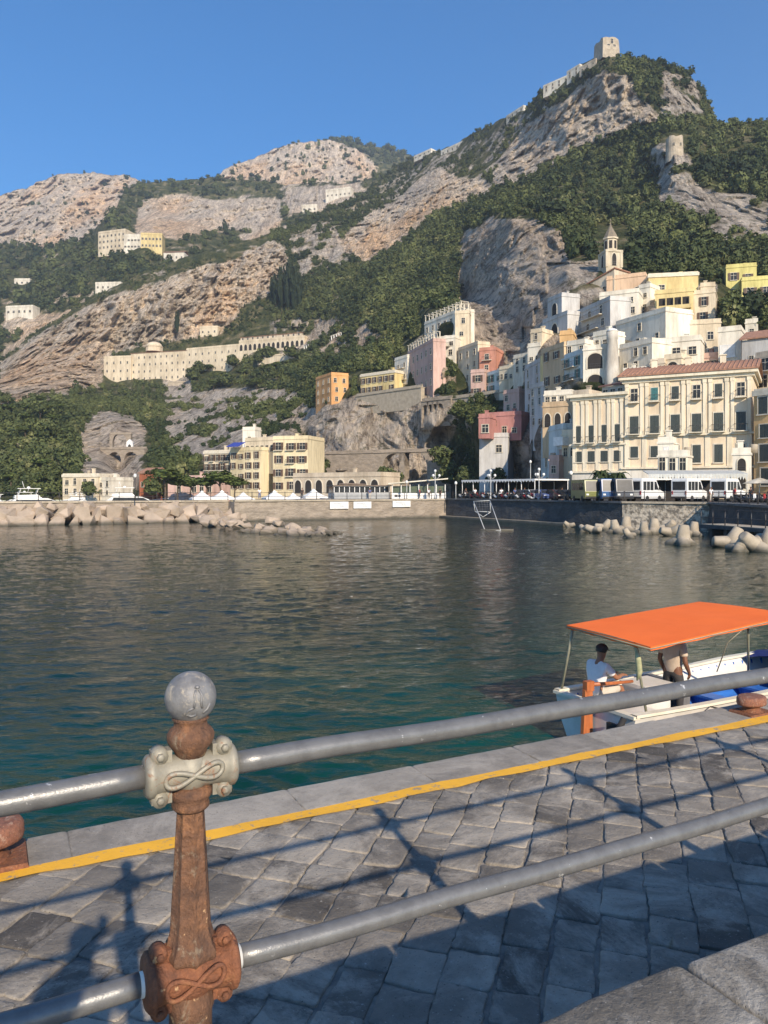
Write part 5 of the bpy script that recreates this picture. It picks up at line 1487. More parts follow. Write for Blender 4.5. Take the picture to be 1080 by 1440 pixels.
for k, (px, D, z, s, lb) in enumerate(((690, 111.5, ZR, 1.0, 'grey four globe street lamp in front of the cafe roof'), (758, 101.5, ZR, .98, 'grey four globe street lamp right of the cafe'), (612, 121, ZL, 1.05, 'grey four globe street lamp on the terrace pavilion corner'))):
    o = L0 if k == 0 else copy_tree(L0)
    o.location = (*XY(px, D), z); o.scale = (s, s, s); tag(o, lb, 'street lamp', 'four globe street lamps')
def lamp_single(px, D, z, h, lb, head=True):
    r = empty('lamp_post', (*XY(px, D), z), 0, lb, 'lamp post')
    b = MB(); b.tube([(0, 0, 0), (0, 0, h)], [.09, .05], 6); b.build('pole', M['iron'] if head else M['whitegrey'], r)
    b = MB(); b.lathe([(.1, 0), (.22, .15), (.2, .4), (.06, .55)], 8, c=(0, 0, h)); b.build('lantern', M['globe'], r)
lamp_single(190, 101, ZL, 3.0, 'slim lamp post on the breakwater before the big yacht')
lamp_single(803, 94.5, ZR, 3.2, 'slim dark lamp post beside the parked cars')
lamp_single(641, 118, ZR, 2.2, 'short grey lamp post at the corner of the dark quay', False)
lamp_single(746, 132, ZR, 6.0, 'tall thin lamp post against the dark cliff', False)
lamp_single(572, 121.5, ZL, 2.4, 'slim lamp post on the terrace before the restaurant', False)

# water polo goal standing in the shallows
D0_ = 84.0
def G(px, y, D): return P(px, y, D)
t = empty('water_goal', (*XY(690, 86), 0), 0, 'white tubular floating goal frame tilted in the dark water', 'goal frame')
pts = {k: G(*v) - Vector((*XY(690, 86), 0)) for k, v in dict(a=(666, 705, 88), b=(689, 704, 87.5), c=(668, 719, 88), d=(690, 720, 87.5), e=(682, 746, 83.5), f=(704, 746, 83), h=(671, 706, 87)).items()}
b = MB()
for p_, q_ in (('a', 'b'), ('a', 'c'), ('c', 'd'), ('b', 'd'), ('b', 'f'), ('a', 'e'), ('e', 'f')): b.tube([pts[p_], pts[q_]], .05, 6)
b.tube([pts['c'], (pts['c'] + pts['d']) / 2 + Vector((0, -.3, -.6)), pts['d']], .05, 6)
b.build('frame', M['whitegrey'], t)
b = MB()
for k in range(7):
    f = k / 6; b.tube([pts['a'].lerp(pts['b'], f), pts['c'].lerp(pts['d'], f)], .012, 3); b.tube([pts['a'].lerp(pts['c'], f), pts['b'].lerp(pts['d'], f)], .012, 3)
b.build('net', mat('net_cord', (.25, .25, .26), (.18, .18, .19), 4, .9), t)
b = MB(); q0 = (pts['e'] + Vector((-.5, 0, 0))); b.tube([q0, pts['f'] + Vector((1.4, 0, 0))], .16, 8); b.build('float', M['conc'], t)

# ================================================================== VEHICLES
def wheel_meshes(r, w):
    b = MB(); b.T = Matrix.Rotation(R(90), 4, 'X'); b.lathe([(r * .55, -w / 2), (r * .95, -w / 2), (r, -w * .3), (r, w * .3), (r * .95, w / 2), (r * .55, w / 2)], 16)
    t_ = b.mesh('tyre', M['rubber'])
    b = MB(); b.T = Matrix.Rotation(R(90), 4, 'X'); b.lathe([(.04, -w * .42), (r * .56, -w * .36), (r * .56, w * .36), (.04, w * .42)], 12)
    return t_, b.mesh('rim', M['alu'])
M['alu'] = mat('wheel_alloy', (.55, .55, .55), (.45, .45, .45), 6, .35, metal=.6)
M['lamp_red'] = mat('tail_lamp', (.45, .02, .02), (.3, .01, .01), 5, .25)
M['lamp_clear'] = mat('head_lamp', (.75, .75, .72), (.6, .6, .58), 5, .15)
def add_wheels(root, xs, half, r, w=.26):
    ty, ri = wheel_meshes(r, w)
    for x in xs:
        for s in (-1, 1):
            o = link_mesh('wheel', ty, root, (x, s * half, r)); link_mesh('rim', ri, o)
def minibus(c, L_=6.2, hgt=2.65, hood=True):
    r = empty('minibus', (0, 0, 0)); hw = 1.0
    m_ = paint('minibus_paint', c)
    if hood: pr = [(-L_ / 2, .38), (L_ / 2 - .1, .38), (L_ / 2, .8), (L_ / 2 - .15, 1.15), (L_ / 2 - .95, 1.38), (L_ / 2 - 1.75, hgt - .15), (L_ / 2 - 2.1, hgt), (-L_ / 2 + .15, hgt), (-L_ / 2, hgt - .25)]
    else: pr = [(-L_ / 2, .38), (L_ / 2, .38), (L_ / 2 + .05, 1.2), (L_ / 2 - .22, hgt - .1), (L_ / 2 - .4, hgt), (-L_ / 2 + .1, hgt), (-L_ / 2, hgt - .2)]
    bm = MB(); bm.prism(pr, -hw, hw, 'y'); o = bm.build('body', m_, r)
    g_ = MB()
    for s in (-1, 1):
        x0 = -L_ / 2 + .35; x1 = L_ / 2 - (2.2 if hood else .6); n = 3
        for k in range(n):
            a_ = x0 + (x1 - x0) * k / n; b_ = x0 + (x1 - x0) * (k + 1) / n - .1
            g_.prism([(a_, 1.35), (b_, 1.35), (b_, hgt - .38), (a_, hgt - .38)], s * hw - .01, s * hw + .015, 'y')
        if hood: g_.prism([(L_ / 2 - 2.1, 1.4), (L_ / 2 - 1.25, 1.4), (L_ / 2 - 1.72, hgt - .4), (L_ / 2 - 2.1, hgt - .4)], s * hw - .01, s * hw + .016, 'y')
    g_.box((-L_ / 2 - .005, 0, (1.35 + hgt - .35) / 2), (.03, 1.6, hgt - 1.75))
    if hood:
        a0, a1 = Vector((L_ / 2 - 1.02, 0, 1.48)), Vector((L_ / 2 - 1.70, 0, hgt - .28)); n_ = Vector((a0.z - a1.z, 0, a1.x - a0.x)).normalized() * -.02
        g_.add([(a0.x + .02, -hw * .88, a0.z + .01), (a0.x + .02, hw * .88, a0.z + .01), (a1.x + .02, hw * .8, a1.z + .01), (a1.x + .02, -hw * .8, a1.z + .01)], [(0, 1, 2, 3)])
    else: g_.add([(L_ / 2 + .055, -hw * .9, 1.25), (L_ / 2 + .055, hw * .9, 1.25), (L_ / 2 - .175, hw * .85, hgt - .18), (L_ / 2 - .175, -hw * .85, hgt - .18)], [(0, 1, 2, 3)])
    g_.build('window', M['glass'], r)
    for s in (-1, 1):
        h_ = MB(); h_.box((L_ / 2 - (.05 if hood else -.02), s * .72, .85), (.14, .3, .2)); h_.build('headlight', M['lamp_clear'], r)
        h_ = MB(); h_.box((-L_ / 2 - .01, s * .85, 1.05), (.05, .16, .4)); h_.build('tail_light', M['lamp_red'], r)
        h_ = MB(); h_.box((L_ / 2 - 1.2, s * (hw + .14), 1.55), (.1, .2, .3)); h_.build('mirror', M['rubber'], r)
    h_ = MB(); h_.box((-L_ / 2 - .03, 0, .5), (.12, 1.9, .22)); h_.box((L_ / 2 + .0, 0, .5), (.14, 1.9, .24)); h_.build('bumper', M['rubber'], r)
    add_wheels(r, (-L_ / 2 + 1.15, L_ / 2 - 1.05), hw - .12, .37)
    return r
def place(o, px, D, rz, lb, cat, grp=None, s=1.0, z=ZR):
    o.location = (*XY(px, D), z + .004); o.rotation_euler = (0, 0, R(rz)); o.scale = (s, s, s); tag(o, lb, cat, grp); return o
WB = minibus((.74, .74, .72), 4.7, 2.75)
GB = 'white minibuses at the bus stand'
place(WB, 908, 91, 38, 'white minibus with sloping bonnet parked between the dark coach and another white minibus', 'minibus', GB)
place(copy_tree(WB), 970, 92, 38, 'white minibus parked between two others beneath the scalloped awning', 'minibus', GB)
place(copy_tree(WB), 1024, 93, 38, 'rightmost white minibus near the parked motorbikes', 'minibus', GB)
place(minibus((.20, .21, .07), 5.0, 2.6, False), 824, 92, -85, 'olive green van parked leftmost at the bus stand, seen end on', 'van')
place(minibus((.05, .12, .28), 7.0, 2.7, False), 845, 92, -88, 'blue bus seen end on beside the olive van', 'bus')
place(minibus((.10, .11, .13), 7.0, 2.7, False), 863, 91, -86, 'dark grey bus with a wide windscreen right of the blue bus', 'bus')
def car(c):
    r = empty('parked_car', (0, 0, 0)); m_ = paint('car_paint', c, .25)
    b = MB(); b.prism([(-2.0, .3), (2.0, .3), (2.08, .6), (1.95, .82), (1.1, .95), (-1.6, .95), (-2.05, .85), (-2.1, .55)], -.82, .82, 'y'); b.build('body', m_, r)
    b = MB(); b.prism([(1.0, .93), (.35, 1.42), (-1.1, 1.44), (-1.75, .93)], -.70, .70, 'y'); b.build('roof', m_, r)
    b = MB()
    for s in (-1, 1): b.prism([(.78, .99), (.28, 1.36), (-1.05, 1.37), (-1.5, .99)], s * .70 - .01, s * .715, 'y')
    b.add([(.99, -.6, .98), (.99, .6, .98), (.42, .56, 1.40), (.42, -.56, 1.40)], [(0, 1, 2, 3)]); b.add([(-1.74, .6, .98), (-1.74, -.6, .98), (-1.16, -.56, 1.41), (-1.16, .56, 1.41)], [(0, 1, 2, 3)])
    b.build('window', M['glass'], r)
    for s in (-1, 1):
        h_ = MB(); h_.box((2.0, s * .6, .68), (.12, .3, .14)); h_.build('headlight', M['lamp_clear'], r)
        h_ = MB(); h_.box((-2.06, s * .62, .72), (.08, .26, .14)); h_.build('tail_light', M['lamp_red'], r)
    add_wheels(r, (-1.25, 1.3), .74, .31, .2)
    return r
for px, D, rz, c, lb in ((764, 102, -78, (.08, .12, .28), 'dark blue parked car right of the four globe lamp'), (782, 100, -75, (.10, .035, .03), 'dark red parked car between the blue and black cars'), (797, 98, -75, (.03, .03, .035), 'black parked car beside the slim dark lamp post'), (811, 96, -80, (.06, .07, .09), 'slate grey parked car beside the olive van'), (748, 106, -75, (.6, .6, .6), 'silver parked car behind the four globe lamp'), (735, 108, -75, (.05, .05, .06), 'charcoal parked car near the cafe end')):
    place(car(c), px, D, rz, lb, 'car', 'cars parked on the dark quay')
def scooter(c):
    r = empty('scooter', (0, 0, 0)); m_ = paint('scooter_paint', c, .3)
    b = MB(); b.tube([(.55, 0, .95), (.62, 0, .6), (.5, 0, .35), (.1, 0, .3), (-.2, 0, .42), (-.45, 0, .6), (-.75, 0, .62)], [.05, .13, .13, .12, .17, .19, .09], 8); b.box((.55, 0, .72), (.06, .42, .5)); b.build('body', m_, r)
    b = MB(); b.tube([(-.05, 0, .74), (-.4, 0, .78), (-.72, 0, .78)], [.08, .13, .10], 8); b.build('seat', M['rubber'], r)
    b = MB(); b.tube([(.5, -.33, 1.08), (.55, 0, 1.02), (.5, .33, 1.08)], .03, 6); b.tube([(.55, 0, 1.0), (.68, 0, .45), (.72, 0, .24)], .03, 6); b.build('handlebar', M['iron'], r)
    add_wheels(r, (), 0, .24)
    for x in (.72, -.6):
        bb_ = MB(); bb_.T = Matrix.Rotation(R(90), 4, 'X'); bb_.lathe([(.12, -.06), (.25, -.05), (.25, .05), (.12, .06)], 12, c=(x, .25, 0)); bb_.build('wheel', M['rubber'], r)
    return r
SC = {c: scooter(v) for c, v in dict(white=(.7, .7, .7), black=(.03, .03, .03), red=(.35, .03, .03)).items()}
used = set()
for k in range(26):
    c = ('white', 'black', 'black', 'white', 'black', 'red')[k % 6] if k != 3 else 'red'
    o = SC[c] if c not in used else copy_tree(SC[c]); used.add(c)
    if k < 19: px = 650 + k * 5.4; D = wall_D(px) + 1.6; g_, lb = 'scooters parked along the dark quay', c + ' scooter in the row parked along the dark quay railing'
    else: px = 1042 + (k - 19) * 6.5; D = 84; g_, lb = 'scooters at the right end of the bus stand', c + ' scooter in the row right of the white minibuses'
    place(o, px, D, -50 + random.uniform(-18, 18), lb, 'scooter', g_)

# awning with scalloped edge, bus shelter, parasol
a = Vector((*XY(912, 98), 0)); bb = Vector((*XY(1052, 96), 0)); W = (bb - a).length
t = empty('shop_awning', (a.x, a.y, ZR), math.atan2(bb.y - a.y, bb.x - a.x), 'long white awning with a scalloped edge over the bus stand', 'awning')
b = MB(); b.prism([(0, 3.35), (4.5, 3.9), (4.5, 3.98), (0, 3.43)], 0, W, 'x')
n = 34
for k in range(n):
    x0, x1 = W * k / n, W * (k + 1) / n - .03
    b.prism([(x0, 3.4), (x1, 3.4), (x1, 3.1), ((x0 + x1) / 2, 2.62), (x0, 3.1)], -.03, .0, 'y')
b.build('canopy', mat('faded_canvas', (.50, .51, .48), (.40, .41, .39), 2, .85), t)
b = MB()
for k in range(7): b.tube([(.1 + (W - .2) * k / 6, .1, 0), (.1 + (W - .2) * k / 6, .1, 3.35)], .05, 6)
b.build('post', M['whitegrey'], t)
a = Vector((*XY(862, 96), 0)); bb = Vector((*XY(1010, 95), 0)); W = (bb - a).length
t = empty('bus_shelter', (a.x, a.y, ZR), math.atan2(bb.y - a.y, bb.x - a.x), 'long flat bus shelter roof with a dark panel for its shade behind the buses', 'bus shelter')
b = MB(); b.box((W / 2, 1.2, 2.72), (W, 2.6, .16)); b.build('roof', M['white'], t)
b = MB()
for k in range(6): b.tube([(.1 + (W - .2) * k / 5, .1, 0), (.1 + (W - .2) * k / 5, .1, 2.65)], .05, 6)
b.build('post', M['iron'], t)
b = MB(); b.box((W / 2, 2.4, 1.3), (W, .12, 2.6)); b.build('shade_panel', M['voidd'], t)  # dark sheet stands in for the shade below the roof
for px, D, lb in ((1068, 86, 'beige square parasol over the motorbikes near the apricot house'), (1090, 84, 'beige parasol at the far right edge of the road')):
    t = empty('parasol', (*XY(px, D), ZR), 0, lb, 'parasol')
    b = MB(); b.lathe([(1.9, 2.1), (1.2, 2.35), (.5, 2.62), (.05, 2.75)], 8, smooth=False); b.build('canopy', plaster((.66, .60, .48)), t)
    b = MB(); b.tube([(0, 0, 0), (0, 0, 2.7)], .04, 6); b.build('pole', M['white'], t)

# ================================================================== TREES ONE CAN TELL APART
def tree_mesh(seed, shape, n, size, core=.62, mt='leaf', tl=0):
    V, Q, t = crown_arrays(n, shape, seed, size, core)
    return np_mesh('crown', V, Q, M[mt], False, {'tint': np.clip(t + tl, 0, 1)})
def trunk_mesh(h, r, limbs=4, seed=1, spread=.6):
    g_ = random.Random(seed); b = MB(); lean = g_.uniform(-.1, .1) * h
    top = Vector((lean, g_.uniform(-.06, .06) * h, h))
    b.tube([(0, 0, -.6), (0, 0, 0), top * .5 + Vector((.05 * h, 0, 0)), top], [r * 1.4, r * 1.1, r * .8, r * .55], 8)
    for k in range(limbs):
        a = 6.283 * k / limbs + g_.random(); q = top * g_.uniform(.7, .98)
        b.tube([q, q + Vector((math.cos(a) * spread * .5, math.sin(a) * spread * .5, spread * .35)), q + Vector((math.cos(a) * spread, math.sin(a) * spread, spread * .8))], [r * .45, r * .3, r * .12], 6)
    return b.mesh('trunk', M['bark'])
PINE_C = [tree_mesh(500 + k, (1, 1, .42), 420, .24, .6, 'leafpine', .1) for k in range(3)]
BRD_C = [tree_mesh(520 + k, (1, 1, 1.0), 420, .24, .62, 'leaf', .05) for k in range(3)]
CYP_C = tree_mesh(540, (.26, .26, 1.0), 320, .20, .7, 'leafcyp')
TRK = trunk_mesh(1.0, .06, 5, 3, .5)
def tree(name, px, D, z, h, r, kind, label, group, cat='tree'):
    """h = height of the trunk top, r = crown radius"""
    q = Vector((*XY(px, D), z))
    t = empty(name, q, random.uniform(0, 6.28), label, cat, group)
    o = link_mesh('trunk', TRK, t); o.scale = (h * .8, h * .8, h)
    if kind == 'pine': c, sz = PINE_C[random.randrange(3)], (r, r, r); zc = h + r * .12
    elif kind == 'cyp': c, sz = CYP_C, (r, r, r); zc = r * .92
    else: c, sz = BRD_C[random.randrange(3)], (r, r, r * random.uniform(.85, 1.15)); zc = h + r * .35
    o = link_mesh('crown', c, t, (0, 0, zc)); o.scale = sz
    return t
for px, D, h, r in ((232, 176, 5.0, 4.6), (250, 180, 3.6, 4.4), (268, 178, 3.2, 4.0), (291, 174, 3.4, 3.8), (310, 172, 4.2, 4.4), (330, 173, 3.2, 3.8)):
    tree('umbrella_pine', px, D, ZA, h + 1.2, r, 'pine', 'flat topped umbrella pine on the quay before the harbour hotel', 'umbrella pines on the quay')
def on_slope(px, py, D=None):
    d = D or float(depth_H(np.array([float(px)]), np.array([float(py)]))[0])
    return d, Z(py, d)
g = random.Random(9)
for k in range(34):
    px = g.uniform(-20, 112); py = 570 + 120 * g.random() + (0 if px < 90 else 15)
    d, z = on_slope(px, py); d -= 3
    tree('pine_tree', px, d, z - 1, g.uniform(2.5, 5), g.uniform(3.0, 4.6), 'pine' if k % 3 else 'broad', 'bushy dark tree in the wood at the left above the yachts', 'trees of the wood above the yachts')
for k in range(22):
    px = g.uniform(262, 430); py = g.uniform(505, 548) + (0 if px > 330 else 6)
    d, z = on_slope(px, py); d -= 4
    tree('pine_tree', px, d, z - 1, g.uniform(2.0, 4.0), g.uniform(4.2, 6.4), 'pine' if k % 2 else 'broad', 'broad green pine in the grove below the convent arcade', 'pines of the grove below the convent')
for px, py, r in ((388, 432, 16), (396, 436, 21), (405, 438, 24), (414, 440, 22), (421, 436, 17), (383, 425, 13)):
    d, z = on_slope(px, py)
    tree('cypress_tree', px, d - 4, z - 2, 3, r * .95, 'cyp', 'tall dark cypress in the row on the slope above the convent', 'cypresses above the convent', 'cypress')
d, z = on_slope(249, 470); tree('cypress_tree', 249, d - 6, z - 2, 3, 11, 'cyp', 'single dark cypress on the ledge over the convent roof', None, 'cypress')
d, z = on_slope(625, 470); tree('cypress_tree', 603, 300, Z(505, 300), 3, 8, 'cyp', 'slim cypress behind the white stepped hotel', None, 'cypress')
for k in range(14):
    px = g.uniform(1012, 1100); py = g.uniform(424, 462); d, z = on_slope(px, py)
    tree('bush', px, d - 1.5, z - .8, .8, g.uniform(1.8, 2.8), 'broad', 'bright green bush on the slope under the lime villa', 'bushes under the lime villa', 'bush')
for k in range(12):
    px = g.uniform(610, 641); py = g.uniform(508, 552); d, z = on_slope(px, py)
    tree('bush', px, d - 1.2, z - .9, .5, g.uniform(1.2, 2.2), 'broad', 'bush in the rocky gap beside the long pink house', 'bushes beside the long pink house', 'bush')
for k in range(9):
    px = g.uniform(640, 700); py = g.uniform(566, 600); d, z = on_slope(px, py)
    tree('bush', px, d - 2.5, z - .8, .6, g.uniform(1.4, 2.4), 'broad', 'shaded bush hanging under the terrace wall of the rock shelf', 'bushes under the terrace wall', 'bush')
for px, py, D, r in ((622, 640, 202, 4.2), (630, 664, 200, 4.0), (446, 668, 212, 3.2), (455, 655, 214, 2.6), (540, 668, 208, 3.6), (556, 676, 206, 3.0), (700, 672, 165, 2.4), (655, 670, 176, 3.0), (760, 696, 170, 2.0), (215, 684, 215, 3.6), (125, 690, 196, 2.6), (75, 688, 210, 3.4), (58, 694, 205, 3.2)):
    tree('tree', px, D, Z(py, D) - r, 1.8, r, 'broad', 'leafy tree rooted at the foot of the low cliff behind the quay' if px > 400 else 'leafy tree beside the low houses of the marina', 'trees at the cliff foot' if px > 400 else 'trees beside the marina houses')
def palm(px, D, h, lb):
    t = empty('palm_tree', (*XY(px, D), ZR), 0, lb, 'palm tree', 'palms before the palace')
    b = MB(); b.tube([(0, 0, -.3), (.1, 0, h * .5), (0, .1, h)], [.24, .18, .16], 8); b.build('trunk', M['bark'], t)
    b = MB()
    for k in range(30):
        a = k * 2.4; up = random.uniform(-.2, 1.0); ln = random.uniform(1.3, 1.9)
        d_ = Vector((math.cos(a), math.sin(a), 0)); s_ = Vector((-math.sin(a), math.cos(a), 0))
        pts_ = [Vector((0, .1, h)) + d_ * ln * f * (1 - .15 * f) + Vector((0, 0, ln * (up * f - 1.1 * f * f))) for f in (0, .25, .5, .75, 1.0)]
        for i in range(4):
            w0, w1 = (.03, .2, .2, .14, .02)[i], (.03, .2, .2, .14, .02)[i + 1]
            for sg in (-1, 1):
                b.add([tuple(pts_[i]), tuple(pts_[i] + s_ * sg * w0 + Vector((0, 0, -w0 * .6))), tuple(pts_[i + 1] + s_ * sg * w1 + Vector((0, 0, -w1 * .6))), tuple(pts_[i + 1])], [(0, 1, 2, 3)], False)
    b.build('crown', M['leafpalm'], t)
for px, D, h, lb in ((845, 97, 3.6, 'leftmost and tallest palm in front of the palace wing'), (858, 98, 3.2, 'middle palm in front of the palace wing'), (870, 96, 3.3, 'rightmost palm in front of the palace wing')): palm(px, D, h, lb)
# ================================================================== THE NEAR PIER (local frame: x along the pier, y towards the water)
TH = R(27.4)
O_ = Vector((0, 8.58, 0)); PU = Vector((math.cos(TH), math.sin(TH), 0)); PN = Vector((-math.sin(TH), math.cos(TH), 0))
ZP, ZC = HC - 3.13, HC - 1.60
TW = -5.81                                   # foot of the raised walkway
def PF(s, t, z): q = O_ + PU * s + PN * t; return Vector((q.x, q.y, z))

def basalt(name, lo, hi, dust, sc_=1.0, bs=.8):
    m, nt, b = new_mat(name)
    b.inputs['Roughness'].default_value = .78
    b.inputs['Specular IOR Level'].default_value = .35
    at = nt.nodes.new('ShaderNodeAttribute'); at.attribute_name = 'tint'
    v = coords(nt)
    base = mix(nt, at.outputs['Fac'], lo, hi)
    n1 = noise(nt, v, 3.2 * sc_, 8, .7)
    c = mix(nt, .8, base, ramp(nt, n1, [(.28, .55), (.5, 1.0), (.72, 1.35)]), 'MULTIPLY')
    n2 = noise(nt, v, 1.1 * sc_, 9, .75, .6)
    c = mix(nt, ramp(nt, n2, [(.47, 0.0), (.60, .75)]), c, dust)
    n3 = noise(nt, v, 38 * sc_, 3, .6)
    c = mix(nt, ramp(nt, n3, [(.66, 0.0), (.72, .75)]), c, (.42, .40, .36))
    c = mix(nt, ramp(nt, noise(nt, v, 55 * sc_, 3, .6), [(.30, .8), (.36, 0.0)]), c, (.05, .048, .045))
    nt.links.new(c, b.inputs['Base Color'])
    h1 = noise(nt, v, 5 * sc_, 8, .72); h2 = noise(nt, v, 42 * sc_, 4, .6)
    ad = nt.nodes.new('ShaderNodeMath'); ad.operation = 'MULTIPLY_ADD'; ad.inputs[1].default_value = .18
    nt.links.new(h2, ad.inputs[0]); nt.links.new(h1, ad.inputs[2])
    nt.links.new(bump(nt, ad.outputs[0], bs, .035), b.inputs['Normal'])
    return m
M['basalt'] = basalt('basalt_paving', (.085, .076, .065), (.265, .236, .196), (.42, .375, .31))
M['kerbstone'] = basalt('pale_kerb_stone', (.235, .212, .18), (.31, .28, .235), (.42, .38, .32), 1.0, .42)
M['walkstone'] = basalt('rough_ledge_stone', (.15, .138, .118), (.215, .195, .165), (.46, .43, .375), 1.6, .75)
M['joint'] = mat('sandy_joint', (.30, .265, .215), (.13, .12, .11), 5, .95, .5, 40, .02)

def clip(poly, a, b, c):
    """keep a*x+b*y<=c"""
    out = []
    for i in range(len(poly)):
        p, q = poly[i], poly[(i + 1) % len(poly)]
        dp, dq = a * p[0] + b * p[1] - c, a * q[0] + b * q[1] - c
        if dp <= 0: out.append(p)
        if (dp < 0 < dq) or (dq < 0 < dp):
            f = dp / (dp - dq); out.append((p[0] + (q[0] - p[0]) * f, p[1] + (q[1] - p[1]) * f))
    return out
def inset(poly, d):
    c = np.mean(poly, 0); out = []
    n = len(poly)
    A = 0.5 * sum(poly[i][0] * poly[(i + 1) % n][1] - poly[(i + 1) % n][0] * poly[i][1] for i in range(n))
    s = 1 if A > 0 else -1
    L = []
    for i in range(n):
        p, q = Vector(poly[i]), Vector(poly[(i + 1) % n]); e = (q - p)
        if e.length < 1e-6: return None
        e.normalize(); nn = Vector((-e.y, e.x)) * s; L.append((p + nn * d, e))
    for i in range(n):
        (p, e), (q, f) = L[i - 1], L[i]
        den = e.x * f.y - e.y * f.x
        if abs(den) < 1e-4: out.append(tuple(q)); continue
        k = ((q.x - p.x) * f.y - (q.y - p.y) * f.x) / den
        out.append(tuple(p + e * k))
    return out
def round_poly(poly, r, g):
    out = []
    n = len(poly)
    for i in range(n):
        p = Vector(poly[i]); a = Vector(poly[i - 1]); b = Vector(poly[(i + 1) % n])
        la, lb = (a - p).length, (b - p).length
        rr = min(r * g.uniform(.6, 1.5), la * .35, lb * .35)
        out += [tuple(p + (a - p) * (rr / la)), tuple(p + (a - p) * (rr * .35 / la) + (b - p) * (rr * .35 / lb)), tuple(p + (b - p) * (rr / lb))]
        m_ = (p + b) * .5; e_ = (b - p)
        for ff in (.3, .42, .5, .6, .72): q_ = p + e_ * (ff + g.uniform(-.03, .03)); out.append((q_.x + g.uniform(-.009, .009), q_.y + g.uniform(-.009, .009)))
    return out
def blocks_mesh(name, polys, zt, m, gap=.009, bev=.03, drop=.011, seed=1, rnd=.05, tintr=(0, 1)):
    g = random.Random(seed); vs, fs, tint = [], [], []
    for poly in polys:
        a = inset(poly, gap * g.uniform(.6, 1.8))
        if a is None: continue
        a = round_poly(a, rnd, g)
        n = len(a); c = np.mean(a, 0)
        zz = zt + g.uniform(-.008, .006); tx, ty = g.uniform(-.012, .012), g.uniform(-.012, .012)
        rings = []
        sz = max(max(abs(p[0] - c[0]), abs(p[1] - c[1])) for p in a)
        for f, dz in ((1.0, -.09), (1.0, -drop * 1.6), (1 - bev * .4 / sz, -drop * .5), (1 - bev / sz, -.001), (1 - bev * 2.6 / sz, .001)):
            rings.append([(c[0] + (p[0] - c[0]) * f, c[1] + (p[1] - c[1]) * f, zz + dz + tx * (p[0] - c[0]) + ty * (p[1] - c[1])) for p in a])
        b0 = len(vs); tv = tintr[0] + (tintr[1] - tintr[0]) * min(1, max(0, g.gauss(.55, .33)))
        for r_ in rings: vs += r_
        vs.append((c[0], c[1], zz + .001)); tint += [tv] * (n * len(rings) + 1)
        for k in range(len(rings) - 1):
            for i in range(n): fs.append((b0 + k * n + i, b0 + k * n + (i + 1) % n, b0 + (k + 1) * n + (i + 1) % n, b0 + (k + 1) * n + i))
        e = b0 + (len(rings) - 1) * n; cc = b0 + len(rings) * n
        for i in range(n): fs.append((e + i, e + (i + 1) % n, cc))
    me = bpy.data.meshes.new(name); me.from_pydata(vs, [], fs); me.materials.append(m)
    a_ = me.attributes.new('tint', 'FLOAT', 'POINT'); a_.data.foreach_set('value', tint)
    me.polygons.foreach_set('use_smooth', [True] * len(fs)); me.update()
    bm = bmesh.new(); bm.from_mesh(me); bmesh.ops.recalc_face_normals(bm, faces=bm.faces); bm.to_mesh(me); bm.free()
    return me
# diagonal courses of basalt blocks
S0, S1, TE = -11.0, 24.0, -.655
g = random.Random(21); polys = []
ca, sa = math.cos(R(45.6)), math.sin(R(45.6))
q = -30.0
while q < 30:
    wq = g.uniform(.28, .38); p = -30 + g.uniform(0, .6)
    while p < 30:
        wp = g.uniform(.30, .52)
        j = lambda: g.uniform(-.022, .022)
        # courses run along direction 45.6 deg in the pier frame
        quad = [(p + j(), q + j()), (p + wp + j(), q + j()), (p + wp + j(), q + wq + j()), (p + j(), q + wq + j())]
        quad = [(x * ca - y * sa, x * sa + y * ca) for x, y in quad]
        p += wp
        cx, cy = np.mean(quad, 0)
        if not (S0 - 1 < cx < S1 + 1 and TW - 1 < cy < .6): continue
        for a_, b_, c_ in ((0, 1, TE), (0, -1, -(TW + .02)), (1, 0, S1), (-1, 0, -S0)):
            quad = clip(quad, a_, b_, c_)
            if len(quad) < 3: break
        if len(quad) < 3: continue
        ar = abs(.5 * sum(quad[i][0] * quad[(i + 1) % len(quad)][1] - quad[(i + 1) % len(quad)][0] * quad[i][1] for i in range(len(quad))))
        if ar < .03: continue
        polys.append(quad)
    q += wq
o = link_mesh('pier', blocks_mesh('pier', polys, ZP, M['basalt'], .005, .013, .0065, 5, .020), None, O_, TH); tag(o, kind='structure')
b = MB(); b.box(((S0 + S1) / 2, (TW + TE) / 2 - .2, ZP - .017 - .5), (S1 - S0, TE - TW + 1.6, 1.0)); o = b.build('pier', M['joint'], None, O_, TH); tag(o, kind='structure')
# edge slabs
polys = []; x = S0
while x < S1:
    w = g.uniform(1.0, 1.55)
    j = lambda: g.uniform(-.012, .012)
    polys.append([(x + j(), TE + .02), (x + w + j(), TE + .02), (x + w + .02 + j(), .0 + j()), (x + j(), .0 + j())]); x += w
o = link_mesh('pier_kerb', blocks_mesh('pier_kerb', polys, ZP + .004, M['kerbstone'], .006, .022, .010, 8, .025), None, O_, TH); tag(o, kind='structure')
b = MB(); b.box(((S0 + S1) / 2, -.42, ZP - .9), (S1 - S0, .80, 1.68)); o = b.build('pier', M['darkwall'], None, O_, TH); tag(o, kind='structure')
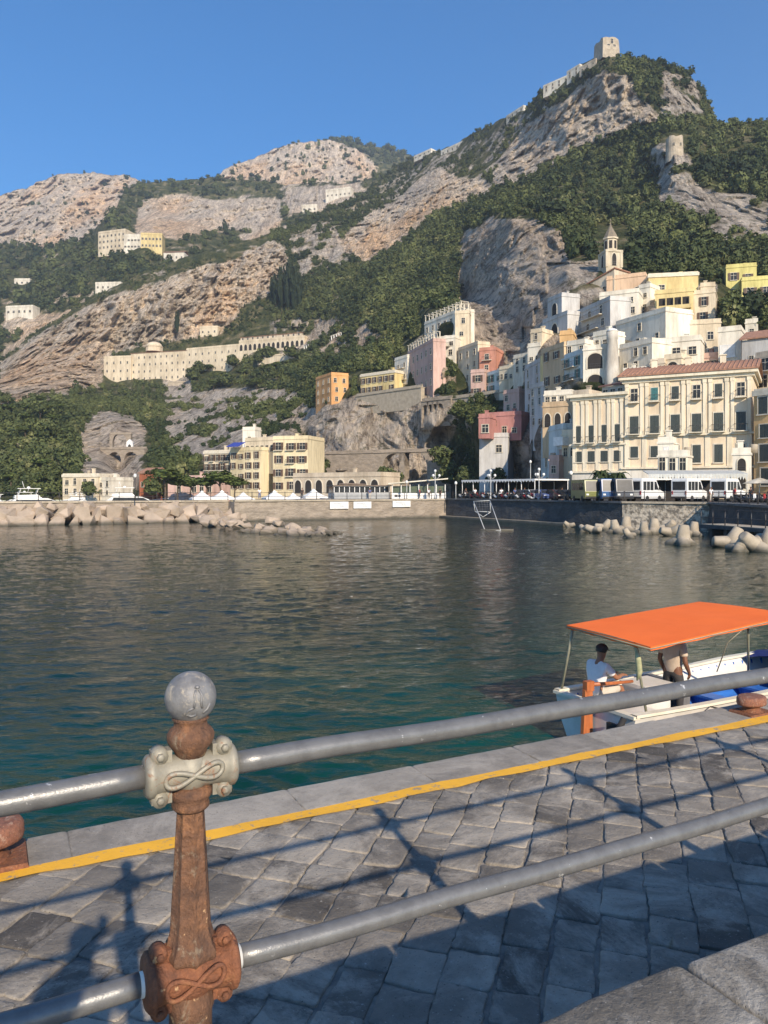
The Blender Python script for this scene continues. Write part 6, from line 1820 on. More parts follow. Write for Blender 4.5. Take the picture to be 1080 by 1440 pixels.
# worn yellow line, painted sheet over the inner edge of the slabs
m, nt, bs = new_mat('worn_yellow_paint'); M['yellowpaint'] = m
bs.inputs['Roughness'].default_value = .7
v = coords(nt); n1 = noise(nt, v, 9, 7, .75)
c = mix(nt, ramp(nt, n1, [(.36, .9), (.44, 0.0)]), (.86, .45, .035), (.30, .26, .20))
nt.links.new(mix(nt, .6, c, ramp(nt, noise(nt, v, 2.2, 5), [(.3, .75), (.7, 1.1)]), 'MULTIPLY'), bs.inputs['Base Color'])
nt.links.new(bump(nt, noise(nt, v, 40, 4), .4, .01), bs.inputs['Normal'])
k = 520; pts = []
for i in range(k + 1):
    x = S0 + (S1 - S0) * i / k
    e1 = fbm(np.array([[x * 2.2, 1.0, 0], [x * 2.2, 9.0, 0]]), 4, 3)
    wob = .012 * math.sin(x * .9)
    pts.append((x, TE - .125 + wob + e1[0] * .045)); 
top = []
for i in range(k + 1):
    x = S0 + (S1 - S0) * i / k
    e1 = fbm(np.array([[x * 2.6, 5.0, 0]]), 4, 8)[0]
    top.append((x, TE + .055 + .012 * math.sin(x * .9) + e1 * .035))
vs = [(a_, b_, ZP + .0115) for a_, b_ in pts] + [(a_, b_, ZP + .0125) for a_, b_ in top]
b = MB(); b.add(vs, [(i, i + 1, k + 2 + i, k + 1 + i) for i in range(k)], False)
o = b.build('painted_line', M['yellowpaint'], None, O_, TH); tag(o, kind='structure')

# raised walkway with coping stones
b = MB(); b.box(((S0 + S1) / 2, TW - 4.5, (ZC - .03 + 0) / 2), (S1 - S0, 8.92, ZC - .03)); o = b.build('walkway', M['quay'], None, O_, TH); tag(o, kind='structure')
polys = []; x = -1.86 - 1.27 * 8
while x < S1:
    w = 1.27; polys.append([(x, TW - .62), (x + w, TW - .62), (x + w, TW + .05), (x, TW + .05)]); x += w
for row in range(3):
    x = S0 + .3 * row
    while x < S1:
        w = g.uniform(.8, 1.2); polys.append([(x, TW - .64 - .7 * (row + 1)), (x + w, TW - .64 - .7 * (row + 1)), (x + w, TW - .64 - .7 * row), (x, TW - .64 - .7 * row)]); x += w
o = link_mesh('walkway', blocks_mesh('walkway', polys, ZC, M['walkstone'], .007, .014, .008, 12, .016, (.0, .7)), None, O_, TH); tag(o, kind='structure')

# ================================================================== RAILING
def metal_mat(name, c1, c2, rust, amt, rough=.42, metal=.55, sc_=6, flecks=False):
    m, nt, b = new_mat(name)
    v = coords(nt)
    n1 = noise(nt, v, sc_, 8, .7)
    base = ramp(nt, n1, [(.34, c2), (.6, c1)])
    n2 = noise(nt, v, sc_ * 1.7, 8, .78, .5)
    rf = ramp(nt, n2, [(amt, 0.0), (min(.99, amt + .09), 1.0)])
    nt.links.new(mix(nt, rf, base, rust), b.inputs['Base Color'])
    inv = nt.nodes.new('ShaderNodeMath'); inv.operation = 'MULTIPLY_ADD'; inv.inputs[1].default_value = -metal; inv.inputs[2].default_value = metal
    nt.links.new(rf, inv.inputs[0]); nt.links.new(inv.outputs[0], b.inputs['Metallic'])
    rr = nt.nodes.new('ShaderNodeMath'); rr.operation = 'MULTIPLY_ADD'; rr.inputs[1].default_value = .35; rr.inputs[2].default_value = rough
    nt.links.new(rf, rr.inputs[0]); nt.links.new(rr.outputs[0], b.inputs['Roughness'])
    if flecks:
        nt.links.new(mix(nt, ramp(nt, noise(nt, v, 26, 5, .7), [(.665, 0.0), (.69, .8)]), b.inputs['Base Color'].links[0].from_socket, (.62, .62, .60)), b.inputs['Base Color'])
    h = nt.nodes.new('ShaderNodeMath'); h.operation = 'ADD'
    nt.links.new(n2, h.inputs[0]); nt.links.new(noise(nt, v, sc_ * 14, 3), h.inputs[1])
    nt.links.new(bump(nt, h.outputs[0], .16, .004), b.inputs['Normal'])
    return m
M['pipe'] = metal_mat('weathered_grey_pipe', (.185, .185, .182), (.13, .13, .13), (.46, .45, .44), .665, .36, .35, 17, True)
M['silver'] = metal_mat('silver_painted_iron', (.29, .27, .215), (.19, .175, .14), (.22, .105, .055), .55, .55, .15, 15)
M['ballgrey'] = metal_mat('scuffed_grey_ball', (.215, .215, .217), (.125, .125, .128), (.36, .32, .26), .55, .55, .15, 22)
M['whiteband'] = mat('bare_white_paint', (.74, .73, .68), (.62, .60, .55), 20, .5)
def rust_mat(name='rusty_iron', a=(.235, .09, .042), b_=(.085, .038, .024), pale=(.34, .24, .16), amt=.60):
    m, nt, b = new_mat(name)
    b.inputs['Roughness'].default_value = .72
    v = coords(nt, (1, 1, .8))
    n1 = noise(nt, v, 22, 8, .78); c = ramp(nt, n1, [(.32, b_), (.55, a), (.74, (.36, .17, .075))])
    n2 = noise(nt, v, 9, 8, .75, .7)
    c = mix(nt, ramp(nt, n2, [(amt, 0.0), (amt + .05, .8)]), c, pale)
    c = mix(nt, ramp(nt, noise(nt, v, 30, 4), [(.66, 0.0), (.70, 1.0)]), c, (.48, .30, .16))
    nt.links.new(c, b.inputs['Base Color'])
    h = nt.nodes.new('ShaderNodeMath'); h.operation = 'ADD'
    nt.links.new(n1, h.inputs[0]); nt.links.new(noise(nt, v, 70, 4), h.inputs[1])
    nt.links.new(bump(nt, h.outputs[0], .9, .010), b.inputs['Normal'])
    return m
M['rust'] = rust_mat()
M['rustshaft'] = rust_mat('worn_painted_rust', (.175, .085, .045), (.065, .036, .026), (.25, .19, .13), .56)
PD = 1.65
HU, HLo, HB = .60, 1.03, .443               # below the eye: upper rail, lower rail, ball centre
ZU, ZL_, ZBALL = 1.60 - HU, 1.60 - HLo, 1.60 - HB
post_xy = Vector(((268 - 540) / F * PD, PD, ZC))
def relief_knot(b, y, zc, w, h, r):
    """raised ribbon knot on the front of a bracket"""
    path = []
    for k in range(41):
        a = 2 * math.pi * k / 40
        path.append((w * math.sin(a), y - .004 * math.cos(2 * a), zc + h * math.sin(2 * a) * .9 + .12 * w * math.sin(a)))
    b.tube(path, r, 6, cap=False)
def bracket(zc, rad, half, m, name, post, lug=True):
    b = MB(); n = 20
    Rm = Matrix.Translation((0, 0, zc)) @ Matrix.Rotation(R(90), 4, 'Y')
    b.T = Rm
    b.lathe([(rad * .55, -half - .002), (rad * 1.0, -half), (rad * 1.16, -half + .006), (rad * 1.16, -half + .016), (rad * 1.0, -half + .021), (rad * .93, -half * .5), (rad * 1.02, 0), (rad * .93, half * .5), (rad * 1.0, half - .021), (rad * 1.16, half - .016), (rad * 1.16, half - .006), (rad, half), (rad * .55, half + .002)], 22)
    b.T = Matrix.Identity(4)
    b.lathe([(rad * .55, -rad * 1.05), (rad * .82, -rad * .8), (rad * 1.08, -rad * .2), (rad * 1.08, rad * .2), (rad * .82, rad * .8), (rad * .55, rad * 1.05)], 18, c=(0, 0, zc))
    if lug:
        for sx in (-1, 1):
            for sz in (-1, 1):
                c = (sx * (half - .028), -.006, zc + sz * rad * 1.16)
                b.T = Matrix.Translation(c) @ Matrix.Rotation(R(90), 4, 'X')
                b.lathe([(.004, -.020), (.017, -.017), (.019, 0), (.017, .017), (.004, .020)], 12)
                b.lathe([(.0085, .018), (.0085, .026), (.003, .0275)], 6)
                b.T = Matrix.Identity(4)
                b.box((c[0] - sx * .004, -.004, zc + sz * rad * .95), (.042, .030, .036))
    relief_knot(b, -rad * 1.05, zc + .002, half * .62, rad * .42, .0055)
    return b.build(name, m, post)
def make_post(root):
    post = MB()
    up = [(.058, -.0), (.064, .012), (.064, .05), (.052, .065), (.050, .10), (.056, .115), (.050, .13), (.047, .16), (.045, ZL_ - .085), (.050, ZL_ - .07), (.042, ZL_ - .03)]
    post.lathe(up, 24)
    post.lathe([(.040, ZL_ + .02), (.062, ZL_ + .040), (.062, ZL_ + .052), (.052, ZL_ + .066), (.044, ZL_ + .095), (.0295, ZU - .085), (.031, ZU - .078)], 96, .15, 8)
    post.lathe([(.034, ZU - .082), (.040, ZU - .076), (.040, ZU - .068), (.036, ZU - .062), (.045, ZU - .052), (.046, ZU - .04), (.036, ZU - .03)], 20)
    post.lathe([(.030, ZU + .03), (.036, ZU + .046), (.044, ZU + .056), (.050, ZU + .068), (.050, ZU + .080), (.043, ZU + .090), (.036, ZU + .096), (.034, ZU + .108), (.040, ZU + .112), (.034, ZU + .118), (.028, ZU + .125)], 20)
    p = post.build('post', M['rustshaft'], root)
    bl = MB(); n = 22
    bl.lathe([(max(.002, .0545 * math.sin(math.pi * k / n)), ZBALL - .0545 * math.cos(math.pi * k / n)) for k in range(n + 1)], 32)
    # worn raised figure on the ball
    yy = lambda x, z: -math.sqrt(max(1e-6, .0545 ** 2 - x * x - z * z)) - .0005
    for path in ([(.000, .026), (-.004, .016), (-.003, .004), (-.006, -.010)], [(.006, .026), (.012, .014), (.009, .002), (.012, -.012)], [(-.006, -.010), (-.016, -.014), (-.020, -.024), (-.010, -.029), (.000, -.026)], [(.014, -.024), (.024, -.018), (.030, -.006)]):
        bl.tube([(x, yy(x, z), ZBALL + z) for x, z in path], [.0028] * len(path), 6)
    bl.lathe([(.002, -.003), (.006, 0), (.004, .004), (.001, .005)], 8, c=(.003, yy(.003, .030), ZBALL + .030))
    bl.build('ball', M['ballgrey'], p)
    bracket(ZU, .039, .096, M['silver'], 'upper_bracket', p)
    bracket(ZL_, .051, .097, M['rust'], 'lower_bracket', p)
    return p
rail = empty('railing', post_xy, TH, 'rusty cast iron post with grey ball and two grey pipe rails along the raised walkway', 'railing')
pr = make_post(rail)
SP = 2.36
def bump_post(k):
    c = copy_tree(pr, rail); c.location = (SP * k, 0, 0); return c
for k in (-2, -1, 1, 2, 3, 4): bump_post(k)
for k in range(-2, 4):
    for z, r, half in ((ZU, .0245, .098), (ZL_, .0245, .094)):
        b = MB(); n = 30
        x0, x1 = SP * k + half - .015, SP * (k + 1) - half + .015
        ph = random.random() * 6
        path = [(x0 + (x1 - x0) * i / n, .0022 * math.sin(i * .5 + ph), z + .0018 * math.sin(i * .7 + ph) - .006 * math.sin(math.pi * i / n)) for i in range(n + 1)]
        b.tube(path, r, 20)
        rl = b.build('rail', M['pipe'], rail)
        if z == ZL_:
            for xx, ln in ((x0 + .012, .036), (x1 - .012, .030)):
                c = MB(); c.tube([(xx - ln / 2, path[0][1], z), (xx + ln / 2, path[0][1], z)], r + .0008, 20); c.build('paint_band', M['whiteband'], rl)

# ================================================================== MOORING BOLLARDS
def bollard(s, t, lb, rz, sc=1.0):
    q = PF(s, t, ZP)
    r_ = empty('mooring_bollard', q, rz, lb, 'bollard', 'rusty mooring bollards on the pier edge')
    b = MB(); b.lathe([(.27, .05), (.24, .075), (.20, .10), (.185, .16), (.20, .21)], 24); b.box((0, 0, .03), (.82, .62, .06), 0, .96); b.build('base', M['rust'], r_)
    b = MB()
    prof = [(.10, .19), (.25, .20), (.285, .22), (.292, .26), (.288, .36), (.27, .395), (.23, .41), (.05, .415)]
    b.T = Matrix.Scale(1.3, 4, (1, 0, 0)); b.lathe(prof, 32); b.build('cap', M['rustred'], r_)
    r_.scale = (sc, sc, sc)
    return r_
M['rustpale'] = rust_mat('pale_rust', (.30, .17, .11), (.20, .12, .085), (.38, .31, .24), .48)
M['rustred'] = rust_mat('red_rust', (.27, .115, .07), (.12, .055, .038), (.38, .25, .18), .54)
bollard(-3.98, -.36, 'broad rusty mooring bollard at the left edge of the pier', TH, .86)
bollard(5.62, -.40, 'rusty mooring bollard on the pier edge in front of the boat', TH, .6)

# ================================================================== PEOPLE
def skin_mesh(name, chains, root_name, sub=2, mats=None):
    """chains: list of lists of (key, point, radius); shared keys weld -> one continuous skinned surface, baked to a mesh"""
    idx, vs, rad, es = {}, [], [], []
    for ch in chains:
        prev = None
        for it in ch:
            k = it[0]
            if k not in idx:
                idx[k] = len(vs); vs.append(tuple(it[1])); rad.append(it[2])
            if prev is not None and prev != idx[k]: es.append((prev, idx[k]))
            prev = idx[k]
    me = bpy.data.meshes.new(name); me.from_pydata(vs, es, []); me.update()
    o = bpy.data.objects.new(name, me); col.objects.link(o)
    md = o.modifiers.new('skin', 'SKIN'); md.use_smooth_shade = True
    for i, r in enumerate(rad):
        sv = me.skin_vertices[0].data[i]
        sv.radius = (r, r) if not isinstance(r, tuple) else r
        sv.use_root = (i == idx[root_name])
    sb = o.modifiers.new('sub', 'SUBSURF'); sb.levels = sub; sb.render_levels = sub
    dg = bpy.context.evaluated_depsgraph_get()
    m2 = bpy.data.meshes.new_from_object(o.evaluated_get(dg))
    bpy.data.objects.remove(o); bpy.data.meshes.remove(me)
    m2.name = name
    m2.materials.clear()
    for m in mats: m2.materials.append(m)
    m2.polygons.foreach_set('use_smooth', [True] * len(m2.polygons))
    return m2
def V3(*a): return Vector(a)
def person(label, J, skin, shirt, trousers, hair, root_loc, rz, group=None, cap=None, sleeve=.5, fingers=True, shorts=False):
    """J: joints in local metres, facing -y"""
    t = empty('person', root_loc, rz, label, 'person', group)
    up = (J['neck'] - J['pelvis']).normalized()
    hd = (J['head'] - J['neck']).normalized()
    f = J.get('face', V3(0, -1, 0)); f = (f - hd * f.dot(hd)).normalized(); sd = hd.cross(f)
    ch = [[('pel', J['pelvis'], (.15, .11)), ('bel', J['pelvis'].lerp(J['neck'], .33), (.135, .10)), ('che', J['pelvis'].lerp(J['neck'], .72), (.155, .115)), ('nb', J['neck'] - up * .05, (.08, .07)),
           ('nk', J['neck'] + hd * .03, .055), ('jaw', J['head'] - hd * .055 + f * .012, .068), ('skl', J['head'] + hd * .03 - f * .008, .088), ('top', J['head'] + hd * .085 - f * .01, .062)],
          [('jaw', None, 0), ('chin', J['head'] - hd * .075 + f * .06, .030)],
          [('skl', None, 0), ('nose', J['head'] - hd * .005 + f * .095, .016)]]
    for s in 'LR':
        sh, el, wr, hn = J['sh' + s], J['el' + s], J['wr' + s], J['ha' + s]
        ch.append([('che', None, 0), ('sh' + s, sh, .062), ('ua' + s, sh.lerp(el, .5), .050), ('el' + s, el, .042), ('fa' + s, el.lerp(wr, .4), .042), ('wr' + s, wr, .027), ('pm' + s, wr.lerp(hn, .7), (.040, .020))])
        d = (hn - wr).normalized(); side = d.cross(J.get('palm' + s, V3(0, 0, 1))).normalized(); curl = J.get('palm' + s, V3(0, 0, 1)) * -1
        if fingers:
            for k in range(4):
                b0 = wr.lerp(hn, .85) + side * (.027 - .018 * k); ln = (.030, .034, .032, .025)[k]
                b1 = b0 + d * ln + curl * .006; b2 = b1 + d * ln * .8 + curl * .016; b3 = b2 + d * ln * .45 + curl * .018
                ch.append([('pm' + s, None, 0), ('f%s%d0' % (s, k), b0, .0095), ('f%s%d1' % (s, k), b1, .009), ('f%s%d2' % (s, k), b2, .008), ('f%s%d3' % (s, k), b3, .0068)])
            b0 = wr.lerp(hn, .45) + side * .038; b1 = b0 + d * .028 + side * .018 + curl * .008; b2 = b1 + d * .026 + side * .004 + curl * .012
            ch.append([('pm' + s, None, 0), ('t%s0' % s, b0, .011), ('t%s1' % s, b1, .010), ('t%s2' % s, b2, .0078)])
        hp, kn, an, toe = J['hp' + s], J['kn' + s], J['an' + s], J['to' + s]
        ch.append([('pel', None, 0), ('hp' + s, hp, .092), ('th' + s, hp.lerp(kn, .5), .076), ('kn' + s, kn, .055), ('cf' + s, kn.lerp(an, .35), .056), ('an' + s, an, .036), ('to' + s, toe, (.042, .030))])
    pts = {}
    for c in ch:
        for i, it in enumerate(c):
            if it[1] is not None: pts[it[0]] = it
    ch = [[pts[it[0]] for it in c] for c in ch]
    body = link_mesh('body', skin_mesh('body', ch, 'pel', 2, [skin]), t)
    # shirt
    sc2 = [[('pel', J['pelvis'] - up * .12, (.172, .130)), ('bel', J['pelvis'].lerp(J['neck'], .33), (.160, .122)), ('che', J['pelvis'].lerp(J['neck'], .72), (.178, .135)), ('nb', J['neck'] - up * .045, (.088, .075))]]
    for s in 'LR':
        sh, el = J['sh' + s], J['el' + s]
        sc2.append([sc2[0][2], ('s' + s, sh, .080), ('u' + s, sh.lerp(el, sleeve), .068), ('v' + s, sh.lerp(el, sleeve + .18), .070)])
    link_mesh('shirt', skin_mesh('shirt', sc2, 'pel', 2, [shirt]), t)
    tc = [[('pel', J['pelvis'] + up * .10, (.155, .115)), ('p2', J['pelvis'] - up * .02, (.165, .122))]]
    for s in 'LR':
        hp, kn, an = J['hp' + s], J['kn' + s], J['an' + s]
        leg = [tc[0][1], ('h' + s, hp, .104), ('t' + s, hp.lerp(kn, .5), .090), ('k' + s, hp.lerp(kn, .92), .072)]
        if not shorts: leg += [('c' + s, kn.lerp(an, .4), .066), ('a' + s, kn.lerp(an, .9), .056)]
        tc.append(leg)
    link_mesh('trousers', skin_mesh('trousers', tc, 'pel', 2, [trousers]), t)
    # hair: a shell over the back and top of the skull
    b = MB(); n, m_ = 16, 9; vs = []
    Mx = Matrix((( sd.x, f.x, hd.x), (sd.y, f.y, hd.y), (sd.z, f.z, hd.z)))
    for i in range(m_):
        th = .02 + (math.pi * .60) * i / (m_ - 1)
        for j in range(n):
            a = 2 * math.pi * j / n
            front = max(0, math.sin(a)) * (i / (m_ - 1))
            th2 = th * (1 - .48 * front)
            p = Vector((.092 * math.sin(th2) * math.cos(a), .104 * math.sin(th2) * math.sin(a) - .008, .108 * math.cos(th2)))
            p *= 1 + .03 * math.sin(7 * a + 3 * i)
            vs.append(tuple(J['head'] + hd * .030 + Mx @ p))
    fs = [(i * n + j, i * n + (j + 1) % n, (i + 1) * n + (j + 1) % n, (i + 1) * n + j) for i in range(m_ - 1) for j in range(n)]
    fs.append(tuple(range(n))[::-1])
    b.add(vs, fs, True); b.build('hair', hair, t)
    if cap is not None:
        b = MB(); vs = []
        for i in range(7):
            th = .02 + (math.pi * .46) * i / 6
            for j in range(n):
                a = 2 * math.pi * j / n
                vs.append(tuple(J['head'] + hd * .036 + Mx @ Vector((.104 * math.sin(th) * math.cos(a), .116 * math.sin(th) * math.sin(a) - .006, .112 * math.cos(th)))))
        b.add(vs, [(i * n + j, i * n + (j + 1) % n, (i + 1) * n + (j + 1) % n, (i + 1) * n + j) for i in range(6) for j in range(n)] + [tuple(range(n))[::-1]], True)
        c0 = J['head'] + hd * .055
        brim = [tuple(c0 + f * (.085 + .085 * math.cos(a)) + sd * .085 * math.sin(a) - hd * .012 * math.cos(a)) for a in np.linspace(-1.5, 1.5, 9)]
        b.add(brim + [tuple(Vector(p) + hd * .006) for p in brim], [tuple(range(9)), tuple(range(17, 8, -1))] + [(i, i + 1, 10 + i, 9 + i) for i in range(8)], True)
        b.build('cap', cap, t)
    # eyes and mouth
    b = MB()
    for s in (-1, 1):
        c0 = J['head'] + hd * .018 + f * .082 + sd * s * .032
        b.T = Matrix.Translation(c0); b.lathe([(.002, -.008), (.010, -.004), (.010, .004), (.002, .008)], 8)
    b.T = Matrix.Identity(4)
    mth = J['head'] - hd * .050
    b.tube([mth + f * .078 - sd * .022, mth + f * .086, mth + f * .078 + sd * .022], .005, 6)
    b.build('face', M['voidd'], t)
    return t
M['skin'] = mat('tanned_skin', (.33, .155, .085), (.27, .12, .065), 9, .5)
M['skindark'] = mat('deeply_tanned_skin', (.20, .09, .05), (.155, .07, .04), 9, .5)
M['hairdark'] = mat('dark_hair', (.025, .018, .014), (.012, .010, .008), 30, .5)
M['shirtw'] = mat('white_cotton', (.80, .80, .80), (.72, .72, .73), 8, .85, .5, 26, .012)
M['shirtb'] = mat('beige_cotton', (.55, .45, .35), (.47, .38, .29), 8, .85, .6, 26, .014)
M['trd'] = mat('dark_trousers', (.05, .045, .045), (.03, .03, .03), 8, .85, .4, 26, .01)
M['trk'] = mat('khaki_shorts', (.52, .47, .40), (.44, .40, .33), 8, .85, .4, 26, .01)

# ================================================================== THE BOAT (local x to the bow, y away from the pier)
bo = PF(4.95, 2.05, -.09)
boat = empty('motor_boat', bo, TH + R(1.0), 'white open wooden boat with an orange awning moored at the pier edge', 'boat')
LB, HW = 7.4, 1.03
M['hullw'] = mat('boat_white_paint', (.74, .72, .67), (.60, .58, .53), 2.2, .4)
M['rubrail'] = mat('brown_varnished_wood', (.22, .09, .045), (.14, .06, .03), 6, .4, stretch=(.3, 3, 3))
M['bluef'] = mat('blue_painted_boards', (.035, .16, .52), (.025, .11, .38), 4, .45, .5, 3, .02, stretch=(.4, 8, 1))
M['navy'] = mat('navy_tarpaulin', (.012, .022, .13), (.008, .014, .08), 4, .7, .8, 5, .05)
M['orange'] = mat('orange_canvas', (.88, .165, .022), (.82, .145, .018), 1.6, .85, .25, 3, .03)
M['orangewood'] = mat('orange_varnished_wood', (.46, .15, .05), (.34, .10, .035), 7, .45, stretch=(3, 3, .5))
M['polegreen'] = mat('painted_pole', (.30, .29, .20), (.20, .20, .15), 6, .5)
def hull_half(f):                  # half beam and sheer along the length
    w = HW * (.88 + .12 * math.sin(min(1, f * 1.6) * math.pi / 2)) * (1 - max(0, (f - .55) / .45) ** 2.1) + .015
    return w, .80 + .05 * (1 - f) + .34 * f ** 2.4
n = 22
def hull_shell(off, bot):
    st = []
    for i in range(n):
        f = i / (n - 1); w, sh = hull_half(f); x = LB * f
        w = max(.01, w - off)
        sec = []
        for k in range(9):
            a = k / 8.0 * math.pi
            yy = -math.cos(a); q = abs(yy) ** .55 * (1 if yy > 0 else -1)
            z = bot + (sh - bot) * abs(math.cos(a)) ** 1.6
            rake = .45 * f ** 4 * (z - bot)
            sec.append((x + rake - (.12 * (1 - f) ** 6) * (z - .2) * 0, w * q, z))
        st.append(sec)
    return st
out_, inn = hull_shell(0, -.22), hull_shell(.07, .14)
b = MB()
for sh_, flip in ((out_, False), (inn, True)):
    vs = [p for s in sh_ for p in s]
    fs = [(i * 9 + j, (i + 1) * 9 + j, (i + 1) * 9 + j + 1, i * 9 + j + 1) for i in range(n - 1) for j in range(8)]
    if flip:
        fs = [q[::-1] for q in fs]; fa = [q for k_, q in enumerate(fs) if k_ % 8 in (0, 1, 6, 7)]; fb = [q for k_, q in enumerate(fs) if k_ % 8 not in (0, 1, 6, 7)]
        b.mi = 1; b.add(vs, fb, True); b.mi = 0; b.add(vs, fa, True)
    else: b.add(vs, fs, True)
b.mi = 0
b.add([p for p in out_[0]] , [tuple(range(9))[::-1]], False)
# transom inner board
b.mi = 0; b.add([(p[0] + .07, p[1], p[2]) for p in inn[0]], [tuple(range(9))], False)
b.build('hull', [M['hullw'], M['bluef']], boat)
b = MB()
for s in (0, 8):
    path = []
    for i in range(n):
        p, q = Vector(out_[i][s]), Vector(inn[i][s]); c = (p + q) / 2; path.append(c + Vector((0, 0, .02)))
    for i in range(n - 1):
        a_, c_ = path[i], path[i + 1]
        e = Vector((0, .062, 0))
        b.add([tuple(a_ - e), tuple(c_ - e), tuple(c_ + e), tuple(a_ + e), tuple(a_ - e + V3(0, 0, .045)), tuple(c_ - e + V3(0, 0, .045)), tuple(c_ + e + V3(0, 0, .045)), tuple(a_ + e + V3(0, 0, .045))], [(3, 2, 1, 0), (4, 5, 6, 7), (0, 1, 5, 4), (2, 3, 7, 6)], False)
b.box((.02, 0, .87), (.14, 1.86, .05))
b.build('gunwale', M['cream_g'] if 'cream_g' in M else mat('cream_gunwale', (.78, .73, .60), (.68, .63, .5), 3, .45), boat)
b = MB()
for s, sg in ((0, -1), (8, 1)):
    b.tube([(p[s][0], p[s][1] + sg * .012, p[s][2] - .11 - .02 * 0) for p in out_[1:]], [.035] * (n - 2) + [.02], 6)
    b.tube([(p[s][0], p[s][1] * .985 + sg * .008, p[s][2] - .36) for p in out_[1:]], [.022] * (n - 2) + [.012], 6)
b.build('rubbing_strake', M['rubrail'], boat)
b = MB()
fl = [( .25 + 6.0 * k / 10) for k in range(11)]
for i in range(10):
    f0 = fl[i] / LB; w = max(.1, hull_half(f0 + .04)[0] - .20); b.box((fl[i] + .29, 0, .22), (.575, 2 * w, .04))
for x in (1.9, 3.2, 4.5):
    w = hull_half(x / LB)[0] - .09; b.box((x, 0, .52), (.32, 2 * w, .045)); b.box((x, 0, .37), (.06, 2 * w * .9, .26))
for k in range(26):           # ribs inside
    f = .06 + .80 * k / 25; w = hull_half(f)[0] - .085
    for s in (-1, 1): b.tube([(LB * f, s * w * .72, .24), (LB * f, s * w * .95, .45), (LB * f, s * w, hull_half(f)[1] - .05)], .022, 5)
b.build('floor_boards', M['bluef'], boat)
b = MB(); pts_ = []
for j in range(9):
    for i in range(12):
        f = .66 + .33 * i / 11; w, sh = hull_half(f); yy = (j / 4 - 1)
        pts_.append((LB * f + .3 * f ** 4, yy * (w - .02), sh + .05 + .07 * (1 - yy * yy) - .05 * math.sin(i * 1.3 + j)))
b.grid(pts_, 12, 9); b.build('bow_cover', M['navy'], boat)
b = MB(); b.box((.55, 0, .70), (1.0, 1.66, .06)); b.box((.55, 0, .46), (.9, 1.5, .42)); b.build('stern_deck', M['hullw'], boat)
b = MB(); b.prism([(-.30, -.55), (-.04, -.55), (-.04, 1.12), (-.20, 1.12)], -.035, .035, 'y'); b.box((-.10, 0, 1.18), (.16, .10, .16)); b.tube([(-.1, 0, 1.2), (.5, .05, 1.14), (.95, .05, 1.12)], [.035, .03, .025], 8); b.build('rudder', M['orangewood'], boat)
b = MB(); b.box((1.35, .12, .78), (.62, .52, .46)); b.box((1.35, .12, 1.03), (.68, .58, .06)); b.build('engine_box', M['hullw'], boat)
b = MB(); b.box((2.05, .35, .74), (.30, .9, .44)); b.build('locker', mat('grey_locker', (.17, .17, .17), (.11, .11, .11), 4, .7), boat)
b = MB(); b.tube([(-.12, -.8, .86), (-.28, -.75, .55), (-.3, -.6, .2)], .05, 8); b.box((-.14, -.62, .55), (.06, .3, .34)); b.build('fender', M['rubber'], boat)
# awning: corners found from the photo at their own heights, brought into the boat frame
inv = Matrix.Translation(bo) @ Matrix.Rotation(TH + R(1.0), 4, 'Z'); inv.invert()
def atz(px, y, z): d = (HC - z) * F / (y - HY); return inv @ P(px, y, d)
cA, cB, cC = atz(797, 879, 1.97), atz(915, 910, 1.95), atz(983, 846, 2.16)
cR = cC + (cB - cA) + V3(0.1, 0, .05)
nu, nv = 28, 16; pts_ = []
for j in range(nv):
    for i in range(nu):
        a_, c_ = i / (nu - 1), j / (nv - 1)        # a_ along the boat, c_ from far to near edge
        p = cA.lerp(cC, a_).lerp(cB.lerp(cR, a_), c_)
        sag = .018 * math.sin(math.pi * c_) - .02 * math.sin(math.pi * a_) * math.sin(math.pi * c_) + .012 * math.sin(a_ * 22) * (1 - abs(2 * c_ - 1)) * a_
        pts_.append(tuple(p + V3(0, 0, sag)))
b = MB(); b.grid(pts_, nu, nv); 
for e0, e1 in ((cA, cC), (cB, cR), (cA, cB), (cC, cR)):     # hanging hem
    nn = 12
    vs = []
    for i in range(nn + 1):
        p = e0.lerp(e1, i / nn); vs += [tuple(p), tuple(p - V3(0, 0, .055 + .01 * math.sin(i * 2.1)))]
    b.add(vs, [(2 * i, 2 * i + 2, 2 * i + 3, 2 * i + 1) for i in range(nn)], True)
b.build('awning', M['orange'], boat)
b = MB()
def pole(top, foot): b.tube([top + V3(0, 0, -.01), foot], .022, 7)
fA = V3(.10, hull_half(.02)[0] - .04, .86); fB = V3(.75, -hull_half(.1)[0] + .05, .86)
pole(cA.lerp(cB, .06) + V3(.05, 0, 0), fA); pole(cA.lerp(cB, .80) + V3(.06, 0, 0), V3(.35, -hull_half(.05)[0] + .12, .84))
fr = .70
pole(atz(1052, 884, 1.93), atz(1052, 947, .88)); pole(cC.lerp(cR, .1) + V3(-.2, 0, -.02), V3(cC.x - .35, hull_half(.55)[0] - .05, .92))
dz = V3(0, 0, -.03)
b.tube([cA + dz, cC + dz], .012, 6); b.tube([cB + dz, cR + dz], .012, 6); b.tube([cA + dz, cB + dz], .012, 6); b.tube([cC + dz, cR + dz], .012, 6)
b.build('awning_frame', M['polegreen'], boat)
b = MB()
q = cA.lerp(cB, .80) + V3(.06, -.02, -.05)
b.tube([q, q + V3(.02, -.03, -.2), q + V3(.06, -.02, -.42), q + V3(.03, 0, -.55)], [.02, .045, .05, .012], 7); b.build('rolled_cloth', mat('striped_cloth', (.55, .52, .30), (.30, .32, .18), 12, .9), boat)
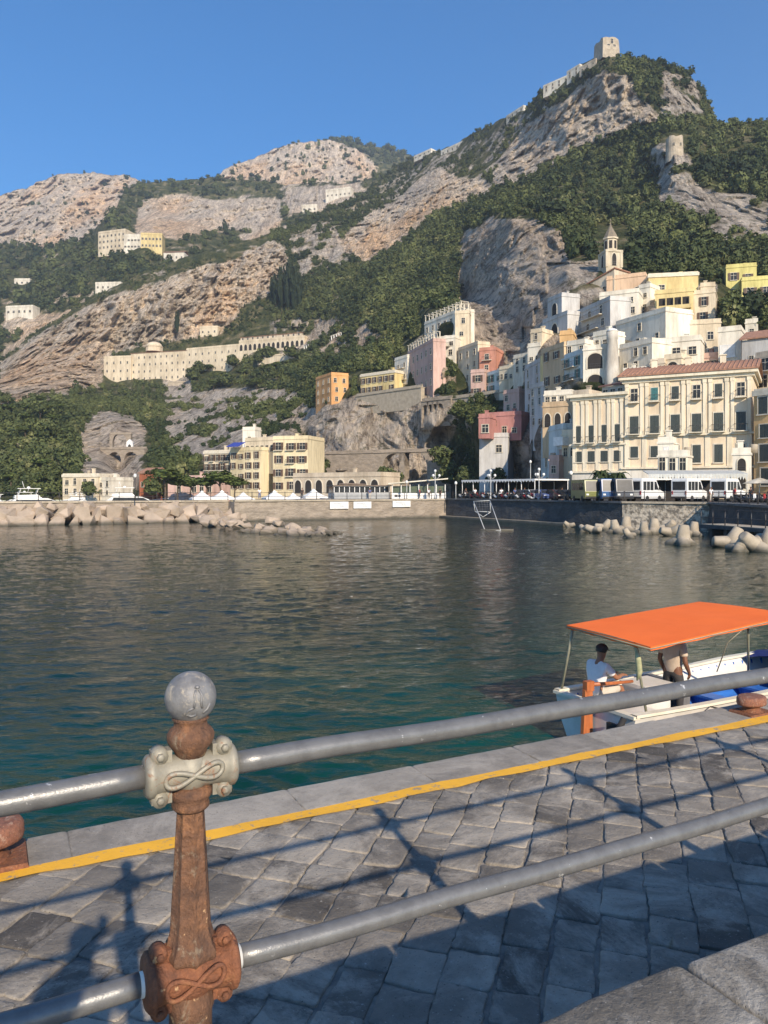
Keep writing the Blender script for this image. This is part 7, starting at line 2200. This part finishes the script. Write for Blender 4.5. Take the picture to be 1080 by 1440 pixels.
b = MB(); p0 = cB.lerp(cR, .62) + V3(0, 0, -.03); b.tube([p0, p0 + V3(.05, .35, -.3), p0 + V3(.1, .6, -.85)], .010, 5); b.build('rope', mat('pale_rope', (.5, .46, .36), (.38, .34, .26), 20, .9), boat)
# mooring line across to the pier
b = MB(); a_ = boat.matrix_basis @ V3(1.6, -1.0, .86); c_ = PF(5.62, -.40, ZP + .20)
b.tube([a_, a_.lerp(c_, .5) + V3(0, 0, -.12), c_], .012, 5); o = b.build('mooring_rope', mat('dark_rope', (.12, .10, .07), (.07, .06, .045), 30, .9)); tag(o, 'dark rope running from the boat gunwale to the right bollard', 'rope')

# seated helmsman: faces the bow (+x of the boat)
def seated():
    J = dict(pelvis=V3(0, 0, .12), neck=V3(0, -.10, .60), head=V3(.0, -.14, .755), shL=V3(.19, -.07, .54), shR=V3(-.19, -.07, .54),
             elL=V3(.25, -.26, .33), elR=V3(-.22, -.27, .34), wrL=V3(.16, -.50, .34), wrR=V3(-.10, -.50, .34), haL=V3(.13, -.60, .34), haR=V3(-.07, -.60, .34),
             hpL=V3(.10, -.04, .09), hpR=V3(-.10, -.04, .09), knL=V3(.13, -.46, .13), knR=V3(-.13, -.46, .15), anL=V3(.13, -.50, -.32), anR=V3(-.13, -.52, -.32), toL=V3(.14, -.68, -.38), toR=V3(-.14, -.70, -.38))
    return J
sp = boat.matrix_basis @ V3(.34, .30, .87)
person('seated man in a white shirt and dark cap at the stern of the boat', seated(), M['skin'], M['shirtw'], M['trk'], M['hairdark'], sp, TH + R(90), cap=M['trd'], shorts=True)
def standing(h=1.0, arms='down'):
    J = dict(pelvis=V3(0, 0, .93), neck=V3(0, -.01, 1.44), head=V3(0, -.03, 1.60), shL=V3(.19, 0, 1.38), shR=V3(-.19, 0, 1.38),
             elL=V3(.25, .02, 1.10), elR=V3(-.25, .02, 1.10), wrL=V3(.24, -.10, .88), wrR=V3(-.24, -.12, .90), haL=V3(.23, -.13, .79), haR=V3(-.22, -.17, .82),
             hpL=V3(.10, 0, .88), hpR=V3(-.10, 0, .88), knL=V3(.11, -.02, .48), knR=V3(-.12, -.03, .48), anL=V3(.11, .02, .09), anR=V3(-.13, .03, .09), toL=V3(.13, -.14, .04), toR=V3(-.15, -.13, .04))
    J['palmL'] = V3(1, 0, 0); J['palmR'] = V3(-1, 0, 0)
    if arms == 'phone':
        J.update(elL=V3(.27, -.12, 1.20), elR=V3(-.27, -.12, 1.20), wrL=V3(.10, -.33, 1.46), wrR=V3(-.10, -.33, 1.46), haL=V3(.07, -.37, 1.55), haR=V3(-.07, -.37, 1.55))
    if arms == 'reach':
        J.update(elR=V3(-.30, -.08, 1.12), wrR=V3(-.42, -.26, .98), haR=V3(-.48, -.33, .95))
    return J
sp = boat.matrix_basis @ V3(1.86, -.02, .30)
person('standing man in a beige shirt whose head is hidden by the orange awning', standing(), M['skindark'], M['shirtb'], M['trd'], M['hairdark'], sp, TH + R(100))
# the photographer, standing on the walkway behind the camera (his shadow falls on the pier)
ph = person('person taking the photo, casting the shadow on the pier beside the post', standing(arms='phone'), M['skin'], M['shirtw'], M['trd'], M['hairdark'], (0.0, -.42, ZC), R(180), fingers=False, cap=M['trd'])
ph.scale = (1.10, 1.08, 1.04)
b = MB(); b.box((0, -.028, HC + .01), (.078, .009, .155)); o = b.build('phone', M['rubber']); tag(o, 'dark phone held up by the person on the walkway', 'phone')

# small figures on the quays, one body per pose shared
def tiny(px, D, z, rz, lb, shirt, tr):
    key = 'tiny'
    if key not in M:
        J = standing(); t = person(lb, J, M['skin'], shirt, tr, M['hairdark'], (0, 0, 0), 0, fingers=False); M[key] = t; o = t
        for c in o.children:
            pass
    else: o = copy_tree(M[key])
    o.location = (*XY(px, D), z); o.rotation_euler = (0, 0, R(rz)); tag(o, lb, 'person')
    for c in o.children:
        nm = c.name.split('.')[0]
        if nm in ('shirt', 'trousers'):
            c.data = c.data.copy(); c.data.materials[0] = shirt if nm == 'shirt' else tr
    return o
redm = mat('red_cotton', (.55, .05, .06), (.42, .03, .04), 8, .85); blum = mat('blue_cotton', (.08, .13, .30), (.06, .10, .22), 8, .85)
tiny(603, 123, ZL, 10, 'person in a white top standing on the pavilion terrace', M['shirtw'], M['trd'])
tiny(619, 123, ZL, -40, 'person in dark clothes at the pavilion terrace corner', M['trd'], M['trd'])
tiny(1033, 86, ZR, 100, 'person in red walking past the right minibus', redm, M['trd'])
tiny(724, 107, ZR, 30, 'person in a blue top beside the scooters', blum, M['trk'])
for k_, (px_, dd_, rz_, lb_, s_, t_) in enumerate((
    (655, 119.5, 40, 'person in dark clothes at the left end of the cafe scooters', M['trd'], M['trd']), (705, 112, 160, 'person in a white top standing between scooters and cafe tables', M['shirtw'], M['trd']),
    (738, 109, -30, 'person in a red top near the cafe end beside the parked cars', redm, blum), (790, 104, 70, 'person in blue walking behind the dark red car', blum, M['trd']),
    (1000, 89, 20, 'person in a white top between the last two minibuses', M['shirtw'], M['trk']), (1056, 84, -60, 'person in dark clothes beside the motorbikes', M['trd'], blum),
    (520, 124, 10, 'person in blue on the quay before the glazed restaurant', blum, M['trk']), (590, 124, 90, 'person in red on the pavilion terrace', redm, M['trd']), (365, 118, 30, 'person in a white top on the quay by the tents', M['shirtw'], blum), (425, 120, -20, 'person in dark clothes on the quay right of the tents', M['trd'], M['trd']))):
    tiny(px_, dd_, ZL if px_ < 640 else ZR, rz_, lb_, s_, t_)
tiny(668, 117, ZR, 200, 'person in a white top among the scooters before the cafe', M['shirtw'], blum)

# ================================================================== AIR
m = bpy.data.materials.new('haze_air'); m.use_nodes = True; nt = m.node_tree; nt.nodes.clear()
vo = nt.nodes.new('ShaderNodeVolumePrincipled'); out = nt.nodes.new('ShaderNodeOutputMaterial')
vo.inputs['Color'].default_value = (.80, .88, 1.0, 1); vo.inputs['Density'].default_value = .0002; vo.inputs['Anisotropy'].default_value = .25
nt.links.new(vo.outputs[0], out.inputs['Volume'])
b = MB(); b.box((0, 880, 408), (4200, 2160, 820)); o = b.build('haze', m); tag(o, 'thin pale morning haze over the bay', 'haze', None, 'stuff')
